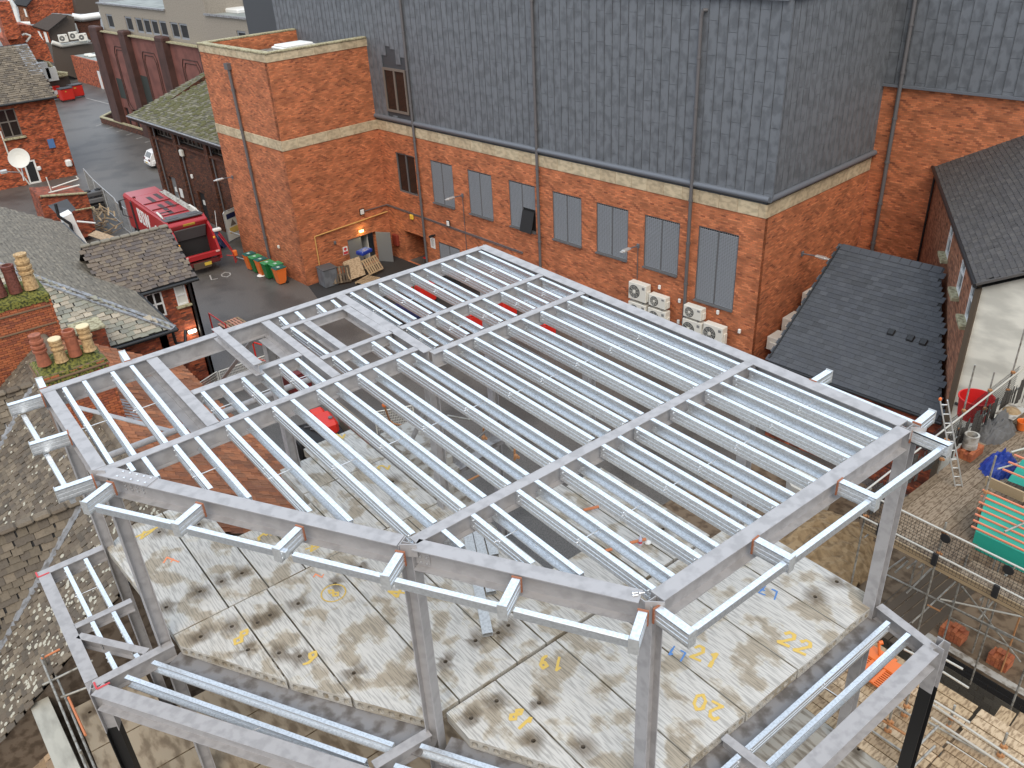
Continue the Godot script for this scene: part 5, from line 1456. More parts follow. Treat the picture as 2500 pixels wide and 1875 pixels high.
	for k in 8:
		var a = prof[k]; var e = prof[k + 1]
		pm.quad(Vector3(a.x, a.y, 0.19), Vector3(e.x, e.y, 0.19), Vector3(e.x, e.y, -0.19), Vector3(a.x, a.y, -0.19), UPV)
		pm.quad(Vector3(a.x, a.y, 0.19), Vector3(e.x, e.y, 0.19), Vector3(e.x, e.y - 0.018, 0.19), Vector3(a.x, a.y - 0.018, 0.19), Vector3(0, 0, 1))
	tiles(g, "pantile", oe, Vector3(0, 0, -1), se, [Vector2(0, 0), Vector2(13, 0), Vector2(13, EL), Vector2(0, EL)], 0.235, 0.3, 0.03, M.pantile, {"jitter": 0.015, "seed": 56, "mesh": pm.mesh(), "aligned": true})
	for k in 40:
		var q = MB.new(); var zz = -16.2 - k * 0.31
		q.lathe(Vector3(2.75, 8.12, zz), [[0.12, 0], [0.13, 0.3]], 10, Vector3(0, 0, -1)); part(g, "ridge_tile", q, M.slate_lichen[k % 3])
	# lichen spots
	var sp = MB.new(); sp.lathe(Vector3.ZERO, [[0.05, 0], [0.045, 0.008], [0.001, 0.01]], 7)
	var r = RandomNumberGenerator.new(); r.seed = 8
	var xf = []
	for i in 620:
		var cl = r.randf()
		var zz = r.randf_range(0.2, 12.3) if cl < 0.55 else r.randf_range(10.2, 12.3)
		var s = r.randf_range(0.3, 1.3)
		var bs = Basis(Vector3(0, 0, 1), mp).scaled(Vector3.ONE) * Basis(UPV, r.randf() * TAU)
		xf.append(Transform3D(bs.scaled_local(Vector3(s * r.randf_range(0.6, 1.4), 1, s)), o + Vector3(0, 0, zz) + sw * r.randf_range(2.2, WL) + Vector3(-sin(mp), cos(mp), 0) * 0.05))
	multi(g, "lichen", sp.mesh(), mat("lichen", lin(0.42, 0.40, 0.33), 0.95), xf)
	# walls under it
	b = MB.new()
	b.wall(Vector3(6.35, 0, -15.9), Vector3(0, 0, -1), 13.4, 5.5, [], 0.3)
	part(g, "wall", b, M.brick_old)
	b = MB.new()
	b.poly([Vector3(-4.2, 0, -16.25), Vector3(6.35, 0, -16.25), Vector3(6.35, 5.5, -16.25), Vector3(2.75, 8.0, -16.25), Vector3(-4.2, 2.9, -16.25)], Vector3(0, 0, 1))
	part(g, "gable_wall", b, M.stained_render)
	# lead apron and soft mortar stone beside chimney
	b = MB.new(); b.quad(Vector3(3.4, 7.72, -22.2), Vector3(3.4, 7.72, -23.8), Vector3(3.9, 7.4, -23.8), Vector3(3.9, 7.4, -22.2), UPV); b.quad(Vector3(1.6, 7.32, -22.25), Vector3(3.5, 7.75, -22.25), Vector3(3.5, 7.72, -21.95), Vector3(1.6, 7.3, -21.95), UPV); part(g, "lead_apron", b, M.lead)
	# cross wings to the west with their lead valleys
	for e in [[Vector3(1.53, 7.21, -19.94), 1.5, 57, "nearer cross roof of brown slates behind a lead valley, far left under the frame"], [Vector3(1.9, 7.48, -26.8), 1.0, 58, "farther cross roof of dark slates behind a lead valley, below the taller chimney"]]:
		var Q: Vector3 = e[0]
		var cw = thing("cross_roof", e[3], "roof", Vector3(Q.x - 3, 0, Q.z))
		var pa = atan(e[1]); var dn = Vector3(0, sin(pa), -cos(pa))
		var len = 2.4 / cos(pa)
		var base = Q - dn * len - Vector3(7, 0, 0)
		b = MB.new()
		b.quad(base, base + Vector3(7.0, 0, 0), Q, Q - Vector3(7, 0, 0), UPV)
		b.quad(Q - Vector3(7, 0, 0), Q, Q + Vector3(0, -2.2, -2.2), Q + Vector3(-7, -2.2, -2.2), UPV)
		part(cw, "roof_deck", b, M.black)
		# only the part of the slope west of the valley shows above the long slope
		var vx = 2.4 * e[1] / 0.73
		tiles(cw, "slate", base, Vector3.RIGHT, dn, [Vector2(0, 0), Vector2(7 - vx, 0), Vector2(7.0, len), Vector2(0, len)], 0.23, 0.17, 0.024, M.slate_west, {"jitter": 0.03, "seed": e[2], "limit": 220})
		b = MB.new(); b.quad(base, base + Vector3(7.0, 0, 0), base + Vector3(7, -base.y, 0), base + Vector3(0, -base.y, 0), Vector3(0, 0, 1)); part(cw, "wall", b, M.brick_old)
		var n = 18
		for k in n:
			var q = MB.new(); q.cbox(Q + Vector3(-0.2 - k * 0.38, 0.04, 0), Vector3(0.37, 0.12, 0.3), 0.05); part(cw, "ridge_tile", q, M.slate_lichen[k % 3])
		lead_strip(cw, [Q + Vector3(-0.05, 0.05, 0.05), Q + Vector3(-vx, -2.4 * e[1] + 0.06, 2.4)], 0.34)
	# ---- low tan roof, render coated wall, scaffold rail at the lower left
	var tr = thing("tan_slate_roof", "low roof of tan stone slates at the bottom left", "roof", Vector3(-1.6, 0, -17))
	var to = Vector3(-4.5, 1.9, -16.3); var ts = Vector3(cos(0.5), sin(0.5), 0)
	b = MB.new(); b.quad(to, to + Vector3(0, 0, 9), to + Vector3(0, 0, 9) + ts * 4.2, to + ts * 4.2, UPV); b.box(to + Vector3(1.8, -0.95, 4.5), Vector3(3.4, 1.9, 8.8)); part(tr, "roof_deck", b, M.timber_old)
	tiles(tr, "slate", to, Vector3(0, 0, 1), ts, [Vector2(0, 0), Vector2(9, 0), Vector2(9, 4.2), Vector2(0, 4.2)], 0.24, 0.15, 0.02, M.slate_tan, {"jitter": 0.03, "seed": 59})
	var rw = thing("rendered_parapet", "cement rendered parapet wall beside the low tan roof", "wall", Vector3(-0.75, 0, -13))
	b = MB.new(); b.poly([Vector3(-1.08, 5.25, -16.25), Vector3(-0.72, 5.25, -16.5), Vector3(-0.42, 5.25, -8), Vector3(-0.85, 5.25, -8)], UPV)
	b.quad(Vector3(-1.08, 0, -16.25), Vector3(-0.85, 0, -8), Vector3(-0.85, 5.25, -8), Vector3(-1.08, 5.25, -16.25), Vector3.LEFT); b.quad(Vector3(-0.72, 0, -16.5), Vector3(-0.42, 0, -8), Vector3(-0.42, 5.25, -8), Vector3(-0.72, 5.25, -16.5), Vector3.RIGHT)
	part(rw, "wall_body", b, M.render_grey)
	var sr = thing("scaffold_rail", "scaffold guard rail of grey and orange tubes along the rendered parapet", "scaffold", Vector3(-0.5, 5, -14))
	for e in [[Vector3(-0.55, 6.0, -16.6), Vector3(-0.46, 6.0, -9), 0], [Vector3(-0.42, 5.75, -16.3), Vector3(-0.36, 5.75, -9), 0], [Vector3(-0.55, 6.02, -16.55), Vector3(0.0, 6.02, -16.58), 1], [Vector3(-0.7, 5.9, -15.9), Vector3(0.3, 5.9, -15.9), 0], [Vector3(-0.48, 5.86, -15.35), Vector3(0.3, 5.86, -15.2), 0], [Vector3(-0.36, 5.9, -15.2), Vector3(-0.33, 5.9, -14.0), 1]]:
		b = MB.new(); b.tube(e[0], e[1], 0.025, 8); part(sr, "scaffold_tube", b, M.tube_orange if e[2] == 1 else M.tube)
	for zz in [-16.55, -13.5, -10.5]:
		b = MB.new(); b.tube(Vector3(-0.5, 0, zz), Vector3(-0.5, 6.1, zz), 0.025, 8); part(sr, "scaffold_tube", b, M.tube)

func isec(w: float, h: float, tf: float, tw: float) -> Array:
	var a = w / 2; var c = tw / 2
	return [Vector2(-a, 0), Vector2(-a, -tf), Vector2(-c, -tf), Vector2(-c, -h + tf), Vector2(-a, -h + tf), Vector2(-a, -h), Vector2(a, -h), Vector2(a, -h + tf), Vector2(c, -h + tf), Vector2(c, -tf), Vector2(a, -tf), Vector2(a, 0)]

# thin folded sheet profile given as an open line, thickened by k
func folded(line: Array, k: float) -> Array:
	var out = []; var back = []
	for i in line.size():
		var d0 = (line[i] - line[i - 1]).normalized() if i > 0 else (line[1] - line[0]).normalized()
		var d1 = (line[i + 1] - line[i]).normalized() if i < line.size() - 1 else d0
		var n0 = Vector2(-d0.y, d0.x); var n1 = Vector2(-d1.y, d1.x)
		var n = (n0 + n1).normalized()
		n /= maxf(0.5, n.dot(n0))
		out.append(line[i]); back.push_front(line[i] + n * k)
	return out + back

func csec(w: float, h: float, side: float) -> Array:
	# web on the side given (+1: to the right of the run), lips on the other, two swages pressed in the web
	var a = w / 2 * side
	var l = [Vector2(-a, -h + 0.018), Vector2(-a, -h), Vector2(a, -h), Vector2(a, -h * 0.72), Vector2(a - 0.008 * side, -h * 0.70), Vector2(a - 0.008 * side, -h * 0.62), Vector2(a, -h * 0.60), Vector2(a, -h * 0.40), Vector2(a - 0.008 * side, -h * 0.38), Vector2(a - 0.008 * side, -h * 0.30), Vector2(a, -h * 0.28), Vector2(a, 0), Vector2(-a, 0), Vector2(-a, -0.018)]
	return folded(l, -0.003 * side)

var fr: Node3D

func beam(x0, z0, x1, z1, w, h, y := TOS, called := "beam"):
	var b = MB.new()
	b.extrude(isec(w, h, 0.014, 0.011), Vector3(x0, y, z0), Vector3(x1, y, z1))
	return part(fr, called, b, M.primer)

func plate(c: Vector3, s: Vector3, d: Vector3, m: Material, called := "plate"):
	var b = MB.new()
	var z = d.normalized(); var x = z.cross(Vector3.UP).normalized()
	b.box(c, s, Basis(x, x.cross(-z) if x.cross(-z).y > 0 else -x.cross(-z), -z))
	return part(fr, called, b, m)

func joist(a: Vector3, b2: Vector3, side: float, w := 0.065, h := 0.2):
	var b = MB.new()
	b.extrude(csec(w, h, side), a, b2)
	var d = (b2 - a).normalized(); var r = d.cross(Vector3.UP).normalized()
	# bolts through the web near both ends and where the rods pass
	var L = a.distance_to(b2)
	for t in ([0.06, L * 0.5, L - 0.06] if L > 0.8 else [0.06]):
		for y in [-0.05, -0.145]:
			var q = a + d * t + r * (w / 2 * side) + Vector3.UP * y
			b.tube(q - r * 0.016 * side, q + r * 0.018 * side, 0.011, 6)
	return part(fr, "joist", b, M.galv)

func rod(x0: float, x1: float, z: float, y: float):
	var b = MB.new()
	b.tube(Vector3(x0 - 0.075, y, z), Vector3(x1 + 0.02, y, z), 0.0075, 6)
	b.tube(Vector3(x0 - 0.062, y, z), Vector3(x0 - 0.04, y, z), 0.014, 6)
	return part(fr, "tie_rod", b, M.bolt)

func outrigger(a: Vector3, b2: Vector3, side := 1.0):
	var d = (b2 - a).normalized()
	var b = MB.new()
	b.extrude(csec(0.1, 0.2, side), a, b2)
	b.extrude(csec(0.1, 0.2, -side), a + Vector3(0, -0.0015, 0), b2 + Vector3(0, -0.0015, 0))
	var o = part(fr, "outrigger", b, M.galv)
	var e = MB.new()
	var x = d.cross(Vector3.UP).normalized()
	e.box(b2 + d * 0.006 + Vector3(0, -0.095, 0), Vector3(0.125, 0.225, 0.01), Basis(x, Vector3.UP, -d))
	part(o, "end_plate", e, M.galv_dull)
	var p = MB.new()
	p.box(a - d * 0.012 + Vector3(0, -0.1, 0), Vector3(0.13, 0.23, 0.022), Basis(x, Vector3.UP, -d))
	part(o, "packing_plate", p, M.rust_pad)

func edge_bar(a: Vector3, b2: Vector3, called := "edge_rail"):
	var b = MB.new()
	var d = (b2 - a).normalized(); var r = d.cross(Vector3.UP).normalized()
	b.cbox((a + b2) / 2 + Vector3(0, -0.06, 0), Vector3(0.075, 0.12, a.distance_to(b2)), 0.006, Basis(r, Vector3.UP, -d))
	part(fr, called, b, M.galv)

func column(x: float, z: float, y0: float, y1: float, ang := 0.0, w := 0.2, m: Material = null):
	var b = MB.new()
	var up = Vector3(cos(ang), 0, sin(ang))
	# an I section standing up: web along up
	var prof = isec(w, w, 0.014, 0.01)
	var off = up * w / 2
	b.extrude(prof, Vector3(x, y0, z) + off, Vector3(x, y1, z) + off, up)
	return part(fr, "column", b, m if m else M.primer)

func bolts(parent, pts: Array, n: Vector3, r := 0.014):
	for q in pts:
		var b = MB.new()
		b.tube(q, q + n * 0.018, r, 6)
		part(parent, "bolt", b, M.bolt)

func steel():
	fr = thing("steel_frame", "grey primed steel building frame with rows of galvanised roof joists, beams bolted to its columns", "steel frame", Vector3(5.5, 0, -10))
	# primed roof beams in plan
	for e in [
		[1.13, -15.24, 10.71, -15.36, 0.19, 0.34], [1.245, -15.13, 1.26, -12.06, 0.2, 0.3], [3.02, -15.13, 3.02, -12.06, 0.2, 0.3],
		[3.13, -13.33, 5.16, -13.36, 0.17, 0.25], [5.27, -15.15, 5.25, -12.13, 0.17, 0.3], [5.37, -14.6, 6.87, -14.62, 0.12, 0.2],
		[5.87, -14.53, 5.865, -13.0, 0.15, 0.2], [6.77, -14.55, 6.77, -13.04, 0.17, 0.2], [6.98, -15.21, 6.94, -11.8, 0.2, 0.3],
		[5.36, -12.92, 6.87, -12.97, 0.13, 0.22], [7.08, -12.98, 10.7, -13.09, 0.14, 0.25], [1.2, -11.97, 6.85, -12.05, 0.155, 0.32],
		[6.95, -11.7, 10.72, -11.78, 0.155, 0.3], [3.9, -7.53, 10.71, -7.61, 0.17, 0.3], [5.5, -4.82, 10.72, -4.82, 0.21, 0.34],
		[10.83, -15.43, 10.84, -4.9, 0.25, 0.34]]:
		beam(e[0], e[1], e[2], e[3], e[4], e[5])
	beam(1.3, -11.9, 3.78, -7.64, 0.22, 0.34); beam(3.88, -7.45, 5.35, -4.94, 0.22, 0.34)
	beam(4.27, -15.08, 4.27, -13.1, 0.165, 0.22, TOS + 0.225)
	# bottom plates that stand out under two of the beams
	plate(Vector3(2.94, TOS - 0.306, -13.6), Vector3(0.34, 0.012, 2.95), Vector3(0, 0, 1), M.primer)
	plate(Vector3(5.19, TOS - 0.306, -14.2), Vector3(0.34, 0.012, 1.7), Vector3(0, 0, 1), M.primer)
	# splice on the first skew beam
	var dd = Vector3(2.48, 0, 4.26).normalized(); var dn = dd.cross(Vector3.UP)
	var sp = plate(Vector3(1.3, TOS + 0.007, -11.9) + dd * 0.42, Vector3(0.235, 0.012, 0.95), dd, M.primer, "splice_plate")
	var pts = []
	for i in 2:
		for j in 5:
			pts.append(Vector3(1.3, TOS + 0.012, -11.9) + dd * (0.3 + j * 0.13) + dn * (0.06 - i * 0.12))
	bolts(sp, pts, Vector3.UP, 0.017)
	pts = []
	for i in 3:
		for j in 4:
			pts.append(Vector3(1.3, TOS - 0.1 - i * 0.06, -11.9) + dd * (0.35 + j * 0.11) + dn * 0.012)
	bolts(sp, pts, dn if dn.x < 0 else dn, 0.014)
	for e in [[3.88, -7.45], [5.5, -4.82]]:
		pass
	# joists: [x, z0, z1, side] - pairs face each other; side -1 shows its flat web to the left
	var y = TOS - 0.006
	var zs_diag = func(x): return -11.9 + (x - 1.3) * 1.718 - 0.3
	var zs_diag2 = func(x): return -7.45 + (x - 3.88) * 1.707 - 0.3
	var R = [7.18, 7.51, 7.88, 8.22, 8.68, 9.03, 9.5, 9.85, 10.2, 10.56]
	var C = [5.56, 5.885, 6.365, 6.685]
	var runs = []
	var bays = []
	bays.append([[1.44, 1.775, 2.26, 2.6], -15.12, -12.06])
	bays.append([[3.255, 3.595, 3.975, 4.305, 4.685, 5.005], -13.24, -12.1])
	bays.append([[5.535, 5.885, 6.365, 6.7], -15.14, -14.69])
	bays.append([[5.54, 5.885, 6.365, 6.68], -12.85, -12.14])
	bays.append([R, -15.2, -13.12]); bays.append([R, -12.96, -11.86]); bays.append([R, -11.66, -7.69]); bays.append([R, -7.5, -4.93])
	bays.append([[3.975, 4.315] + [4.785, 5.13] + C, -11.92, -7.65]); bays.append([C, -7.47, -4.93])
	for e in bays:
		var xs = e[0]
		for i in range(0, xs.size(), 2):
			var dr = 0.045 if e[1] < -14 else (0.02 if e[1] < -12.5 else 0.0)
			joist(Vector3(xs[i] + dr, y, e[1]), Vector3(xs[i], y, e[2]), 1.0)
			joist(Vector3(xs[i + 1] + dr, y, e[1]), Vector3(xs[i + 1], y, e[2]), -1.0)
			if e[2] - e[1] > 1.0:
				rod(xs[i], xs[i + 1], lerpf(e[1], e[2], 0.5), y - 0.09)
	joist(Vector3(5.535, y, -14.52), Vector3(5.535, y, -13.0), 1.0)
	var dx = [1.635, 1.86, 2.34, 2.675, 3.175, 3.495]
	for i in 6:
		joist(Vector3(dx[i], y, -11.9), Vector3(dx[i], y, zs_diag.call(dx[i])), 1.0 if i % 2 == 0 else -1.0)
	rod(2.34, 2.675, -11.0, y - 0.09); rod(3.175, 3.495, -10.2, y - 0.09)
	joist(Vector3(4.31, y, -7.46), Vector3(4.31, y, zs_diag2.call(4.31)), -1.0)
	joist(Vector3(4.785, y, -7.46), Vector3(4.785, y, zs_diag2.call(4.785)), 1.0); joist(Vector3(5.1, y, -7.46), Vector3(5.1, y, zs_diag2.call(5.1)), -1.0)
	rod(4.785, 5.1, -6.9, y - 0.09)
	# outriggers round the edge and the rails that link them
	for e in [[1.105, -15.11, 0.593, -15.145], [1.145, -13.47, 0.605, -13.53], [1.11, -11.89, 0.612, -11.93], [1.2, -15.35, 1.22, -15.81], [2.655, -15.36, 2.685, -15.84],
		[1.27, -11.56, 0.85, -11.32], [2.08, -10.17, 1.67, -9.95], [2.91, -8.77, 2.49, -8.56], [3.65, -7.45, 3.285, -7.2], [4.46, -6.12, 4.05, -5.87], [5.2, -4.76, 4.82, -4.53],
		[5.37, -4.69, 5.375, -4.19], [7.14, -4.7, 7.17, -4.2], [8.94, -4.7, 8.97, -4.17], [10.8, -4.7, 10.8, -4.165], [10.97, -6.53, 11.44, -6.55], [10.99, -4.77, 11.47, -4.8]]:
		outrigger(Vector3(e[0], TOS - 0.004, e[1]), Vector3(e[2], TOS - 0.004, e[3]))
	for e in [[[0.75, -15.1], [0.77, -13.54]], [[0.77, -13.46], [0.78, -11.97]], [[0.98, -11.22], [1.76, -9.95]], [[1.8, -9.85], [2.6, -8.5]], [[2.64, -8.4], [3.3, -7.28]], [[3.38, -7.12], [4.1, -5.9]], [[4.16, -5.79], [4.84, -4.62]],
		[[5.44, -4.25], [7.1, -4.25]], [[7.22, -4.25], [8.9, -4.25]], [[9.02, -4.25], [10.74, -4.25]], [[11.06, -6.45], [11.07, -4.86]]]:
		edge_bar(Vector3(e[0][0], TOS - 0.05 - (0.19 if e[0][0] < 0.9 else 0.0), e[0][1]), Vector3(e[1][0], TOS - 0.05 - (0.19 if e[0][0] < 0.9 else 0.0), e[1][1]))
	# columns
	for c in [[1.28, -15.24, 0.0], [1.3, -12.0, 0.0], [3.84, -7.55, 1.05], [5.43, -4.84, 0.0], [10.86, -4.8, 0.0], [10.84, -11.75, 0.0], [10.84, -15.4, 0.0], [6.96, -11.87, 0.0], [5.26, -15.22, 0.0], [10.84, -7.6, 0.0]]:
		column(c[0], c[1], 0.0, TOS - 0.012 if c[1] > -11.0 or c[0] > 10 else TOS - 0.34, c[2])
	var cr = MB.new()
	# lower frame
	var yl = DECK
	for e in [[0.0, -15.29, 1.2, -15.3, 0.17, 0.28], [0.1, -15.2, 0.1, -11.95, 0.21, 0.28], [0.1, -11.845, 1.4, -11.87, 0.165, 0.3], [0.2, -13.4, 1.17, -13.4, 0.13, 0.22], [0.2, -13.13, 1.0, -11.97, 0.13, 0.22],
		[0.12, -11.7, 5.03, -3.68, 0.25, 0.36], [3.75, -7.56, 2.83, -7.61, 0.16, 0.28], [10.93, -4.7, 10.74, -3.62, 0.16, 0.28], [6.96, -4.72, 6.99, -3.8, 0.14, 0.26], [5.03, -3.65, 10.68, -3.65, 0.25, 0.34]]:
		beam(e[0], e[1], e[2], e[3], e[4], e[5], yl, "lower_beam")
	# shelf beams that carry the plank ends: upstand web and a wide bottom plate
	var s0 = Vector3(1.35, yl - 0.22, -11.75); var s1 = Vector3(3.83, yl - 0.22, -7.5)
	var sd = (s1 - s0).normalized(); var sn = Vector3(-sd.z, 0, sd.x)
	if sn.x > 0: sn = -sn
	for e in [[s0, s1, sn], [Vector3(3.9, yl - 0.22, -7.35), Vector3(5.4, yl - 0.22, -4.8), sn], [Vector3(5.5, yl - 0.22, -4.78), Vector3(10.8, yl - 0.22, -4.78), Vector3(0, 0, 1)]]:
		var b = MB.new()
		var d = (e[1] - e[0]).normalized(); var n = e[2]
		b.quad(e[0] - n * 0.15, e[1] - n * 0.15, e[1] + n * 0.33, e[0] + n * 0.33, Vector3.UP)
		b.quad(e[0] - n * 0.15 - Vector3(0, 0.015, 0), e[1] - n * 0.15 - Vector3(0, 0.015, 0), e[1] + n * 0.33 - Vector3(0, 0.015, 0), e[0] + n * 0.33 - Vector3(0, 0.015, 0), Vector3.DOWN)
		b.quad(e[0] + n * 0.33, e[1] + n * 0.33, e[1] + n * 0.33 - Vector3(0, 0.015, 0), e[0] + n * 0.33 - Vector3(0, 0.015, 0), n)
		b.bar((e[0] + Vector3(0, -0.15, 0)), (e[1] + Vector3(0, -0.15, 0)), 0.012, 0.27)
		part(fr, "shelf_beam", b, M.primer_dark)
	for e in [[1.0, -11.68, 3.22, -7.72, 1], [0.56, -11.66, 2.78, -7.74, 1], [3.52, -7.45, 5.3, -4.45, 1], [3.06, -7.42, 5.0, -4.2, 1], [10.72, -4.4, 7.05, -4.38, -1], [10.72, -4.05, 7.07, -4.04, -1], [6.88, -4.38, 5.5, -4.38, -1]]:
		var a = Vector3(e[0], yl - 0.008, e[1]); var c = Vector3(e[2], yl - 0.008, e[3])
		joist(a, c, -1.0 if e[4] == 1 else (-1.0 if e[1] < -4.2 else 1.0), 0.07, 0.2)
	for e in [[0.47, -15.18, -13.48], [0.83, -15.18, -13.48], [0.47, -13.32, -12.72], [0.83, -13.32, -12.2], [0.47, -12.4, -11.94], [0.83, -12.05, -11.94]]:
		joist(Vector3(e[0], yl - 0.008, e[1]), Vector3(e[0] + 0.01, yl - 0.008, e[2]), 1.0)
	rod(0.47, 0.83, -14.3, yl - 0.09)
	for e in [[Vector3(1.9, yl - 0.09, -9.35), Vector3(1.47, yl - 0.09, -9.42)], [Vector3(8.85, yl - 0.09, -4.42), Vector3(8.87, yl - 0.09, -3.98)]]:
		var b = MB.new(); b.tube(e[0], e[1] + Vector3(0.1, 0, -0.1) * 0, 0.0075, 6); part(fr, "tie_rod", b, M.bolt)
	# outer columns, black below
	for c in [[0.13, -11.75, 0.4], [10.86, -3.6, 0.0]]:
		column(c[0], c[1], 7.95, yl - 0.01 + (0.06 if c[0] > 5 else 0.0), c[2], 0.21)
		column(c[0], c[1], 0.0, 7.95, c[2], 0.209, M.black_paint)
	for e in [[-0.01, -15.3], [0.12, -11.78]]:
		var b = MB.new(); b.box(Vector3(e[0], yl + 0.006, e[1]), Vector3(0.03, 0.012, 0.17)); b.box(Vector3(e[0] + 0.1, yl + 0.006, e[1] + 0.09), Vector3(0.2, 0.011, 0.03)); part(fr, "red_marking", b, M.red_paint)
	# plates with bolts at the column heads
	var cp = plate(Vector3(3.92, TOS - 0.16, -7.36), Vector3(0.02, 0.26, 0.2), dd, M.primer, "end_plate")
	pts = []
	for i in 3:
		for j in 2:
			pts.append(Vector3(3.9, TOS - 0.06 - i * 0.09, -7.4) + dd * (0.02 + j * 0.09) + sn * 0.02)
	bolts(cp, pts, sn, 0.014)
	for c in [[3.84, -7.55], [5.43, -4.84], [10.86, -4.75], [1.28, -12.02]]:
		var gp = plate(Vector3(c[0], TOS + 0.004, c[1]) + Vector3(-0.06, -0.05, 0.1), Vector3(0.012, 0.2, 0.22), Vector3(1, 0, 1), M.primer)
	# under-roof bracing
	for e in [[Vector3(1.961, 10.000, -16.683), Vector3(6.619, 10.000, -16.746), 0.07], [Vector3(7.145, 9.600, -13.344), Vector3(7.221, 11.800, -11.930), 0.05]]:
		var b = MB.new(); b.tube(e[0], e[1], e[2], 12); part(fr, "brace_tube", b, M.primer)
	for e in [[Vector3(1.868, 10.600, -18.088), Vector3(3.305, 10.000, -16.738)], [Vector3(4.986, 12.100, -15.333), Vector3(5.501, 9.000, -20.071)], [Vector3(8.125, 9.200, -12.821), Vector3(8.242, 10.800, -11.382)], [Vector3(11.776, 9.500, -14.375), Vector3(8.855, 12.000, -11.933)]]:
		var b = MB.new(); b.bar(e[0], e[1], 0.12, 0.02); part(fr, "flat_brace", b, M.primer)
	# loose bolts left on the skew beam
	var lb = thing("loose_bolts", "two loose bolts and a nut left lying on the grey beam at the front column", "bolts", Vector3(5.335, 12.500, -4.994))
	for q in [Vector3(5.309, 12.500, -5.027), Vector3(5.368, 12.500, -4.975), Vector3(5.286, 12.500, -4.997)]:
		var b = MB.new(); b.tube(q + Vector3(0, 0.012, 0), q + Vector3(0.05, 0.012, 0.03), 0.011, 6); b.tube(q + Vector3(-0.006, 0.012, -0.004), q + Vector3(0.006, 0.012, 0.004), 0.02, 6); part(lb, "bolt", b, M.bolt)

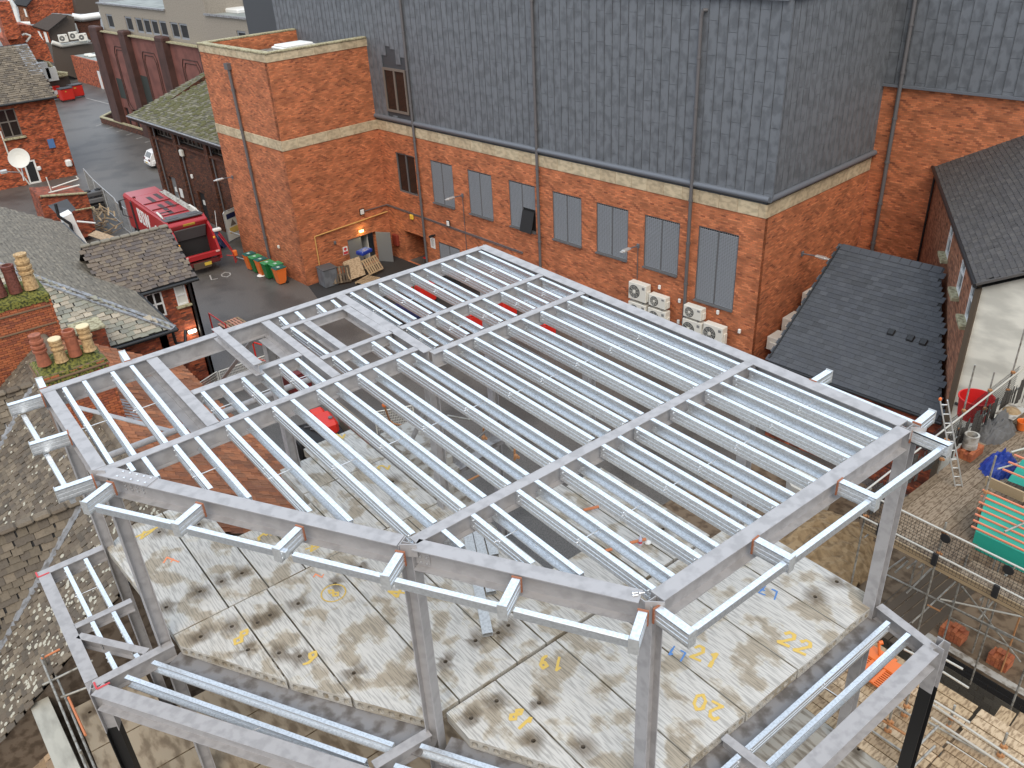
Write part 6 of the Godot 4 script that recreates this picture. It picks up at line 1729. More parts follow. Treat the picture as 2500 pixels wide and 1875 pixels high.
# a hollow core concrete plank: outline in plan, hollow = edges whose open cores show, holes = lifting holes
func plank(label: String, poly: Array, y: float, hollow: Array, holes: Array, m: Material, th_ := 0.2, called := "concrete_plank", group := "precast concrete floor planks"):
	var c = Vector2.ZERO
	for q in poly:
		c += q
	c /= poly.size()
	var t = thing(called, label, "concrete plank", Vector3(c.x, y - th_, c.y), group)
	var r = RandomNumberGenerator.new(); r.seed = int(absf(c.x * 991 + c.y * 373))
	var noise = FastNoiseLite.new(); noise.seed = r.randi() % 1000; noise.frequency = 0.9; noise.fractal_octaves = 4
	# top face: points on the outline, inside and round the holes
	var pv = PackedVector2Array(poly)
	var pts = PackedVector2Array()
	for i in poly.size():
		var a = poly[i]; var b2 = poly[(i + 1) % poly.size()]
		var n = int(a.distance_to(b2) / 0.22) + 1
		for k in n:
			pts.append(a.lerp(b2, float(k) / n))
	var mn = poly[0]; var mx = poly[0]
	for q in poly:
		mn = mn.min(q); mx = mx.max(q)
	var x = mn.x + 0.11
	while x < mx.x:
		var z = mn.y + 0.11
		while z < mx.y:
			var q = Vector2(x + r.randf_range(-0.04, 0.04), z + r.randf_range(-0.04, 0.04))
			var ok = Geometry2D.is_point_in_polygon(q, pv)
			for i in poly.size():
				if ok and Geometry2D.get_closest_point_to_segment(q, poly[i], poly[(i + 1) % poly.size()]).distance_to(q) < 0.07:
					ok = false
			for h in holes:
				if q.distance_to(h) < 0.17:
					ok = false
			if ok:
				pts.append(q)
			z += 0.2
		x += 0.2
	for h in holes:
		var big = r.randf_range(0.08, 0.12)
		for k in 12:
			pts.append(h + Vector2.from_angle(TAU * k / 12) * 0.036)
		for k in 12:
			pts.append(h + Vector2.from_angle(TAU * (k + 0.5) / 12) * big * r.randf_range(0.8, 1.2))
	var ids = Geometry2D.triangulate_delaunay(pts)
	var b = MB.new()
	var tint = func(q: Vector2) -> Color:
		var v = noise.get_noise_2d(q.x, q.y)
		var k = 1.0 + 0.05 * v
		var brown = clampf((v - 0.16) * 2.4, 0, 1)
		var col = Color(k, k, k).lerp(Color(0.66, 0.58, 0.49), brown * 0.35)
		for h in holes:
			if q.distance_to(h) < 0.125:
				col = Color(0.42, 0.38, 0.33)
		return col
	for i in range(0, ids.size(), 3):
		var q = [pts[ids[i]], pts[ids[i + 1]], pts[ids[i + 2]]]
		var ce = (q[0] + q[1] + q[2]) / 3
		var drop = not Geometry2D.is_point_in_polygon(ce, pv)
		for h in holes:
			if ce.distance_to(h) < 0.034:
				drop = true
		if drop:
			continue
		var P = []; var C = []
		for e in q:
			P.append(Vector3(e.x, y, e.y)); C.append(tint.call(e))
		b.tri(P[0], P[1], P[2], Vector3.UP, C)
	# sides, with open cores where asked
	for i in poly.size():
		var a = poly[i]; var e = poly[(i + 1) % poly.size()]
		var A = Vector3(a.x, y, a.y); var E = Vector3(e.x, y, e.y)
		var out = Vector3((a + e).x / 2 - c.x, 0, (a + e).y / 2 - c.y)
		var D = Vector3(0, -th_, 0)
		b.col = Color(0.9, 0.88, 0.85)
		if not hollow.has(i):
			b.quad(A, E, E + D, A + D, out)
			continue
		var L = A.distance_to(E); var u = (E - A) / L
		var nrm = u.cross(Vector3.UP)
		if nrm.dot(out) < 0: nrm = -nrm
		var n = maxi(1, int(L / 0.165))
		for k in n:
			var o = A + u * (k + 0.5) * L / n + D * 0.52
			var hw = L / n / 2; var R = 0.055
			var ring = []; var sq = []
			for s in 16:
				var an = TAU * s / 16
				var dv = Vector2(cos(an), sin(an))
				var dq = Vector2(clampf(dv.x * 1.1, -1, 1), clampf(dv.y * 1.25, -1, 1))
				ring.append(o + u * dq.x * R * 0.92 + Vector3.UP * dq.y * R)
				var f = 1.0 / maxf(absf(dv.x), absf(dv.y))
				sq.append(o + u * dv.x * f * hw + Vector3.UP * (dv.y * f * th_ * 0.5 + 0.02 * th_))
			for s in 16:
				var s2 = (s + 1) % 16
				b.quad(sq[s], sq[s2], ring[s2], ring[s], nrm)
				b.quad(ring[s], ring[s2], ring[s2] - nrm * 0.35, ring[s] - nrm * 0.35, o - (ring[s] + ring[s2]) / 2)
			b.poly([ring[0] - nrm * 0.35, ring[4] - nrm * 0.35, ring[8] - nrm * 0.35, ring[12] - nrm * 0.35], nrm)
	b.col = Color.WHITE
	var bot = []
	for q in poly:
		bot.append(Vector3(q.x, y - th_, q.y))
	b.poly(bot, Vector3.DOWN)
	var body = part(t, "slab_body", b, m)
	for h in holes:
		var hb = MB.new()
		hb.col = Color(0.3, 0.27, 0.24)
		for k in 12:
			var d0 = Vector2.from_angle(TAU * k / 12) * 0.036; var d1 = Vector2.from_angle(TAU * (k + 1) / 12) * 0.036
			var a = Vector3(h.x + d0.x, y, h.y + d0.y); var e = Vector3(h.x + d1.x, y, h.y + d1.y)
			hb.quad(a, e, e + Vector3(0, -0.15, 0), a + Vector3(0, -0.15, 0), Vector3(-d0.x, 0, -d0.y))
			hb.tri(Vector3(h.x, y - 0.15, h.y), a + Vector3(0, -0.15, 0), e + Vector3(0, -0.15, 0), Vector3.UP)
		part(t, "lifting_hole", hb, m)
	return t

func deck():
	var y = DECK
	var V = func(a): 
		var r = []
		for i in range(0, a.size(), 2): r.append(Vector2(a[i], a[i + 1]))
		return r
	var rx = Vector3(0.75, 0, -0.66); var ry = Vector3(-0.66, 0, -0.75)
	var t
	t = plank("concrete plank sprayed 18 with a skew cut end, right of the middle column's foot", V.call([4.13, -7.67, 5.055, -7.67, 5.055, -5.5, 4.98, -5.58, 4.13, -7.08]), y, [3], V.call([4.84, -7.35, 4.36, -7.35, 4.82, -6.44]), M.plank)
	spray(t, "18", Vector3(4.797, 8.925, -6.661), Vector3(-0.017, 0.000, -1.000), Vector3(0.992, 0.000, -0.127), 0.24, 0.05, M.spray_yellow)
	t = plank("concrete plank sprayed 19 in yellow, wide one right of plank 18", V.call([5.085, -7.67, 6.3, -7.67, 6.3, -4.78, 5.62, -4.78, 5.085, -5.45]), y, [2, 3], V.call([5.31, -6.9, 5.3, -5.9]), M.plank)
	spray(t, "19", Vector3(6.171, 8.925, -7.297), Vector3(-0.643, 0.000, -0.766), Vector3(-0.763, 0.000, 0.647), 0.26, 0.05, M.spray_yellow)
	t = plank("concrete plank sprayed 20 in yellow beside the front column", V.call([6.33, -7.67, 7.5, -7.67, 7.5, -4.77, 6.33, -4.77]), y, [2], [], M.plank)
	spray(t, "20", Vector3(7.354, 8.925, -5.050), Vector3(-0.197, 0.000, -0.980), Vector3(-0.914, 0.000, 0.405), 0.3, 0.05, M.spray_yellow)
	t = plank("concrete plank sprayed 21 in yellow with blue marks", V.call([7.53, -7.67, 8.75, -7.67, 8.75, -4.76, 7.53, -4.76]), y, [2], [], M.plank)
	spray(t, "21", Vector3(7.699, 8.925, -6.019), Vector3(0.248, 0.000, 0.969), Vector3(0.940, 0.000, -0.342), 0.3, 0.055, M.spray_yellow)
	spray(t, "L1", Vector3(7.721, 8.925, -6.090), Vector3(-0.184, 0.000, -0.983), Vector3(-0.946, 0.000, 0.323), 0.2, 0.035, M.spray_blue)
	t = plank("concrete plank sprayed 22 in yellow, last but one on the right", V.call([8.78, -7.67, 10.03, -7.67, 10.03, -4.75, 8.78, -4.75]), y, [2], [], M.plank)
	spray(t, "22", Vector3(8.991, 8.925, -5.312), Vector3(0.190, 0.000, 0.982), Vector3(0.992, 0.000, -0.128), 0.32, 0.055, M.spray_yellow)
	spray(t, "L7", Vector3(9.944, 8.925, -5.983), Vector3(-0.248, 0.000, -0.969), Vector3(-0.907, 0.000, 0.421), 0.22, 0.035, M.spray_blue)
	plank("outermost concrete plank on the right with a notch at the column", V.call([10.06, -7.67, 11.03, -7.67, 11.03, -5.0, 10.78, -4.9, 10.78, -4.76, 10.06, -4.76]), y, [4], V.call([10.9, -5.48, 10.31, -5.51]), M.plank)
	# middle row
	t = plank("concrete plank sprayed 8 with a skew hollow end, first by the left column", V.call([1.47, -12.02, 2.53, -12.02, 2.53, -9.85, 1.47, -11.72]), y, [2], V.call([1.82, -11.69, 2.32, -11.56, 2.32, -10.87]), M.plank)
	spray(t, "8", Vector3(2.145, 8.925, -11.209), Vector3(0.55, 0, 0.83), Vector3(0.83, 0, -0.55), 0.34, 0.05, M.spray_yellow)
	t = plank("narrow concrete plank sprayed 9 with a skew hollow end", V.call([2.56, -12.02, 3.15, -12.02, 3.15, -8.86, 2.56, -9.8]), y, [2], V.call([2.7, -11.35, 2.94, -11.37, 2.69, -10.46, 2.92, -10.17]), M.plank)
	spray(t, "9", Vector3(2.857, 8.925, -10.028), Vector3(0.45, 0, 0.89), Vector3(0.89, 0, -0.45), 0.3, 0.05, M.spray_yellow)
	t = plank("concrete plank with a yellow 8 in a ring", V.call([3.18, -12.02, 4.4, -12.02, 4.4, -7.74, 3.85, -7.74, 3.18, -8.8]), y, [3], V.call([3.44, -11.3, 4.18, -11.32, 3.43, -9.27, 4.17, -8.48]), M.plank)
	spray(t, "8", Vector3(4.001, 8.925, -10.981), Vector3(0.75, 0, -0.2).normalized(), Vector3(-0.2, 0, -0.75).normalized(), 0.24, 0.04, M.spray_yellow, true)
	spray(t, "Z", Vector3(4.059, 8.925, -11.608), rx, ry, 0.16, 0.03, M.spray_orange)
	t = plank("concrete plank left of the middle column with a yellow 4 near its joint", V.call([4.43, -12.02, 5.54, -12.02, 5.54, -7.74, 4.43, -7.74]), y, [], V.call([4.68, -8.5, 5.31, -8.54, 4.75, -11.4]), M.plank)
	spray(t, "4", Vector3(4.915, 8.925, -10.180), rx, ry, 0.3, 0.05, M.spray_yellow)
	plank("narrow concrete plank beneath the loose white channels", V.call([5.57, -12.02, 6.15, -12.02, 6.15, -7.74, 5.57, -7.74]), y, [], V.call([5.7, -8.43, 5.93, -8.45, 5.85, -11.5]), M.plank)
	plank("concrete plank left of the stair opening", V.call([6.18, -12.02, 7.3, -12.02, 7.3, -7.74, 6.18, -7.74]), y, [], V.call([6.5, -11.4, 6.9, -8.6]), M.plank)
	plank("concrete plank in front of the stair opening", V.call([7.33, -9.0, 8.47, -9.0, 8.47, -7.74, 7.33, -7.74]), y, [], [], M.plank)
	plank("narrow concrete plank right of the stair opening crossed by orange tubes", V.call([8.5, -10.9, 9.2, -10.9, 9.2, -7.74, 8.5, -7.74]), y, [], [], M.plank)
	plank("concrete plank at the right edge of the middle row under the joists", V.call([9.23, -10.7, 10.22, -10.7, 10.22, -7.74, 9.23, -7.74]), y, [], V.call([9.7, -8.45, 10.0, -8.6]), M.plank)
	# back row
	t = plank("broad concrete plank sprayed 4 beside the slim left columns", V.call([1.24, -15.2, 1.75, -15.6, 2.44, -15.6, 2.44, -12.05, 1.47, -12.05]), y, [], V.call([2.2, -15.0, 2.21, -12.78, 1.6, -12.79]), M.plank)
	spray(t, "4", Vector3(1.693, 8.925, -15.005), Vector3(0.517, 0.000, -0.856), Vector3(1.000, -0.000, -0.031), 0.42, 0.05, M.spray_yellow)
	spray(t, "7", Vector3(2.132, 8.925, -13.787), rx, ry, 0.3, 0.035, M.spray_orange)
	plank("concrete plank with brown damp patches, second in the back row", V.call([2.47, -15.6, 2.75, -15.6, 3.2, -14.6, 3.2, -12.05, 2.47, -12.05]), y, [], V.call([2.61, -12.77, 2.99, -12.73, 2.9, -14.7]), M.plank)
	t = plank("short concrete plank sprayed 3 beside the dark gap", V.call([3.23, -13.95, 3.36, -13.8, 3.94, -13.8, 3.94, -12.05, 3.23, -12.05]), y, [], [], M.plank)
	spray(t, "3", Vector3(3.585, 8.925, -13.389), Vector3(0.542, 0.000, -0.841), Vector3(0.999, 0.000, 0.039), 0.3, 0.045, M.spray_yellow)
	t = plank("concrete plank sprayed 4 under the first skew beam", V.call([3.97, -13.8, 4.93, -13.8, 4.93, -12.05, 3.97, -12.05]), y, [], [], M.plank)
	spray(t, "4", Vector3(4.127, 8.925, -12.426), Vector3(0.551, 0.000, -0.834), Vector3(0.956, 0.000, 0.294), 0.32, 0.045, M.spray_yellow)
	plank("small concrete plank at the foot of the rear column", V.call([4.96, -15.35, 5.69, -15.35, 5.69, -14.2, 4.96, -14.2]), y, [], V.call([5.2, -14.6]), M.plank)
	plank("concrete plank in front of the rear column", V.call([4.96, -14.17, 5.69, -14.17, 5.69, -12.05, 4.96, -12.05]), y, [], [], M.plank)
	t = plank("concrete plank with two yellow sprayed marks beside the red machine", V.call([5.72, -15.75, 6.93, -15.75, 6.93, -14.2, 5.72, -14.2]), y, [], V.call([6.45, -14.9, 6.95, -14.5].slice(0, 2)), M.plank)
	spray(t, "2", Vector3(6.600, 8.925, -15.513), rx, ry, 0.3, 0.05, M.spray_yellow)
	t = plank("concrete plank with a red and a yellow mark behind the stair opening", V.call([5.72, -14.17, 6.93, -14.17, 6.93, -12.05, 5.72, -12.05]), y, [], V.call([6.6, -13.3, 6.4, -12.6]), M.plank)
	spray(t, "2", Vector3(6.748, 8.925, -13.731), rx, ry, 0.25, 0.045, M.spray_yellow)
	# loose steel and rubbish lying on the planks
	var ca = Vector3(6.801, 9.000, -10.770); var cb = Vector3(5.520, 9.000, -8.473)
	var cd = (cb - ca).normalized(); var cn = cd.cross(Vector3.UP).normalized()
	for k in 3:
		var b = MB.new()
		var a = ca + cn * (k - 0.2) * -0.19 - cd * 0.1; var e = cb + cn * k * -0.19 - cd * (0.95 * k)
		if k == 2: e = cb - cd * 1.9 - cn * 0.38
		b.extrude(csec(0.17, 0.075, 1.0), a, e); b.extrude(csec(0.168, 0.073, -1.0), a - Vector3(0, 0.001, 0), e - Vector3(0, 0.001, 0))
		one("loose_channel", ["longest of the three loose white channels lying on the planks below the skew beam", "middle one of the three loose white channels lying on the planks", "shortest loose white channel lying on the planks, farthest left"][k], "steel channel", b, M.galv_dull, (a + e) / 2 - Vector3(0, 0.075, 0), "loose channels on the planks")
	for e in [[Vector3(8.890, 9.000, -9.808), Vector3(9.189, 9.000, -9.695), "orange tube across the planks, uppermost of three"], [Vector3(8.881, 9.000, -8.512), Vector3(9.174, 9.000, -8.397), "orange tube on the planks beside the plastic bottle"], [Vector3(8.382, 9.000, -8.663), Vector3(8.506, 9.000, -8.614), "shortest orange tube on the planks, lowest of three"]]:
		var b = MB.new(); b.tube(e[0], e[1], 0.03, 10); one("orange_tube", e[2], "tube", b, M.tube_orange, (e[0] + e[1]) / 2, "orange tubes on the planks")
	var bp = Vector3(9.047, 8.920, -8.414)
	var bo = thing("plastic_bottle", "clear plastic bottle with a red label on the planks", "bottle", bp)
	var b = MB.new(); b.lathe(bp + Vector3(0, 0.005, 0), [[0.001, 0], [0.035, 0.0], [0.036, 0.14], [0.015, 0.19], [0.015, 0.21], [0.001, 0.21]], 12); part(bo, "body", b, mat("bottle", lin(0.5, 0.5, 0.62), 0.1))
	b = MB.new(); b.lathe(bp + Vector3(0, 0.05, 0), [[0.037, 0], [0.037, 0.05]], 12); part(bo, "label_band", b, M.red_paint)
	b = MB.new(); var rp = Vector3(9.185, 8.940, -8.354); b.lathe(rp, [[0.07, 0], [0.06, 0.02], [0.02, 0.05], [0.001, 0.055]], 7); one("paper_scrap", "crumpled white paper on the planks beside the bottle", "paper", b, M.white_paint, rp)
	# concrete stair seen through the joists
	var st = thing("concrete_stair", "raw concrete stair flight in the deck opening", "stairs", Vector3(7.9, 5.3, -11))
	for k in 14:
		var s = MB.new(); s.cbox(Vector3(7.85, 8.72 - k * 0.19, -14.0 + k * 0.26), Vector3(0.95, 0.2, 0.3), 0.01); part(st, "step", s, M.plank_grey)
	b = MB.new(); b.quad(Vector3(7.35, 8.85, -14.3), Vector3(7.35, 6.0, -10.3), Vector3(7.35, 5.6, -10.3), Vector3(7.35, 8.4, -14.3), Vector3.LEFT); b.box(Vector3(7.85, 8.82, -14.6), Vector3(1.0, 0.2, 1.0)); part(st, "landing", b, M.plank_grey)
	for e in [[Vector3(8.433, 8.000, -13.833), Vector3(8.841, 8.000, -13.883)], [Vector3(9.471, 8.200, -13.937), Vector3(9.893, 8.200, -13.927)]]:
		b = MB.new(); b.bar(e[0], e[1] + (e[1] - e[0]) * 1.5, 0.3, 0.12); one("grey_trimmer", "grey painted steel plate across the stair opening, " + ("lower one" if e[0].x < 8.956 else "upper one"), "steel plate", b, M.primer_dark, e[0])
	# lower floor planks at the bottom of the picture, wet and brown
	var yl = 5.34
	plank("wet tan concrete plank on the floor below, left of the outer column", V.call([-0.36, -15.45, 1.1, -15.45, 1.1, -14.1, -0.36, -14.1]), yl, [3], V.call([-0.12, -15.12]), M.plank_wet, 0.2, "lower_plank", "planks of the floor below")
	for k in 6:
		var z0 = -14.07 + k * 1.23
		plank(["wet brown plank of the floor below, farthest back", "second wet brown plank of the floor below", "third wet brown plank of the floor below, under the black column", "fourth wet brown plank of the floor below", "fifth wet brown plank of the floor below", "nearest wet brown plank of the floor below"][k], V.call([-0.36 , z0, 6.5, z0, 6.5, z0 + 1.2, -0.36, z0 + 1.2]), yl, [3], V.call([0.3, z0 + 0.5]) if k % 2 == 1 else [], M.plank_wet, 0.2, "lower_plank", "planks of the floor below")

func right_houses():
	var UPV = Vector3.UP
	# ---- slate roofed outbuilding
	var t = thing("slate_outbuilding", "brick outbuilding with a smooth dark slate roof between the theatre and the white gable", "building", Vector3(25.4, 0, -14))
	var o = Vector3(25.16, 3.5, -16.99)
	var p = deg_to_rad(35)
	var su = E2 * cos(p) + UPV * sin(p)
	var b = MB.new()
	b.poly([o, o + E1 * 6.62, o + E1 * 3.95 + su * 5.8, o + su * 5.8], UPV)
	b.poly([o - UPV * 0.1, o + E1 * 6.62 - UPV * 0.1, o + E1 * 3.95 + su * 5.8 - UPV * 0.1, o + su * 5.8 - UPV * 0.1], -UPV)
	var rg = o + su * 5.8
	b.poly([rg, rg + E1 * 3.95, rg + E1 * 1.0 + (E2 * cos(p) - UPV * sin(p)) * 5.8, rg + (E2 * cos(p) - UPV * sin(p)) * 5.8], UPV)
	part(t, "roof_deck", b, M.black)
	tiles(t, "slate", o + su * 0.02, E1, su, [Vector2(0, 0), Vector2(6.62, 0), Vector2(3.95, 5.8), Vector2(0, 5.8)], 0.3, 0.2, 0.012, M.slate_new, {"jitter": 0.004, "seed": 71, "gap": 0.004})
	for k in 10:
		var r = MB.new(); r.cbox(rg + E1 * (0.22 + k * 0.4) - su * 0.09 + UPV * 0.03, Vector3(0.39, 0.05, 0.3), 0.015, Basis(E1, UPV * cos(p) - E2 * sin(p), -su)); part(t, "ridge_tile", r, M.slate_new[3])
	for e in [Vector3(27.649, 5.019, -13.641), Vector3(27.701, 5.009, -12.924), Vector3(27.746, 5.010, -12.457)]:
		var v = MB.new(); v.cbox(e + UPV * 0.06, Vector3(0.26, 0.1, 0.26), 0.03, Basis(E1, UPV * cos(p) - E2 * sin(p), -su)); part(t, "roof_vent", v, M.gutter)
	b = MB.new()
	b.wall(Vector3(25.36, 0, -16.9), E1, 6.5, 3.45, [], 0.25)
	b.poly([Vector3(25.4, 0, -16.92), Vector3(25.4, 3.4, -16.92), Vector3(25.4, 3.4, -16.92) + E2 * 4.6 + UPV * 3.1, Vector3(25.4, 0, -16.92) + E2 * 9], -E1)
	part(t, "wall", b, M.brick_old)
	b = MB.new(); b.tube(o - E2 * 0.04 - UPV * 0.06, o + E1 * 6.65 - E2 * 0.04 - UPV * 0.06, 0.065, 8); part(t, "gutter", b, M.gutter)
	b = MB.new(); b.bar(o - E1 * 0.03 + su * 0.1, o - E1 * 0.03 + su * 5.7, 0.06, 0.14); part(t, "verge_board", b, M.gutter)
	# ---- tall house with the white rendered gable
	var h = thing("white_gable_house", "tall house with a cream rendered gable, mottled brick side and dark slate roof", "building", Vector3(25.72, 0, -10.2))
	var c = Vector3(25.72, 0, -10.2)
	var sd = Vector3(0.832, 0, -0.554).normalized()
	b = MB.new()
	b.poly([c, c + E1 * 9.5, c + E1 * 9.5 + UPV * 11.6, c + E1 * 5.2 + UPV * 11.55, c + UPV * 8.62], -E2)
	part(h, "gable_wall", b, M.render_white)
	b = MB.new()
	# openings measured along the side wall
	var hs_ = [[0.45, 7.0, 0.75, 1.5], [2.7, 7.0, 0.8, 1.5], [6.2, 7.0, 0.8, 1.5]]
	b.wall(c + sd * 13.3, -sd, 13.3, 8.65, [[13.3 - 1.2, 7.0, 0.75, 1.45], [13.3 - 3.5, 7.0, 0.8, 1.45], [13.3 - 7.0, 7.0, 0.8, 1.45]], 0.12)
	part(h, "side_wall", b, M.brick_pale)
	var no = (-sd).cross(UPV)
	for e in hs_:
		var f = framed(h, "window", c + sd * (e[0] + e[2]) + UPV * e[1] - no * 0.03, -sd, e[2], 1.45, 0.09, 0, M.white_paint, M.grey_glass, "pane", [0.5])
		var s = MB.new(); s.cbox(c + sd * (e[0] + e[2] / 2) + UPV * (e[1] - 0.07) + no * 0.08, Vector3(e[2] + 0.25, 0.13, 0.34), 0.02, Basis(-sd, UPV, no)); part(h, "sill", s, M.coping)
		for k in 5:
			var v = MB.new(); v.cbox(c + sd * (e[0] + e[2] / 2 + (k - 2) * e[2] / 5.0) + UPV * (e[1] + 1.52) + no * 0.005, Vector3(e[2] / 5.0 - 0.015, 0.2, 0.05), 0.006, Basis(-sd, UPV, no)); part(h, "arch_brick", v, M.brick_tones[k % 4])
	b = MB.new(); b.box(c + UPV * 4.35 + no * 0.03 - E2 * 0.02, Vector3(0.16, 8.6, 0.16)); part(h, "corner_strip", b, M.timber_dark)
	b = MB.new(); b.tube(c + sd * 12.6 + no * 0.09 + UPV * 8.6, c + sd * 12.6 + no * 0.09 + UPV * 0.2, 0.055, 8); part(h, "downpipe", b, M.gutter)
	var ph = deg_to_rad(32.5)
	var hz = Vector3(0.554, 0, 0.832).normalized()
	var sr = hz * cos(ph) + UPV * sin(ph)
	var ro = c + UPV * 8.7 - hz * 0.15 - UPV * 0.08
	var SL = 6.2
	var sh = -0.456 * SL
	b = MB.new()
	b.poly([ro - sd * 0.15, ro + sd * 13.2, ro + sd * (13.2 + sh) + sr * SL, ro + sd * (sh - 0.15) + sr * SL], UPV)
	b.poly([ro - sd * 0.15 - UPV * 0.12, ro + sd * 13.2 - UPV * 0.12, ro + sd * (13.2 + sh) + sr * SL - UPV * 0.12, ro + sd * (sh - 0.15) + sr * SL - UPV * 0.12], -UPV)
	part(h, "roof_deck", b, M.black)
	tiles(h, "slate", ro + sr * 0.02, sd, sr, [Vector2(0, 0), Vector2(13.2, 0), Vector2(13.2 + sh, SL), Vector2(sh, SL)], 0.26, 0.17, 0.014, M.slate_grey, {"jitter": 0.012, "seed": 72})
	b = MB.new(); b.tube(ro - sd * 0.2 + UPV * 0.0 - hz * 0.05, ro + sd * 13.2 - hz * 0.05, 0.075, 8); part(h, "gutter", b, M.gutter)
	b = MB.new(); b.bar(ro - sd * 0.16 + UPV * 0.05, ro + sd * (sh - 0.16) + sr * SL + UPV * 0.05, 0.16, 0.07); part(h, "verge_trim", b, M.slate_grey[2])
	b = MB.new(); b.bar(ro + sd * 13.15 + UPV * 0.1, ro + sd * (13.15 + sh) + sr * SL + UPV * 0.1, 0.4, 0.12); part(h, "abutment_flashing", b, M.zinc_cap)
	b = MB.new(); b.path([c - E2 * 0.03 + UPV * 4.4 + E1 * 0.1, c - E2 * 0.05 + UPV * 4.35 + E1 * 0.75, c - E2 * 0.06 + UPV * 4.28 + E1 * 0.95], 0.05, 6); part(h, "wall_hook", b, M.gutter)

func scaffold_tube(t, a: Vector3, b2: Vector3, m: Material, r := 0.0245):
	var b = MB.new(); b.tube(a, b2, r, 8)
	return part(t, "scaffold_tube", b, m)

func coupler(t, at: Vector3):
	var b = MB.new(); b.cbox(at, Vector3(0.09, 0.1, 0.09), 0.02); b.cbox(at + Vector3(0.03, -0.02, 0.04), Vector3(0.06, 0.07, 0.08), 0.015)
	part(t, "coupler", b, M.tube_rust)

func board(t, a: Vector3, b2: Vector3, w: float, m: Material, called := "scaffold_board"):
	var d = (b2 - a).normalized(); var x = d.cross(Vector3.UP).normalized()
	var b = MB.new(); b.cbox((a + b2) / 2, Vector3(w, 0.038, a.distance_to(b2)), 0.006, Basis(x, Vector3.UP if absf(d.y) < 0.01 else x.cross(d), -d))
	return part(t, called, b, m)

# heaped sheeting: a crumpled cloth over a low mound
func heap(called: String, label: String, cat: String, c: Vector3, sx: float, sz: float, h: float, m: Material, seed_: int, rough := 0.5):
	var n = 22
	var f = FastNoiseLite.new(); f.seed = seed_; f.frequency = 0.13; f.fractal_octaves = 4
	f.noise_type = FastNoiseLite.TYPE_CELLULAR if rough > 0.7 else FastNoiseLite.TYPE_SIMPLEX
	var g = []
	for i in n + 1:
		var row = []
		for j in n + 1:
			var u = float(i) / n * 2 - 1; var v = float(j) / n * 2 - 1
			var rr = Vector2(u, v).length()
			var e = clampf(1.08 - rr - 0.25 * absf(f.get_noise_2d(i * 2.0, j * 2.0 + 99)), 0, 1)
			row.append(Vector3(c.x + u * sx, c.y + (sqrt(e) * h * (1 - rough * 0.5) + e * h * rough * absf(f.get_noise_2d(i * 3.0, j * 3.0)) * 1.6) - (0.05 if e <= 0 else 0.0), c.z + v * sz))
		g.append(row)
	var b = MB.new()
	for i in n:
		for j in n:
			if g[i][j].y < c.y and g[i + 1][j].y < c.y and g[i][j + 1].y < c.y and g[i + 1][j + 1].y < c.y:
				continue
			b.quad(g[i][j], g[i][j + 1], g[i + 1][j + 1], g[i + 1][j], Vector3.UP)
	return one(called, label, cat, b, m, c)

func brick_stack(label: String, o: Vector3, nx: int, ny: int, nz: int):
	var t = thing("brick_stack", label, "brick stack", o, "stacks of loose red bricks")
	var b = MB.new(); b.cbox(Vector3.ZERO, Vector3(0.213, 0.064, 0.102), 0.004)
	var m = b.mesh()
	var r = RandomNumberGenerator.new(); r.seed = int(o.x * 100)
	for k in ny:
		for i in nx:
			for j in nz:
				if k == ny - 1 and r.randf() < 0.45:
					continue
				shared(t, "brick", m, M.brick_tones[r.randi() % 4], Transform3D(Basis(Vector3.UP, r.randf_range(-0.05, 0.05)), o + Vector3((i + 0.5) * 0.225, (k + 0.5) * 0.066, (j + 0.5) * 0.11)))

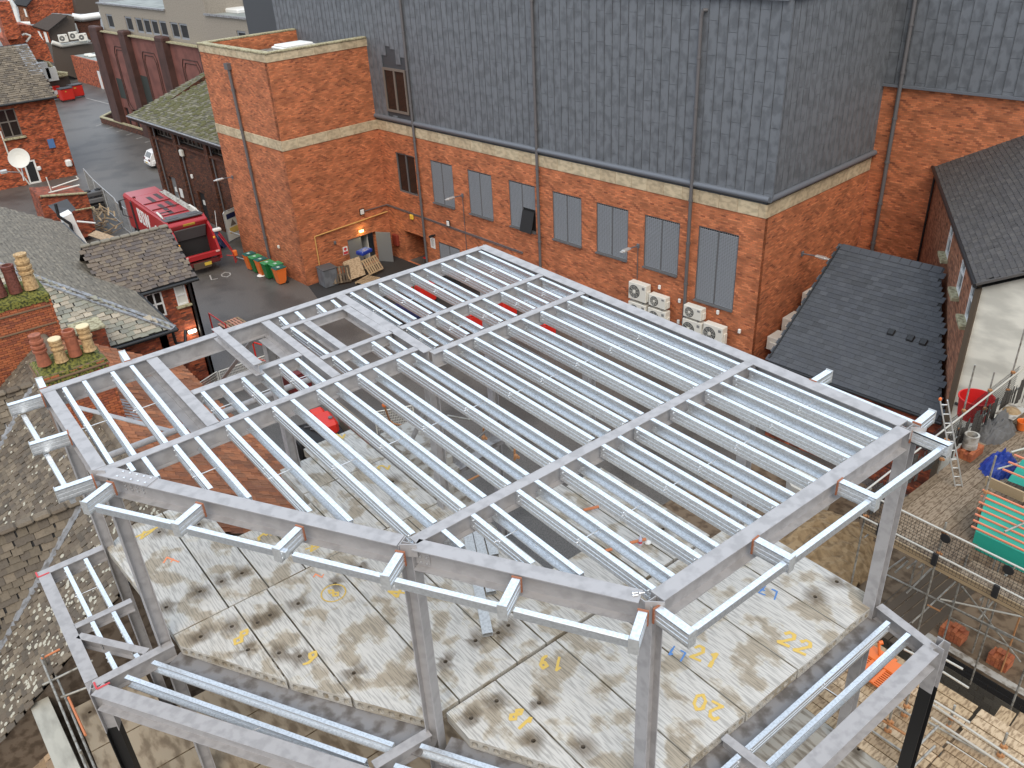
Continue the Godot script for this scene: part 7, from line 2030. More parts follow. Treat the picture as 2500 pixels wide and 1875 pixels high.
func site_right():
	var UPV = Vector3.UP
	# ---- boarded scaffold platform with mesh guards
	var s = thing("scaffold_platform", "boarded scaffold platform with black mesh guards in front of the cream gable", "scaffold", Vector3(20, 0, -6))
	var y = 5.78
	var r = RandomNumberGenerator.new(); r.seed = 91
	for k in 9:
		var zz = -7.62 + k * 0.232
		var x = 16.2
		while x < 24.6:
			var L = r.randf_range(2.6, 3.9)
			var e = minf(x + L, 24.7)
			board(s, Vector3(x + 0.01, y + r.randf_range(-0.006, 0.006), zz + 0.012 * (x - 16) * 0.0), Vector3(e, y + r.randf_range(-0.006, 0.006), zz), 0.222, M.boards[r.randi() % 3])
			x = e
	for k in 4:
		board(s, Vector3(16.25 + k * 0.235, y - 0.02, -5.5), Vector3(16.27 + k * 0.235, y - 0.02, -1.0), 0.222, M.boards[k % 3])
	for e in [[Vector3(16.12, y + 0.12, -7.7), Vector3(16.16, y + 0.12, -0.8)], [Vector3(18.0, y + 0.12, -5.5), Vector3(24, y + 0.12, -5.6)], [Vector3(20.0, y + 0.5, -5.6), Vector3(23.5, y + 0.5, -5.3)]]:
		var b = MB.new(); b.bar(e[0], e[1], 0.038, 0.22); part(s, "toe_board", b, M.timber)
	# standards and rails
	for e in [[Vector3(16.08, 0, -7.7), 7.1], [Vector3(16.1, 0, -5.9), 7.15], [Vector3(16.14, 0, -3.6), 7.2], [Vector3(19.3, 0, -5.4), 8.4], [Vector3(19.6, 0, -7.7), 7.1], [Vector3(21.28, 0, -8.1), 8.286], [Vector3(22.83, 0, -8.15), 7.460], [Vector3(24.3, 0, -8.2), 10.4], [Vector3(18.2, 0, -6.0), 7.9], [Vector3(20.4, 0, -5.9), 7.2], [Vector3(22.3, 0, -6.6), 7.6]]:
		scaffold_tube(s, e[0], Vector3(e[0].x, e[1], e[0].z), M.tube)
		coupler(s, Vector3(e[0].x, y + 0.5, e[0].z)); coupler(s, Vector3(e[0].x, y + 1.1, e[0].z))
	for yy in [6.28, 6.98]:
		scaffold_tube(s, Vector3(15.98, yy, -7.9), Vector3(16.1, yy, -0.6), M.tube_light)
		scaffold_tube(s, Vector3(16.0, yy, -7.8), Vector3(25.2, yy, -8.05), M.tube_light)
	scaffold_tube(s, Vector3(20.2, 6.9, -6.35), Vector3(23.6, 6.75, -5.3), M.tube_light); scaffold_tube(s, Vector3(20.1, 6.35, -6.5), Vector3(23.5, 6.2, -5.4), M.tube_light)
	scaffold_tube(s, Vector3(17.6, 6.5, -5.2), Vector3(19.8, 7.0, -4.3), M.tube)
	for k in 5:
		scaffold_tube(s, Vector3(16.05, y - 0.1, -7.6 + k * 1.4), Vector3(24.6, y - 0.1, -7.6 + k * 1.4), M.tube)
	# mesh guard panels: wire grid
	for e in [[Vector3(16.04, 5.95, -7.7), Vector3(0, 0, 1), 7.0], [Vector3(16.2, 5.95, -7.95), Vector3(1, 0, -0.03), 8.6]]:
		var w = MB.new()
		var n = int(e[2] / 0.085)
		for k in n:
			w.bar(e[0] + e[1] * k * 0.085, e[0] + e[1] * k * 0.085 + UPV * 0.98, 0.006, 0.006, e[1])
		for k in 12:
			w.bar(e[0] + UPV * k * 0.085, e[0] + UPV * k * 0.085 + e[1] * e[2], 0.006, 0.006)
		part(s, "mesh_guard", w, M.black, true)
		for k in 4:
			if e[1].z > 0.5:
				var pl = MB.new(); pl.lathe(e[0] + e[1] * (0.55 + k * 1.35) + UPV * 0.86 + Vector3(-0.03, 0, 0), [[0.001, 0.012], [0.11, 0.01], [0.12, 0]], 14, Vector3(-1, 0, 0)); part(s, "mesh_plate", pl, M.black)
				var cp = MB.new(); cp.cbox(e[0] + e[1] * (0.45 + k * 1.35) + UPV * 0.2 + Vector3(-0.05, 0, 0), Vector3(0.06, 0.36, 0.13), 0.02); part(s, "mesh_clip", cp, M.black)
	# soiled netting along the back rail
	var nb = MB.new()
	for k in 60:
		var x = 16.3 + k * 0.145
		nb.box(Vector3(x, 6.3 + 0.08 * sin(k * 1.7), -7.9 + 0.03 * sin(k * 2.3)), Vector3(0.15, 0.66 + 0.14 * sin(k * 0.9), 0.012), Basis(UPV, 0.3 * sin(k * 1.1)))
	part(s, "netting", nb, M.netting, true)
	# lower scaffold lifts in the dark below
	for e in [[Vector3(17.785, 3.400, -7.682), Vector3(18.090, 3.400, -4.241), 0], [Vector3(18.097, 3.300, -6.300), Vector3(19.033, 3.300, -4.641), 2], [Vector3(17.975, 3.350, -6.246), Vector3(18.067, 3.350, -4.486), 0], [Vector3(19.522, 1.600, -6.412), Vector3(19.709, 1.600, -4.533), 0], [Vector3(18.139, 2.000, -6.844), Vector3(19.352, 3.000, -6.479), 0], [Vector3(17.765, 3.200, -7.010), Vector3(18.242, 4.000, -6.730), 0], [Vector3(17.078, 4.200, -7.335), Vector3(17.394, 4.600, -7.103), 0], [Vector3(17.136, 4.200, -7.157), Vector3(17.309, 4.600, -6.986), 0], [Vector3(17.254, 4.400, -6.950), Vector3(17.474, 4.600, -6.840), 0], [Vector3(18.422, 2.600, -6.684), Vector3(18.452, 2.600, -6.344), 1], [Vector3(19.290, 3.000, -6.272), Vector3(20.457, 0.600, -4.727), 0], [Vector3(18.415, 3.000, -5.426), Vector3(18.974, 3.400, -5.364), 0]]:
		scaffold_tube(s, e[0], e[1], [M.tube, M.tube_rust, M.tube_light][e[2]])
	for e in [[20.656, -7.101, 5.6], [20.336, -5.053, 5.6]]:
		scaffold_tube(s, Vector3(e[0], 0, e[1]), Vector3(e[0], e[2], e[1]), M.tube_rust)
		coupler(s, Vector3(e[0], 3.3, e[1]))
	for k in 5:
		board(s, Vector3(17.2, 1.9, -7.6 + k * 0.26), Vector3(20.8, 1.9, -7.5 + k * 0.26), 0.222, M.timber_dark)
	# ---- things on the platform
	var g = thing("membrane_roof", "green breather membrane with salmon battens on a half built roof", "roof", Vector3(19, 6, -5))
	var ga = Vector3(17.603, 6.150, -5.780); var gb = Vector3(17.603, 6.150, -5.780) + Vector3(0.45, -0.25, 4.5); var gd = Vector3(18.409, 6.750, -6.024); var gc = gd + Vector3(0.45, -0.25, 4.5)
	var b = MB.new(); b.quad(ga, gb, gc, gd, UPV); b.quad(ga - UPV * 0.02, gb - UPV * 0.02, gc - UPV * 0.02, gd - UPV * 0.02, -UPV); b.quad(ga, gb, gb - UPV * 0.5, ga - UPV * 0.5, Vector3.LEFT); part(g, "membrane", b, M.membrane)
	for k in 7:
		var f = 0.04 + k * 0.155
		var a = ga.lerp(gd, f) - Vector3(0.0, -0.03, 0.12); var e = gb.lerp(gc, f) + UPV * 0.03
		var bt = MB.new(); bt.bar(a, e, 0.045, 0.03); part(g, "batten", bt, M.batten)
	for k in 3:
		var gt = MB.new(); var q = Vector3(19.743, 6.500, -6.100) + Vector3(0.25 * k, 0.1 * k, 0.05)
		gt.bar(q + Vector3(-0.1, 0.2, -0.2), q + Vector3(0.1, 0.1, 1.6), 0.05, 0.03); part(g, "batten", gt, M.batten)
	b = MB.new(); var q2 = Vector3(19.712, 6.400, -6.094); b.quad(q2, q2 + Vector3(0.2, 0, 2.0), q2 + Vector3(1.6, 0.5, 2.0), q2 + Vector3(1.5, 0.5, -0.1), UPV); part(g, "membrane", b, M.membrane)
	b = MB.new(); b.bar(Vector3(19.040, 6.600, -6.337), Vector3(18.887, 6.700, -5.398), 0.05, 0.26); part(g, "fascia_board", b, M.timber)
	heap("blue_tarpaulin", "crumpled blue tarpaulin on the scaffold boards", "tarpaulin", Vector3(21.015, 5.850, -6.771), 0.62, 0.42, 0.38, M.tarp_blue, 5, 0.9)
	heap("grey_sheeting", "heap of grey roofing felt offcuts on the scaffold boards", "felt", Vector3(22.582, 5.850, -7.579), 0.75, 0.36, 0.5, M.felt, 9, 0.95)
	heap("grey_felt_roll", "smaller grey felt heap behind the concrete flue ring", "felt", Vector3(22.164, 5.850, -7.707), 0.3, 0.3, 0.4, M.felt, 12, 0.95)
	var pc = Vector3(20.973, 5.800, -7.614)
	brick_stack("small stack of red bricks under the concrete flue ring on the platform", pc - Vector3(0.3, 0, 0.2), 3, 4, 4)
	b = MB.new(); b.lathe(pc + Vector3(0.0, 0.27, 0), [[0.19, 0], [0.19, 0.14], [0.18, 0.15], [0.18, 0.2], [0.19, 0.21], [0.19, 0.4], [0.14, 0.4], [0.14, 0.05], [0.001, 0.05]], 20); one("flue_ring", "round concrete flue liner standing on red bricks", "flue", b, M.plank_grey, pc + Vector3(0, 0.27, 0))
	var tc = Vector3(23.3, 5.6, -8.6)
	b = MB.new(); b.lathe(tc, [[0.001, 0.0], [0.4, 0], [0.47, 0.62], [0.5, 0.63], [0.5, 0.67], [0.46, 0.67], [0.4, 0.05], [0.001, 0.05]], 28); one("red_tub", "large red mixing tub behind the guard rail", "tub", b, mats.plastic_red, tc)
	b = MB.new(); var bc = Vector3(23.245, 5.820, -7.239); b.lathe(bc, [[0.001, 0], [0.11, 0], [0.15, 0.26], [0.16, 0.26], [0.15, 0.28], [0.13, 0.26], [0.1, 0.02], [0.001, 0.02]], 18); one("orange_bucket", "orange bucket at the right edge beside the grey felt", "bucket", b, M.orange_plastic, bc)
	var mb = Vector3(23.158, 6.300, -7.567)
	b = MB.new(); b.cbox(mb, Vector3(0.85, 0.03, 0.5), 0.008); var mt = one("mixing_board", "mortar board carrying a wet tan mortar pat", "board", b, M.plank_grey, mb)
	b = MB.new(); b.lathe(mb + UPV * 0.015, [[0.24, 0], [0.18, 0.05], [0.08, 0.08], [0.001, 0.09]], 12); part(mt, "mortar", b, M.sand)
	var lt = Vector3(18.597, 8.500, -7.661)
	var ld = thing("ladder", "aluminium ladder leaning up through the platform beside the slate roof", "ladder", Vector3(19.297, 4.2, -6.965))
	var la = Vector3(19.452, 5.600, -7.078); var lb = Vector3(18.851, 8.350, -7.766); var lw = Vector3(0.129, 0.000, 0.120)
	var ex = (la - lb) * 0.25
	for w in [Vector3.ZERO, lw]:
		b = MB.new(); b.bar(la + ex + w, lb + w, 0.05, 0.03); part(ld, "stile", b, M.galv_dull)
	for k in 13:
		b = MB.new(); var q = lb.lerp(la + ex, (k + 0.5) / 13.0); b.tube(q, q + lw, 0.016, 6); part(ld, "rung", b, M.galv_dull)
	b = MB.new(); b.cbox(lb + Vector3(0, 0.03, 0), Vector3(0.07, 0.09, 0.07), 0.02); part(ld, "end_cap", b, M.orange_plastic)
	# ---- block retaining wall and the excavation
	var bw = thing("block_wall", "dark concrete block retaining wall with a black damp proof band", "wall", Vector3(20.0, -2.6, -2))
	b = MB.new(); b.box(Vector3(20.08, -1.3, -2.3), Vector3(0.2, 2.6, 12.5)); part(bw, "mortar_core", b, M.mud)
	var bm = MB.new(); bm.cbox(Vector3.ZERO, Vector3(0.03, 0.212, 0.438), 0.006)
	var bme = bm.mesh()
	for j in 11:
		for i in 27:
			var zz = -8.3 + i * 0.45 + (0.22 if j % 2 == 1 else 0.0)
			shared(bw, "block", bme, M.black_block if j >= 9 else M.blocks[r.randi() % 3], Transform3D(Basis(), Vector3(19.975, -2.48 + j * 0.225, zz)))
	b = MB.new(); b.box(Vector3(20.08, 0.012, -2.3), Vector3(0.24, 0.024, 12.4)); part(bw, "top_membrane", b, M.plank_grey)
	brick_stack("stack of loose red bricks on the ground behind the block wall, nearer the steel corner", Vector3(20.35, 0.0, -6.9), 2, 6, 6)
	brick_stack("stack of loose red bricks behind the block wall, farther right", Vector3(20.35, 0.0, -5.5), 2, 6, 5)
	heap("sand_heap", "heap of building sand behind the concrete deck", "sand", Vector3(20.3, 0, -11.5), 2.6, 2.0, 1.3, M.sand, 21, 0.25)
	heap("rubble_heap", "heap of brown rubble and soil beyond the sand", "rubble", Vector3(17.5, 0, -13.0), 2.2, 1.6, 0.8, M.mud, 22, 0.8)
	b = MB.new(); b.lathe(Vector3(23.0, 0, -13.2), [[0.8, 0], [0.85, 0.9], [0.7, 0.95], [0.001, 0.8]], 10); one("bulk_bag", "torn white bulk bag of aggregate beside the sand", "bag", b, M.bag_white, Vector3(23.0, 0, -13.2))
	# site mud over the tarmac
	var mu = MB.new(); mu.quad(Vector3(11.2, 0.01, -16.5), Vector3(25.3, 0.01, -16.5), Vector3(25.3, 0.01, -8.62), Vector3(11.2, 0.01, -8.62), UPV); mu.quad(Vector3(20.2, 0.008, -8.6), Vector3(25.6, 0.008, -8.6), Vector3(25.6, 0.008, 4), Vector3(20.2, 0.008, 4), UPV); struct("site_terrain", mu, M.mud)
	# ---- boards and tubes outside the right hand corner of the deck
	var w = thing("working_platform", "pale timber scaffold boards beside the right hand outer column", "scaffold", Vector3(12.3, 5.3, -5))
	for row in 3:
		for k in 11:
			var x = 11.15 + k * 0.235
			var z0 = -6.4 + row * 1.45 + r.randf_range(-0.03, 0.03)
			board(w, Vector3(x, 5.3 + r.randf_range(0, 0.02), z0), Vector3(x + 0.01, 5.3 + r.randf_range(0, 0.02), z0 + 1.42), 0.215, M.boards_pale[r.randi() % 3])
	for e in [[Vector3(12.654, 5.800, -4.038), Vector3(12.684, 5.800, -3.358), 2], [Vector3(12.643, 5.700, -4.037), Vector3(12.619, 5.700, -2.336), 2], [Vector3(12.526, 5.500, -3.958), Vector3(12.539, 5.500, -2.518), 2], [Vector3(12.437, 5.450, -3.951), Vector3(12.556, 5.450, -2.906), 0], [Vector3(12.407, 5.300, -3.599), Vector3(12.426, 5.300, -2.809), 2], [Vector3(12.020, 5.200, -3.824), Vector3(12.084, 5.200, -3.186), 1], [Vector3(13.679, 5.900, -4.373), Vector3(13.700, 5.900, -4.032), 2], [Vector3(13.544, 5.700, -4.313), Vector3(13.539, 5.700, -3.791), 2], [Vector3(12.184, 5.600, -4.519), Vector3(12.185, 5.600, -4.203), 0], [Vector3(11.693, 5.600, -4.509), Vector3(11.727, 5.600, -4.045), 1], [Vector3(11.332, 5.600, -4.476), Vector3(11.343, 5.600, -3.900), 0], [Vector3(10.731, 5.900, -3.701), Vector3(12.003, 6.000, -3.641), 0], [Vector3(10.999, 5.800, -3.544), Vector3(11.690, 5.850, -3.502), 0], [Vector3(13.317, 5.900, -5.043), Vector3(13.350, 5.900, -4.813), 2]]:
		scaffold_tube(w, e[0], e[1], [M.tube, M.tube_rust, M.tube_light][e[2]])
	for e in [[Vector3(12.761, 5.900, -3.700), 0.0], [Vector3(12.785, 6.000, -2.773), 0.0], [Vector3(12.292, 6.000, -4.368), 0.0], [Vector3(11.730, 6.000, -4.381), 0.0]]:
		scaffold_tube(w, e[0], Vector3(e[0].x, 0.0, e[0].z), M.tube)
		coupler(w, e[0] - UPV * 0.6); coupler(w, e[0] - UPV * 0.35)
	for k in 5:
		board(w, Vector3(12.997, 5.100, -3.090) + Vector3(0.12 * k, 0, 0.3 * k), Vector3(12.997, 5.100, -3.090) + Vector3(0.12 * k + 1.2, 0, 0.3 * k - 0.1), 0.28, M.boards_pale[k % 3])
	# orange plastic barriers lying on the boards
	for k in 2:
		var oc = [Vector3(12.922, 5.450, -5.547), Vector3(12.875, 5.450, -5.071)][k]
		var ob = thing("orange_barrier", ["orange plastic mesh barrier lying on the boards, the one farther back", "orange plastic barrier with a solid panel lying on the boards, nearer the outer column"][k], "barrier", oc, "orange barriers on the boards")
		b = MB.new()
		for i in 14:
			b.box(oc + Vector3(-0.4 + i * 0.06, 0.0, 0), Vector3(0.03, 0.03, 0.75))
		b.box(oc + Vector3(0, 0.002, -0.38), Vector3(0.9, 0.045, 0.06)); b.box(oc + Vector3(0, 0.002, 0.38), Vector3(0.9, 0.045, 0.06))
		part(ob, "grille", b, M.orange_plastic)
		b = MB.new(); b.cbox(oc + Vector3(0.25, 0.03, -0.05), Vector3(0.34, 0.04, 0.4), 0.01); part(ob, "solid_panel", b, M.orange_plastic)
		b = MB.new(); b.tube(oc + Vector3(0.3, 0.02, -0.35), oc + Vector3(0.36, 0.3, -0.45), 0.03, 8); b.tube(oc + Vector3(0.36, 0.3, -0.45), oc + Vector3(0.42, 0.32, -0.4), 0.045, 8); part(ob, "hinge_post", b, M.orange_plastic)
	plank("weathered grey plank outside the right hand corner with a lifting hole", [Vector2(9.0, -4.6), Vector2(11.05, -4.6), Vector2(11.05, -2.2), Vector2(9.0, -2.2)], 5.32, [], [Vector2(11.012, -4.516)], M.plank_grey2, 0.2, "lower_plank", "planks of the floor below")
	plank("weathered grey plank below the right hand purlins", [Vector2(6.6, -6.2), Vector2(11.05, -6.2), Vector2(11.05, -4.63), Vector2(6.6, -4.63)], 5.32, [], [], M.plank_grey2, 0.2, "lower_plank", "planks of the floor below")

func wheelie(at: Vector3, body: Material, lid: Material, label: String):
	var t = thing("wheelie_bin", label, "wheelie bin", at, "wheelie bins in a row against the tower")
	# the front of the bin looks along -E2
	var X = E1; var Z = -E2
	var b = MB.new()
	var ring = func(w, d, y): return [at + X * -w + Z * -d + Vector3(0, y, 0), at + X * w + Z * -d + Vector3(0, y, 0), at + X * w + Z * d + Vector3(0, y, 0), at + X * -w + Z * d + Vector3(0, y, 0)]
	var a = ring.call(0.21, 0.22, 0.08); var c = ring.call(0.28, 0.33, 0.95); var e = ring.call(0.3, 0.35, 0.96); var f = ring.call(0.3, 0.35, 1.0)
	var mid = at + Vector3(0, 0.5, 0)
	for k in 4:
		var j = (k + 1) % 4
		b.quad(a[k], a[j], c[j], c[k], (a[k] + c[j]) / 2 - mid); b.quad(c[k], c[j], e[j], e[k], (c[k] + c[j]) / 2 - mid); b.quad(e[k], e[j], f[j], f[k], (e[k] + e[j]) / 2 - mid - Vector3(0, 0.45, 0))
	b.poly(a, Vector3.DOWN); b.poly(f, Vector3.UP)
	part(t, "body", b, body)
	var l = MB.new()
	var bs = Basis(X, (Vector3.UP + Z * 0.12).normalized(), Z)
	l.cbox(at + Vector3(0, 1.05, 0), Vector3(0.6, 0.07, 0.74), 0.03, bs)
	l.cbox(at + Vector3(0, 1.09, 0) + Z * 0.03, Vector3(0.44, 0.04, 0.5), 0.015, bs)
	var lo = part(t, "lid", l, lid)
	var q = MB.new(); q.box(at + Vector3(0.0, 1.118, 0) + Z * 0.08, Vector3(0.05, 0.006, 0.2), bs); q.box(at + X * 0.12 + Vector3(0.0, 1.118, 0) + Z * 0.08, Vector3(0.14, 0.006, 0.16), bs); part(lo, "number_patch", q, M.pale_mint)
	for s in [-0.24, 0.24]:
		var w = MB.new(); w.tube(at + X * (s - 0.03) - Z * 0.26 + Vector3(0, 0.1, 0), at + X * (s + 0.03) - Z * 0.26 + Vector3(0, 0.1, 0), 0.1, 12); part(t, "wheel", w, M.black)
	var h = MB.new(); h.tube(at - X * 0.25 - Z * 0.4 + Vector3(0, 0.99, 0), at + X * 0.25 - Z * 0.4 + Vector3(0, 0.99, 0), 0.02, 6); part(t, "handle", h, body)

func pallet(t, c: Vector3, bs: Basis, m: Array, seed_: int):
	var r = RandomNumberGenerator.new(); r.seed = seed_
	for k in 7:
		var b = MB.new(); b.cbox(c + bs.x * (-0.54 + k * 0.18) + bs.y * 0.06, Vector3(0.12, 0.02, 1.0), 0.004, bs); part(t, "slat", b, m[r.randi() % m.size()])
	for k in 3:
		var b = MB.new(); b.cbox(c + bs.z * (-0.45 + k * 0.45), Vector3(1.2, 0.09, 0.09), 0.004, bs); part(t, "bearer", b, m[r.randi() % m.size()])

func yard():
	var UPV = Vector3.UP
	# ---- refuse lorry
	var t = thing("refuse_lorry", "red refuse lorry backed up beside the brown brick hall, its rear hopper open", "lorry", Vector3(14.87, 0, -56))
	var cx = 14.87
	var red = M.lorry_red
	var b = MB.new()
	b.cbox(Vector3(cx, 2.15, -57.0), Vector3(2.45, 2.25, 7.2), 0.12); part(t, "body", b, red)
	b = MB.new(); b.cbox(Vector3(cx, 1.95, -61.6), Vector3(2.4, 2.5, 1.9), 0.15); part(t, "cab", b, red)
	b = MB.new(); b.cbox(Vector3(cx, 0.75, -57.2), Vector3(1.2, 0.35, 9.6), 0.04); part(t, "chassis", b, M.black)
	b = MB.new(); b.box(Vector3(cx - 1.22, 1.7, -60.55), Vector3(0.1, 2.6, 0.35)); part(t, "cab_gap", b, M.black)
	# black marks and bands on the roof
	for e in [[-0.25, -59.0, 0.28, 1.5], [0.35, -59.4, 0.28, 1.5], [-0.25, -56.6, 0.28, 1.7], [0.35, -57.0, 0.28, 1.7], [-0.6, -55.4, 1.0, 0.24], [-0.25, -55.2, 0.28, 0.7]]:
		b = MB.new(); b.box(Vector3(cx + e[0], 3.281, e[1]), Vector3(e[2], 0.01, e[3])); part(t, "roof_mark", b, M.lorry_dark)
	for z in [-58.1, -56.4, -54.7]:
		b = MB.new(); b.cbox(Vector3(cx, 3.3, z), Vector3(2.3, 0.06, 0.07), 0.015); part(t, "roof_rib", b, M.lorry_dark_red)
	b = MB.new(); b.cbox(Vector3(cx + 0.95, 3.31, -57.2), Vector3(0.42, 0.08, 6.4), 0.02); part(t, "roof_walkway", b, M.plank_grey)
	b = MB.new(); b.cbox(Vector3(cx - 1.1, 3.3, -56.8), Vector3(0.08, 0.1, 6.2), 0.02); part(t, "roof_rail", b, red)
	b = MB.new(); b.cbox(Vector3(cx, 3.27, -53.75), Vector3(2.4, 0.1, 0.95), 0.03); b.cbox(Vector3(cx - 0.65, 3.33, -53.75), Vector3(0.7, 0.05, 0.5), 0.02); b.cbox(Vector3(cx + 0.65, 3.33, -53.75), Vector3(0.7, 0.05, 0.5), 0.02); part(t, "rear_deck", b, M.lorry_grey)
	for s in [-1.0, 1.0]:
		b = MB.new(); b.tube(Vector3(cx + s * 1.05, 3.42, -55.2), Vector3(cx + s * 1.1, 3.36, -54.2), 0.07, 8); b.tube(Vector3(cx + s * 1.1, 3.36, -54.2), Vector3(cx + s * 1.12, 3.2, -53.3), 0.035, 8); part(t, "ram", b, M.off_white)
		# hopper cheek
		var pr = [Vector3(cx + s * 1.24, 3.3, -53.35), Vector3(cx + s * 1.24, 2.6, -52.3), Vector3(cx + s * 1.24, 1.25, -51.55), Vector3(cx + s * 1.24, 0.75, -51.6), Vector3(cx + s * 1.24, 0.7, -53.4)]
		prism(t, "hopper_cheek", pr, Vector3(-s * 0.14, 0, 0), red, Vector3(s, 0, 0))
		b = MB.new(); b.cbox(Vector3(cx + s * 1.12, 2.05, -51.95), Vector3(0.14, 0.14, 0.1), 0.03); part(t, "tail_lamp", b, M.amber)
		b = MB.new(); b.cbox(Vector3(cx + s * 1.0, 1.32, -51.45), Vector3(0.25, 0.12, 0.03), 0.01); part(t, "reflector", b, M.pale_pink)
	b = MB.new(); b.box(Vector3(cx, 1.9, -53.3), Vector3(2.3, 2.4, 0.05)); part(t, "hopper_back", b, M.black)
	b = MB.new(); b.box(Vector3(cx, 2.35, -52.95), Vector3(2.0, 0.9, 0.08), Basis(Vector3.RIGHT, 0.5)); part(t, "packer_blade", b, M.lorry_grey)
	b = MB.new(); b.quad(Vector3(cx - 1.05, 1.35, -51.75), Vector3(cx + 1.05, 1.35, -51.75), Vector3(cx + 1.05, 1.0, -52.7), Vector3(cx - 1.05, 1.0, -52.7), UPV); part(t, "hopper_floor", b, M.off_white)
	b = MB.new(); b.cbox(Vector3(cx, 2.95, -52.9), Vector3(2.4, 0.5, 0.35), 0.05, Basis(Vector3.RIGHT, 0.5)); part(t, "tailgate_top", b, red)
	b = MB.new(); b.cbox(Vector3(cx, 3.0, -52.68), Vector3(0.75, 0.18, 0.03), 0.01, Basis(Vector3.RIGHT, 0.5)); part(t, "warning_plate", b, M.lorry_yellow)
	b = MB.new(); b.cbox(Vector3(cx, 1.18, -51.6), Vector3(2.45, 0.36, 0.22), 0.04); part(t, "rear_sill", b, red)
	b = MB.new(); b.cbox(Vector3(cx, 0.72, -51.7), Vector3(2.2, 0.3, 0.2), 0.04); part(t, "bumper", b, M.lorry_dark_red)
	b = MB.new(); b.cbox(Vector3(cx - 0.1, 0.62, -51.55), Vector3(1.1, 0.42, 0.06), 0.02); part(t, "step_plate", b, M.timber_dark)
	b = MB.new(); b.cbox(Vector3(cx + 0.25, 0.66, -51.51), Vector3(0.45, 0.2, 0.03), 0.01); part(t, "number_plate", b, M.lorry_yellow)
	for z in [-61.3, -55.3, -54.1]:
		for s in [-1.0, 1.0]:
			b = MB.new(); b.tube(Vector3(cx + s * 0.9, 0.5, z), Vector3(cx + s * 1.2, 0.5, z), 0.5, 18)
			var w = part(t, "wheel", b, M.black)
			b = MB.new(); b.tube(Vector3(cx + s * 1.19, 0.5, z), Vector3(cx + s * 1.22, 0.5, z), 0.26, 12); part(w, "rim", b, M.galv_dull)
	b = MB.new(); b.path([Vector3(cx - 1.2, 2.9, -61.9), Vector3(cx - 1.6, 2.85, -62.0), Vector3(cx - 1.65, 1.9, -61.8), Vector3(cx - 1.25, 1.7, -61.4)], 0.03, 6); b.cbox(Vector3(cx - 1.62, 2.5, -62.0), Vector3(0.12, 0.7, 0.3), 0.04); part(t, "mirror", b, M.black)
	for e in [[-1.0, -60.3], [0.9, -60.3]]:
		b = MB.new(); b.lathe(Vector3(cx + e[0], 3.24, e[1]), [[0.1, 0], [0.1, 0.12], [0.001, 0.15]], 10); part(t, "beacon", b, M.lorry_dark_red)
	# white lettering on the near side
	var tm = TextMesh.new()
	tm.text = "BIW"; tm.font_size = 64; tm.pixel_size = 0.021; tm.depth = 0.02
	var sf = SystemFont.new(); sf.font_names = PackedStringArray(["Droid Sans"]); sf.font_weight = 700
	tm.font = sf
	shared(t, "lettering", tm, M.white_paint, Transform3D(Basis(Vector3(0, 0, 1), UPV, Vector3(-1, 0, 0)), Vector3(cx - 1.24, 2.35, -58.2)))
	b = MB.new(); b.lathe(Vector3(cx - 1.225, 2.2, -55.7), [[0.001, 0.02], [0.28, 0.02], [0.3, 0]], 18, Vector3(-1, 0, 0)); part(t, "white_disc", b, M.white_paint)
	# bin lift frame at the near right corner
	b = MB.new()
	for e in [[Vector3(cx + 1.3, 2.3, -51.6), Vector3(cx + 1.75, 1.1, -51.0)], [Vector3(cx + 1.45, 2.35, -51.9), Vector3(cx + 1.95, 1.0, -51.4)], [Vector3(cx + 1.75, 1.1, -51.0), Vector3(cx + 1.95, 1.0, -51.4)], [Vector3(cx + 1.6, 1.5, -51.2), Vector3(cx + 1.8, 1.45, -51.6)], [Vector3(cx + 1.75, 1.1, -51.0), Vector3(cx + 1.8, 0.4, -51.0)], [Vector3(cx + 1.95, 1.0, -51.4), Vector3(cx + 2.0, 0.45, -51.3)], [Vector3(cx + 1.8, 0.42, -51.0), Vector3(cx + 2.0, 0.45, -51.3)], [Vector3(cx + 1.45, 0.9, -51.4), Vector3(cx + 2.0, 0.8, -51.1)]]:
		b.tube(e[0], e[1], 0.035, 6)
	part(t, "bin_lift", b, red)
	b = MB.new(); b.cbox(Vector3(cx + 1.38, 2.5, -51.9), Vector3(0.5, 0.18, 0.3), 0.04); part(t, "lamp_box", b, M.white_paint)
	b = MB.new(); b.tube(Vector3(cx + 1.4, 2.55, -51.9), Vector3(cx + 1.62, 3.6, -52.2), 0.02, 6); part(t, "aerial", b, M.galv_dull)
	b = MB.new(); b.cbox(Vector3(cx + 1.9, 1.0, -51.1), Vector3(0.3, 0.4, 0.2), 0.05); part(t, "lift_guard", b, M.orange_plastic)
	# blue wrapped bale beside the lorry
	heap("blue_bale", "dark blue covered load between the lorry and the brown wall", "cover", Vector3(17.3, 0, -56.3), 0.7, 1.0, 1.3, M.navy, 33, 0.2)
	# ---- white car
	var c = thing("white_car", "white hatchback car parked beyond the brown brick hall, rear end showing", "car", Vector3(22.5, 0, -81.1))
	var cr = MB.new()
	var prof = [Vector2(0.0, 0.45), Vector2(0.02, 0.8), Vector2(0.12, 0.95), Vector2(0.42, 1.4), Vector2(0.75, 1.48), Vector2(2.0, 1.46), Vector2(2.75, 1.0), Vector2(3.7, 0.88), Vector2(3.95, 0.6), Vector2(3.95, 0.3), Vector2(0.08, 0.3)]
	var co = Vector3(20.6, 0, -81.1)
	var fr_ = []
	for q in prof: fr_.append(co + Vector3(q.x, q.y, 0.82))
	prism(c, "body", fr_, Vector3(0, 0, -1.64), M.car_white, Vector3(0, 0, 1))
	b = MB.new(); b.cbox(co + Vector3(2.0, 0.6, 0), Vector3(3.7, 0.5, 1.74), 0.12); part(c, "sill_panel", b, M.car_white)
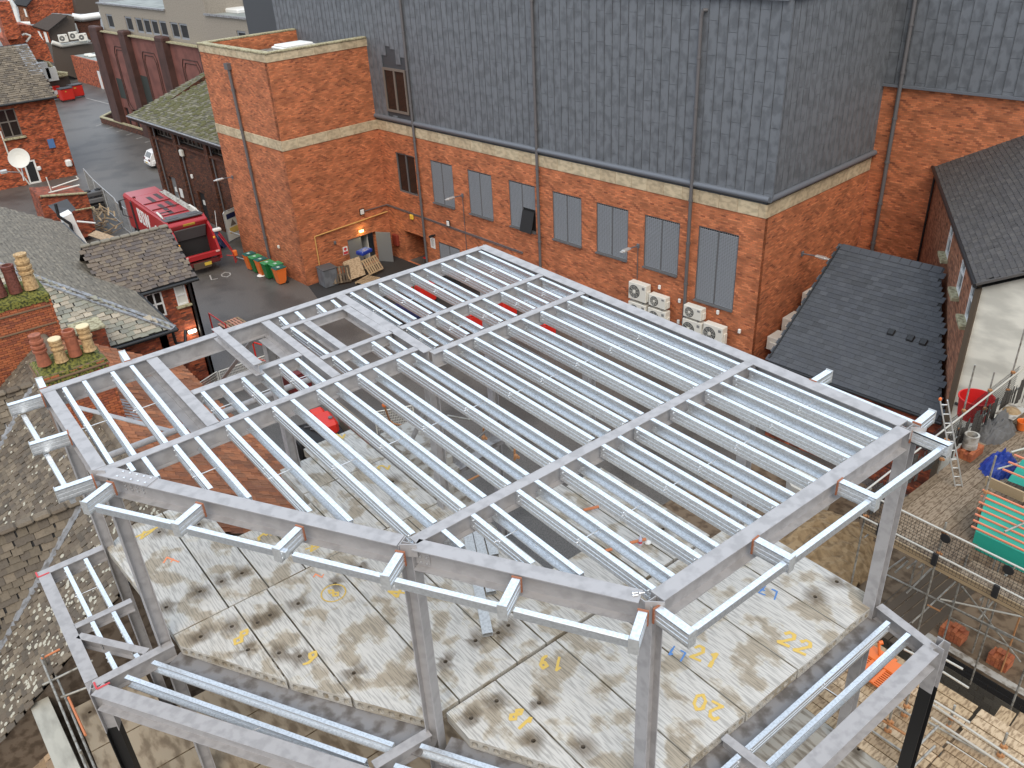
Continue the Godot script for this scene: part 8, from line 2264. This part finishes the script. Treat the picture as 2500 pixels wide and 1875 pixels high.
	b = MB.new(); b.quad(co + Vector3(0.13, 0.98, 0.66), co + Vector3(0.13, 0.98, -0.66), co + Vector3(0.39, 1.38, -0.58), co + Vector3(0.39, 1.38, 0.58), Vector3(-1, 0.6, 0)); 
	for i in b.v.size(): b.v[i] += Vector3(-0.012, 0.008, 0)
	part(c, "rear_window", b, M.grey_glass)
	b = MB.new(); b.poly([co + Vector3(0.6, 1.0, 0.83), co + Vector3(1.25, 0.98, 0.83), co + Vector3(1.2, 1.36, 0.83), co + Vector3(0.75, 1.36, 0.83)], Vector3(0, 0, 1)); b.poly([co + Vector3(1.35, 0.98, 0.83), co + Vector3(2.5, 0.98, 0.83), co + Vector3(2.0, 1.36, 0.83), co + Vector3(1.3, 1.36, 0.83)], Vector3(0, 0, 1)); part(c, "side_window", b, M.dark_glass)
	for s in [-0.68, 0.68]:
		b = MB.new(); b.cbox(co + Vector3(0.04, 0.82, s), Vector3(0.1, 0.2, 0.3), 0.03); part(c, "tail_light", b, M.dark_red)
	b = MB.new(); b.cbox(co + Vector3(0.02, 0.5, 0), Vector3(0.12, 0.3, 1.7), 0.04); part(c, "rear_bumper", b, M.car_white)
	b = MB.new(); b.box(co + Vector3(-0.045, 0.55, 0), Vector3(0.02, 0.11, 0.52)); part(c, "number_plate", b, M.lorry_yellow)
	for x in [0.72, 3.2]:
		for s in [-0.8, 0.8]:
			b = MB.new(); b.tube(co + Vector3(x, 0.31, s - 0.1), co + Vector3(x, 0.31, s + 0.1), 0.31, 16); var w = part(c, "wheel", b, M.black); b = MB.new(); b.tube(co + Vector3(x, 0.31, s + 0.09), co + Vector3(x, 0.31, s + 0.11), 0.2, 10); part(w, "rim", b, M.frame_grey)
	# ---- red trade bins at the far end of the yard
	for e in [[Vector3(22.793, 0.000, -125.809), "red trade waste bin with white labels on its front, leftmost of three", 0.0], [Vector3(23.873, 0.000, -123.317), "red trade waste bin with a grey lid, middle one of three", 0.15], [Vector3(25.457, 0.000, -124.968), "red trade waste bin with a grey lid, rightmost of three", 0.1]]:
		var at: Vector3 = e[0]
		var rb = thing("trade_bin", e[1], "waste bin", at, "red trade waste bins")
		b = MB.new()
		var bs = Basis(UPV, e[2])
		b.cbox(at + Vector3(0, 0.85, -0.5), Vector3(1.9 if e[2] == 0.0 else 1.6, 1.35, 1.1), 0.1, bs); part(rb, "body", b, M.bin_red)
		b = MB.new(); b.cbox(at + Vector3(0, 1.6, -0.5), Vector3(1.95 if e[2] == 0.0 else 1.65, 0.16, 1.2), 0.05, bs); part(rb, "lid", b, M.bin_red if e[2] == 0.0 else M.lorry_grey)
		if e[2] == 0.0:
			b = MB.new(); b.box(at + Vector3(0.2, 0.95, 0.07), Vector3(1.1, 0.5, 0.02)); part(rb, "front_label", b, M.white_paint)
			b = MB.new(); b.box(at + Vector3(0.2, 0.5, 0.07), Vector3(1.2, 0.16, 0.02)); part(rb, "front_strip", b, M.lorry_yellow)
		else:
			b = MB.new(); b.box(at + Vector3(-0.2, 1.25, 0.07), Vector3(0.4, 0.14, 0.02)); part(rb, "front_strip", b, M.lorry_yellow)
		for sx in [-0.7, 0.7]:
			for sz in [-0.9, -0.1]:
				b = MB.new(); b.tube(at + Vector3(sx - 0.04, 0.1, sz), at + Vector3(sx + 0.04, 0.1, sz), 0.1, 10); part(rb, "castor", b, M.black)
	# ---- wheelie bins
	var L = ["farthest wheelie bin of the row, orange with a teal lid", "second wheelie bin from the lorry end, all green", "third wheelie bin from the lorry end, orange with a teal lid", "green wheelie bin in the middle of the row, right of the orange third one", "green wheelie bin squeezed behind the nearest orange one", "nearest wheelie bin of the row, orange with a teal lid"]
	var zs = [-50.2, -49.45, -48.75, -47.95, -47.3, -46.6]
	for i in 6:
		var wx = 17.35 + (zs[i] + 50.2) * 0.1
		if i == 4: wx += 0.2
		var orange = i in [0, 2, 5]
		wheelie(Vector3(wx, 0, zs[i]), M.orange_plastic if orange else M.bin_green, M.teal if orange else M.bin_green_light, L[i])
	b = MB.new(); b.lathe(Vector3(17.343, 0.020, -48.739), [[0.3, 0], [0.2, 0.06], [0.001, 0.08]], 8); one("litter_bag", "flattened white bag on the tarmac beside the wheelie bins", "bag", b, M.white_paint, Vector3(17.343, 0.020, -48.739))
	# ---- pallets leaning by the stage door
	var pb = Vector3(19.361, 0.000, -43.983)
	var gb = thing("grey_bin", "grey steel bin behind the leaning pallets by the tower corner", "bin", Vector3(19.7, 0, -44.3))
	b = MB.new(); b.cbox(Vector3(19.75, 0.55, -44.35), Vector3(0.9, 1.1, 0.9), 0.05); part(gb, "body", b, M.zinc[1])
	b = MB.new(); b.cbox(Vector3(19.75, 1.12, -44.35), Vector3(0.96, 0.08, 0.96), 0.02); part(gb, "lid", b, M.lorry_grey)
	var pm = [M.timber, M.boards_pale[0], M.boards_pale[1]]
	for e in [[Vector3(20.35, 0.6, -43.9), Basis(UPV, -0.35) * Basis(Vector3.RIGHT, 1.3), "dark pallet leaning against the grey bin", 1], [Vector3(21.3, 0.72, -43.9), Basis(UPV, 0.1) * Basis(Vector3.RIGHT, 1.15), "pale plywood faced pallet leaning in the middle", 2], [Vector3(22.5, 0.62, -43.8), Basis(UPV, 0.25) * Basis(Vector3.RIGHT, 0.95), "slatted pallet leaning nearest the stage door", 3], [Vector3(21.6, 0.12, -42.9), Basis(UPV, 0.4), "pallet lying flat in front of the leaning ones", 4]]:
		var pl = thing("pallet", e[2], "pallet", e[0], "pallets by the stage door")
		pallet(pl, e[0], e[1], pm if e[3] > 1 else [M.timber_old, M.timber_dark], e[3])
		if e[3] == 2:
			b = MB.new(); b.box(e[0] + e[1].y * 0.085, Vector3(1.15, 0.012, 1.15), e[1]); part(pl, "plywood_sheet", b, M.boards_pale[2])
	var bc = thing("blue_crate", "blue plastic crate resting on top of the pallets", "crate", Vector3(22.3, 1.3, -44.2))
	b = MB.new(); b.cbox(Vector3(22.3, 1.45, -44.2), Vector3(0.9, 0.24, 0.6), 0.05, Basis(UPV, 0.3)); part(bc, "body", b, M.tarp_blue)
	b = MB.new()
	for k in 4: b.box(Vector3(22.3, 1.575, -44.2) + Basis(UPV, 0.3).x * (-0.3 + k * 0.2), Vector3(0.05, 0.012, 0.5), Basis(UPV, 0.3))
	part(bc, "lid_ribs", b, M.spray_blue)
	# ---- hoarding panel and barrier by the tower
	var hp_ = Vector3(18.645, 0.000, -56.323)
	var ho = thing("hoarding_panel", "pale site hoarding panel with blue, yellow and warning triangle notices in a steel frame", "hoarding", hp_)
	var hx = Vector3(0.9, 0, -0.43).normalized(); var hc = hp_ + hx * 0.5
	b = MB.new(); b.box(hc + UPV * 1.1, Vector3(1.9, 2.0, 0.03), Basis(hx, UPV, hx.cross(UPV))); part(ho, "panel", b, M.off_white)
	b = MB.new(); b.path([hc - hx * 0.98 + UPV * 0.05, hc - hx * 0.98 + UPV * 2.05, hc - hx * 0.85 + UPV * 2.15, hc + hx * 1.2 + UPV * 2.15], 0.03, 6); part(ho, "frame", b, M.galv_dull)
	var hn = hx.cross(UPV)
	b = MB.new(); b.box(hc - hx * 0.2 + UPV * 1.75 + hn * 0.02, Vector3(1.1, 0.35, 0.01), Basis(hx, UPV, hn)); part(ho, "blue_notice", b, M.navy)
	b = MB.new(); b.box(hc - hx * 0.3 + UPV * 0.75 + hn * 0.02, Vector3(0.8, 0.4, 0.01), Basis(hx, UPV, hn)); part(ho, "yellow_notice", b, M.spray_yellow)
	b = MB.new(); b.tri(hc - hx * 0.55 + UPV * 1.05 + hn * 0.025, hc + hx * 0.0 + UPV * 1.05 + hn * 0.025, hc - hx * 0.28 + UPV * 1.5 + hn * 0.025, hn); part(ho, "warning_triangle", b, M.frame_taupe)
	var rl = thing("hand_rail", "thin grey tube rail running from the hoarding to the tower wall", "rail", Vector3(17.589, 0.000, -54.569))
	b = MB.new(); b.path([Vector3(18.075, 1.100, -55.133), Vector3(18.626, 1.100, -52.077), Vector3(18.982, 0.600, -52.845)], 0.03, 6); part(rl, "rail", b, M.galv_dull)
	b = MB.new(); b.path([Vector3(17.331, 0.150, -52.649), Vector3(17.657, 0.150, -51.484)], 0.03, 6); part(rl, "base_rail", b, M.galv_dull)
	# ---- mesh fence across the yard
	var fp = [Vector3(14.476, 0.000, -77.172), Vector3(14.144, 0.000, -73.037), Vector3(13.999, 0.000, -69.714), Vector3(13.861, 0.000, -66.141), Vector3(13.679, 0.000, -65.053), Vector3(13.671, 0.000, -62.628)]
	for i in 5:
		var fe = thing("mesh_fence_panel", ["grey mesh fence panel farthest from the lorry", "second grey mesh fence panel of the run", "third grey mesh fence panel of the run", "fourth grey mesh fence panel, beside the timber heap", "nearest grey mesh fence panel, beside the lorry cab"][i], "fence", fp[i], "mesh fence panels across the yard")
		var a = fp[i]; var e = fp[i + 1] + (fp[i] - fp[i + 1]) * 0.03
		b = MB.new(); b.path([a, a + UPV * 2, e + UPV * 2, e], 0.03, 6); b.tube(a + UPV * 0.1, e + UPV * 0.1, 0.025, 6); part(fe, "frame", b, M.galv_dull)
		b = MB.new()
		var n = int(a.distance_to(e) / 0.16)
		for k in n:
			var q = a.lerp(e, (k + 0.5) / n)
			b.tube(q + UPV * 0.1, q + UPV * 1.98, 0.006, 3, -1, false)
		for k in 16:
			b.tube(a + UPV * (0.15 + k * 0.115), e + UPV * (0.15 + k * 0.115), 0.006, 3, -1, false)
		part(fe, "mesh", b, M.tube, true)
	# ---- walled yard behind the dish house: brick outbuilding, lean-to, timber heap, condenser
	var yo = thing("brick_outbuilding", "low brick outbuilding with a flat ledge and white rails behind the hipped roof", "building", Vector3(12.196, 0.000, -68.861))
	prism(yo, "wall", [Vector3(8.789, 3.771, -64.000), Vector3(11.763, 3.259, -64.000), Vector3(11.751, 2.245, -64.000), Vector3(11.581, 0.452, -64.000), Vector3(8.712, -0.015, -64.000), Vector3(8.755, 3.316, -64.000)], Vector3(0, 0, -3), M.brick_old, Vector3(0, 0, 1))
	b = MB.new(); b.path([Vector3(8.873, 3.773, -63.900), Vector3(11.760, 3.340, -63.900)], 0.08, 6); b.path([Vector3(10.682, 2.369, -63.800), Vector3(11.888, 2.317, -63.800)], 0.06, 6); part(yo, "coping", b, M.coping)
	b = MB.new(); b.path([Vector3(10.044, 3.649, -66.000), Vector3(11.892, 3.894, -66.000), Vector3(11.783, 4.097, -66.000)], 0.05, 6); b.path([Vector3(9.592, 3.606, -65.000), Vector3(11.645, 3.707, -65.000)], 0.06, 6); b.path([Vector3(9.754, 4.674, -65.000), Vector3(9.793, 3.560, -65.000), Vector3(9.795, 3.205, -65.000)], 0.04, 6); part(yo, "white_rails", b, M.off_white)
	var ln = thing("lean_to", "small dark slated lean-to with a white boarded side", "building", Vector3(9.855, 0.000, -63.695))
	b = MB.new(); b.poly([Vector3(8.897, 3.500, -62.241), Vector3(9.992, 3.900, -61.301), Vector3(10.211, 3.300, -60.564), Vector3(9.199, 2.900, -60.725)], UPV); b.poly([Vector3(8.953, 3.400, -62.630), Vector3(10.057, 3.800, -61.694), Vector3(10.274, 3.200, -60.938), Vector3(9.254, 2.800, -61.090)], -UPV); part(ln, "roof", b, M.slate_new[1])
	prism(ln, "white_wall", [Vector3(8.838, 3.654, -58.000), Vector3(9.481, 3.820, -58.000), Vector3(9.586, 2.808, -58.000), Vector3(9.789, 1.748, -58.000), Vector3(9.034, 1.951, -58.000)], Vector3(0, 0, -1), M.white_paint)
	b = MB.new(); b.path([Vector3(8.697, 4.644, -57.800), Vector3(8.655, 3.854, -57.800), Vector3(9.163, 3.239, -57.800), Vector3(9.124, 2.424, -57.800)], 0.1, 6); part(ln, "black_pipe", b, M.black)
	b = MB.new(); b.path([Vector3(9.446, 3.522, -57.000), Vector3(10.441, 3.162, -57.000)], 0.06, 6); part(ln, "white_chain", b, M.white_paint)
	var th_ = thing("timber_heap", "heap of broken pallet timber beside the mesh fence", "timber heap", Vector3(12.449, 0.000, -64.899))
	var r = RandomNumberGenerator.new(); r.seed = 44
	for k in 46:
		var q = Vector3(12.604, 0.000, -65.247) + Vector3(r.randf_range(-0.7, 0.7), r.randf_range(0.1, 1.5), r.randf_range(-2.2, 1.2))
		var d = Vector3(r.randf_range(-1, 1), r.randf_range(-0.25, 0.35), r.randf_range(-1, 1)).normalized()
		b = MB.new(); b.bar(q - d * 0.6, q + d * 0.6, 0.1, 0.025, Vector3(r.randf_range(-0.4, 0.4), 1, 0).normalized()); part(th_, "broken_board", b, pm[k % 3])
	b = MB.new(); var sc = Vector3(11.270, 1.200, -60.395); b.box(sc, Vector3(0.9, 0.03, 1.6), Basis(UPV, 0.7) * Basis(Vector3.RIGHT, 0.3)); part(th_, "plywood_sheet", b, M.boards_pale[2])
	var cd = thing("yard_condenser", "black yard condenser frame against the mesh fence", "equipment", Vector3(13.539, -0.000, -71.150))
	for k in 3:
		b = MB.new(); b.cbox(Vector3(13.539, -0.000, -71.150) + Vector3(0, 0.4 + k * 0.5, 0), Vector3(1.5, 0.36, 0.9), 0.06); part(cd, "unit", b, [M.black, M.frame_grey, M.lorry_grey][k])
	for s in [-0.4, 0.4]:
		b = MB.new(); b.lathe(Vector3(13.539, -0.000, -71.150) + Vector3(s, 1.6, 0), [[0.25, 0], [0.25, 0.06], [0.001, 0.05]], 12); part(cd, "fan", b, M.black)

func site_below():
	var UPV = Vector3.UP
	# red machine seen between the joists
	var mc = Vector3(11.128, 1.700, -27.549)
	var m = thing("red_machine", "small red engine covered site machine with a black frame seen between the joists", "site machine", Vector3(mc.x, 0, mc.z))
	var bs = Basis(UPV, -0.15)
	var b = MB.new(); b.cbox(mc, Vector3(0.75, 0.6, 1.15), 0.12, bs); b.cbox(mc + Vector3(0, 0.12, -0.75), Vector3(0.62, 0.4, 0.5), 0.1, bs); part(m, "engine_cover", b, M.bin_red)
	b = MB.new(); b.lathe(mc + Vector3(0.15, 0.3, 0.2), [[0.09, 0], [0.09, 0.06], [0.001, 0.07]], 14); part(m, "filler_cap", b, M.frame_grey)
	b = MB.new(); b.cbox(mc + Vector3(-0.75, -0.3, 0.3), Vector3(0.8, 0.7, 1.9), 0.06, bs); b.cbox(mc + Vector3(0, -0.75, 0), Vector3(1.3, 0.5, 2.4), 0.06, bs); part(m, "frame", b, M.black)
	for k in 4:
		b = MB.new(); b.tube(mc + Vector3(-0.95 + k * 0.12, 0.1, -0.5 + k * 0.3), mc + Vector3(-0.5, 0.16, -0.3 + k * 0.4), 0.035, 6); part(m, "hose", b, M.lorry_grey)
	b = MB.new(); b.cbox(mc + Vector3(-0.3, -0.1, 1.0), Vector3(0.25, 0.2, 0.5), 0.04, bs); part(m, "yellow_guard", b, M.spray_yellow)
	for sx in [-0.9, 0.7]:
		for sz in [-0.9, 0.9]:
			b = MB.new(); b.tube(Vector3(mc.x + sx - 0.12, 0.42, mc.z + sz), Vector3(mc.x + sx + 0.12, 0.42, mc.z + sz), 0.42, 14); part(m, "wheel", b, M.black)
	# printed hoarding panel with pale red letters
	var ha = Vector3(12.187, 1.900, -28.716); var hb = Vector3(12.153, 1.900, -26.176)
	var hd = (hb - ha).normalized()
	var ho = thing("printed_hoarding", "beige hoarding panel with pale red letters below the joists", "hoarding", (ha + hb) / 2 - Vector3(0, 1.9, 0))
	b = MB.new(); b.bar(ha - UPV * 0.9, hb - UPV * 0.9, 0.05, 1.8); part(ho, "panel", b, M.hoarding_beige)
	var tm = TextMesh.new(); tm.text = "hines"; tm.font_size = 64; tm.pixel_size = 0.018; tm.depth = 0.02
	var sf = SystemFont.new(); sf.font_names = PackedStringArray(["Droid Sans"]); sf.font_weight = 700
	tm.font = sf
	var hn = hd.cross(UPV)
	if hn.dot(Vector3(0, 0, 0) - ha) < 0: hn = -hn
	var hx = UPV.cross(hn)
	shared(ho, "lettering", tm, M.letter_pink, Transform3D(Basis(hx, UPV, hn), (ha + hb) / 2 + hn * 0.03 - UPV * 0.55))
	# crowd barrier, red barrier, pallets near the wing
	for e in [[Vector3(8.654, 1.100, -35.629), Vector3(9.818, 1.100, -36.192), "white mesh barrier against the brick wing, left of the brace"], [Vector3(9.887, 1.100, -36.127), Vector3(12.308, 1.100, -36.126), "long white mesh barrier under the steel roof edge"], [Vector3(13.459, 1.100, -27.905), Vector3(14.969, 1.100, -27.240), "white mesh barrier beyond the stair opening"]]:
		var fb = thing("mesh_barrier", e[2], "barrier", e[0] - Vector3(0, 1.1, 0), "white mesh barriers")
		b = MB.new(); b.path([e[0] - Vector3(0, 1.1, 0), e[0], e[1], e[1] - Vector3(0, 1.1, 0)], 0.025, 6); part(fb, "frame", b, M.off_white)
		b = MB.new()
		var n = int(e[0].distance_to(e[1]) / 0.07)
		for k in n:
			var q = e[0].lerp(e[1], (k + 0.5) / n); b.tube(q, q - Vector3(0, 1.05, 0), 0.011, 3, -1, false)
		for k in 8:
			b.tube(e[0] - Vector3(0, 0.13 * k, 0), e[1] - Vector3(0, 0.13 * k, 0), 0.009, 3, -1, false)
		part(fb, "mesh", b, M.off_white, true)
	for e in [[Vector3(11.809, 1.400, -42.259), Vector3(11.927, 1.400, -40.280), "red tube barrier behind the steel roof edge"], [Vector3(12.279, 1.200, -37.744), Vector3(12.571, 1.200, -36.912), "red tube barrier frame under the steel roof"]]:
		var rbx = thing("red_barrier", e[2], "barrier", e[0] - Vector3(0, e[0].y, 0), "red tube barriers")
		b = MB.new(); b.path([e[0] - Vector3(0, e[0].y, 0), e[0], e[1], e[1] - Vector3(0, e[0].y, 0)], 0.04, 6); b.tube(e[0] - Vector3(0, 0.9, 0), e[1] - Vector3(0, 0.9, 0), 0.04, 6); part(rbx, "frame", b, M.bin_red)
	var pk = Vector3(13.042, 0.100, -42.761)
	var pp = thing("pink_pallet", "pale pink toned pallet lying by the red barrier behind the roof edge", "pallet", pk)
	pallet(pp, pk + Vector3(0, 0.1, 0), Basis(UPV, 0.1), [M.boards_pale[1], M.timber_pink], 7)
	# bright odds and ends on the ground below the far joists
	for e in [[Vector3(22.768, 0.500, -39.257), Vector3(1.1, 1.0, 0.8), 0, "red plastic bin below the far joists, leftmost"], [Vector3(22.641, 0.500, -38.089), Vector3(1.0, 1.0, 0.8), 0, "red plastic bin below the far joists beside a green one"], [Vector3(24.762, 0.500, -33.391), Vector3(0.9, 1.0, 0.9), 0, "red plastic bin between the two cross beams"], [Vector3(22.710, 0.500, -33.217), Vector3(1.4, 1.0, 0.9), 0, "red plastic bin beneath the nearer cross beam"], [Vector3(22.777, 0.500, -38.780), Vector3(0.9, 0.9, 0.7), 1, "green plastic bin between two red bins below the joists"], [Vector3(24.728, 0.500, -30.029), Vector3(0.8, 0.8, 0.8), 0, "small red bin seen under the right hand joists"], [Vector3(12.563, 1.000, -33.580), Vector3(0.9, 1.2, 1.4), 2, "dark red cabinet under the left hand joists"]]:
		var at: Vector3 = e[0]
		var q = thing("site_bin", e[3], "bin", Vector3(at.x, 0, at.z), "bins on the ground below the joists")
		var mm = [M.bin_red, M.bin_green, M.lorry_dark_red][e[2]]
		b = MB.new(); b.cbox(Vector3(at.x, e[1].y / 2 + 0.06, at.z), e[1], 0.08); part(q, "body", b, mm)
		b = MB.new(); b.cbox(Vector3(at.x, e[1].y + 0.1, at.z), Vector3(e[1].x + 0.08, 0.08, e[1].z + 0.08), 0.03); part(q, "lid", b, mm)
	b = MB.new(); b.bar(Vector3(20.805, 0.300, -38.140), Vector3(20.853, 0.300, -35.848), 0.35, 0.3); one("blue_roll", "long dark blue roll on the ground below the joists", "roll", b, M.navy, Vector3(21.148, 0.000, -37.686))
	b = MB.new(); b.bar(Vector3(20.047, 0.150, -37.812), Vector3(20.086, 0.150, -36.152), 0.25, 0.2); one("black_roll", "long black roll on the ground beside the blue roll", "roll", b, M.black, Vector3(20.223, 0.000, -37.258))
	b = MB.new(); b.quad(Vector3(25.340, 0.012, -40.765), Vector3(25.666, 0.012, -40.643), Vector3(25.600, 0.012, -36.989), Vector3(25.311, 0.012, -37.275), UPV); struct("drain_channel_ground", b, M.black)
	# timber, bricks and blue sheets under the right hand bays
	var r = RandomNumberGenerator.new(); r.seed = 66
	for k in 5:
		var o = [Vector3(13.2, 0, -13.5), Vector3(15.0, 0, -11.8), Vector3(13.5, 0, -10.0), Vector3(12.2, 0, -15.0), Vector3(16.4, 0, -10.4)][k]
		var tp = thing("timber_pile", ["pile of dark timber lengths under the right hand bays, farthest left", "pile of timber with orange ends beside the sand", "pile of timber lengths nearest the deck edge", "pile of timber lengths under the far right bays", "pile of timber lengths toward the scaffold platform"][k], "timber pile", o, "timber piles on the site")
		for i in 9:
			b = MB.new(); b.bar(o + Vector3(-0.8, 0.1 + 0.08 * int(i / 3.0), (i % 3) * 0.28 - 0.3), o + Vector3(0.8 + r.randf() * 0.4, 0.1 + 0.08 * int(i / 3.0), (i % 3) * 0.28 - 0.25 + r.randf_range(-0.1, 0.1)), 0.2, 0.06); part(tp, "length", b, [M.timber_old, M.timber_dark, M.boards_pale[1]][r.randi() % 3])
	brick_stack("stack of loose red bricks under the right hand joists", Vector3(14.1, 0, -12.6), 4, 7, 6)
	heap("blue_sheet", "crumpled blue sheet under the right hand joists, larger one", "tarpaulin", Vector3(15.4, 0, -13.2), 1.0, 0.8, 0.7, M.tarp_blue, 41, 0.9)
	heap("blue_sheet", "crumpled blue sheet beside the timber under the joists, smaller one", "tarpaulin", Vector3(13.2, 0, -11.4), 0.7, 0.5, 0.5, M.tarp_blue, 42, 0.9)
	# site scaffold foot tubes by the stair
	var sc = thing("stair_scaffold", "rusty scaffold tubes with couplers round the stair opening", "scaffold", Vector3(8, 8, -13))
	for e in [[Vector3(7.410, 9.800, -14.793), Vector3(7.944, 8.700, -15.652), 1], [Vector3(7.907, 8.750, -15.580), Vector3(8.246, 8.750, -14.957), 1], [Vector3(9.047, 9.200, -13.309), Vector3(9.307, 8.600, -13.725), 1], [Vector3(9.079, 8.800, -14.862), Vector3(9.397, 8.800, -14.290), 0], [Vector3(8.022, 8.500, -12.720), Vector3(8.482, 8.500, -12.723), 1], [Vector3(9.314, 8.900, -12.540), Vector3(9.290, 8.600, -12.533), 1], [Vector3(9.467, 8.700, -13.083), Vector3(9.393, 8.700, -12.656), 0]]:
		scaffold_tube(sc, e[0], e[1], M.tube_rust if e[2] == 1 else M.tube)
	for e in [Vector3(9.152, 8.800, -13.495), Vector3(9.233, 8.800, -12.400), Vector3(7.917, 8.750, -15.595)]:
		coupler(sc, e)
	b = MB.new(); b.cbox(Vector3(7.387, 9.850, -14.741), Vector3(0.1, 0.1, 0.1), 0.03); part(sc, "tube_cap", b, M.orange_plastic)
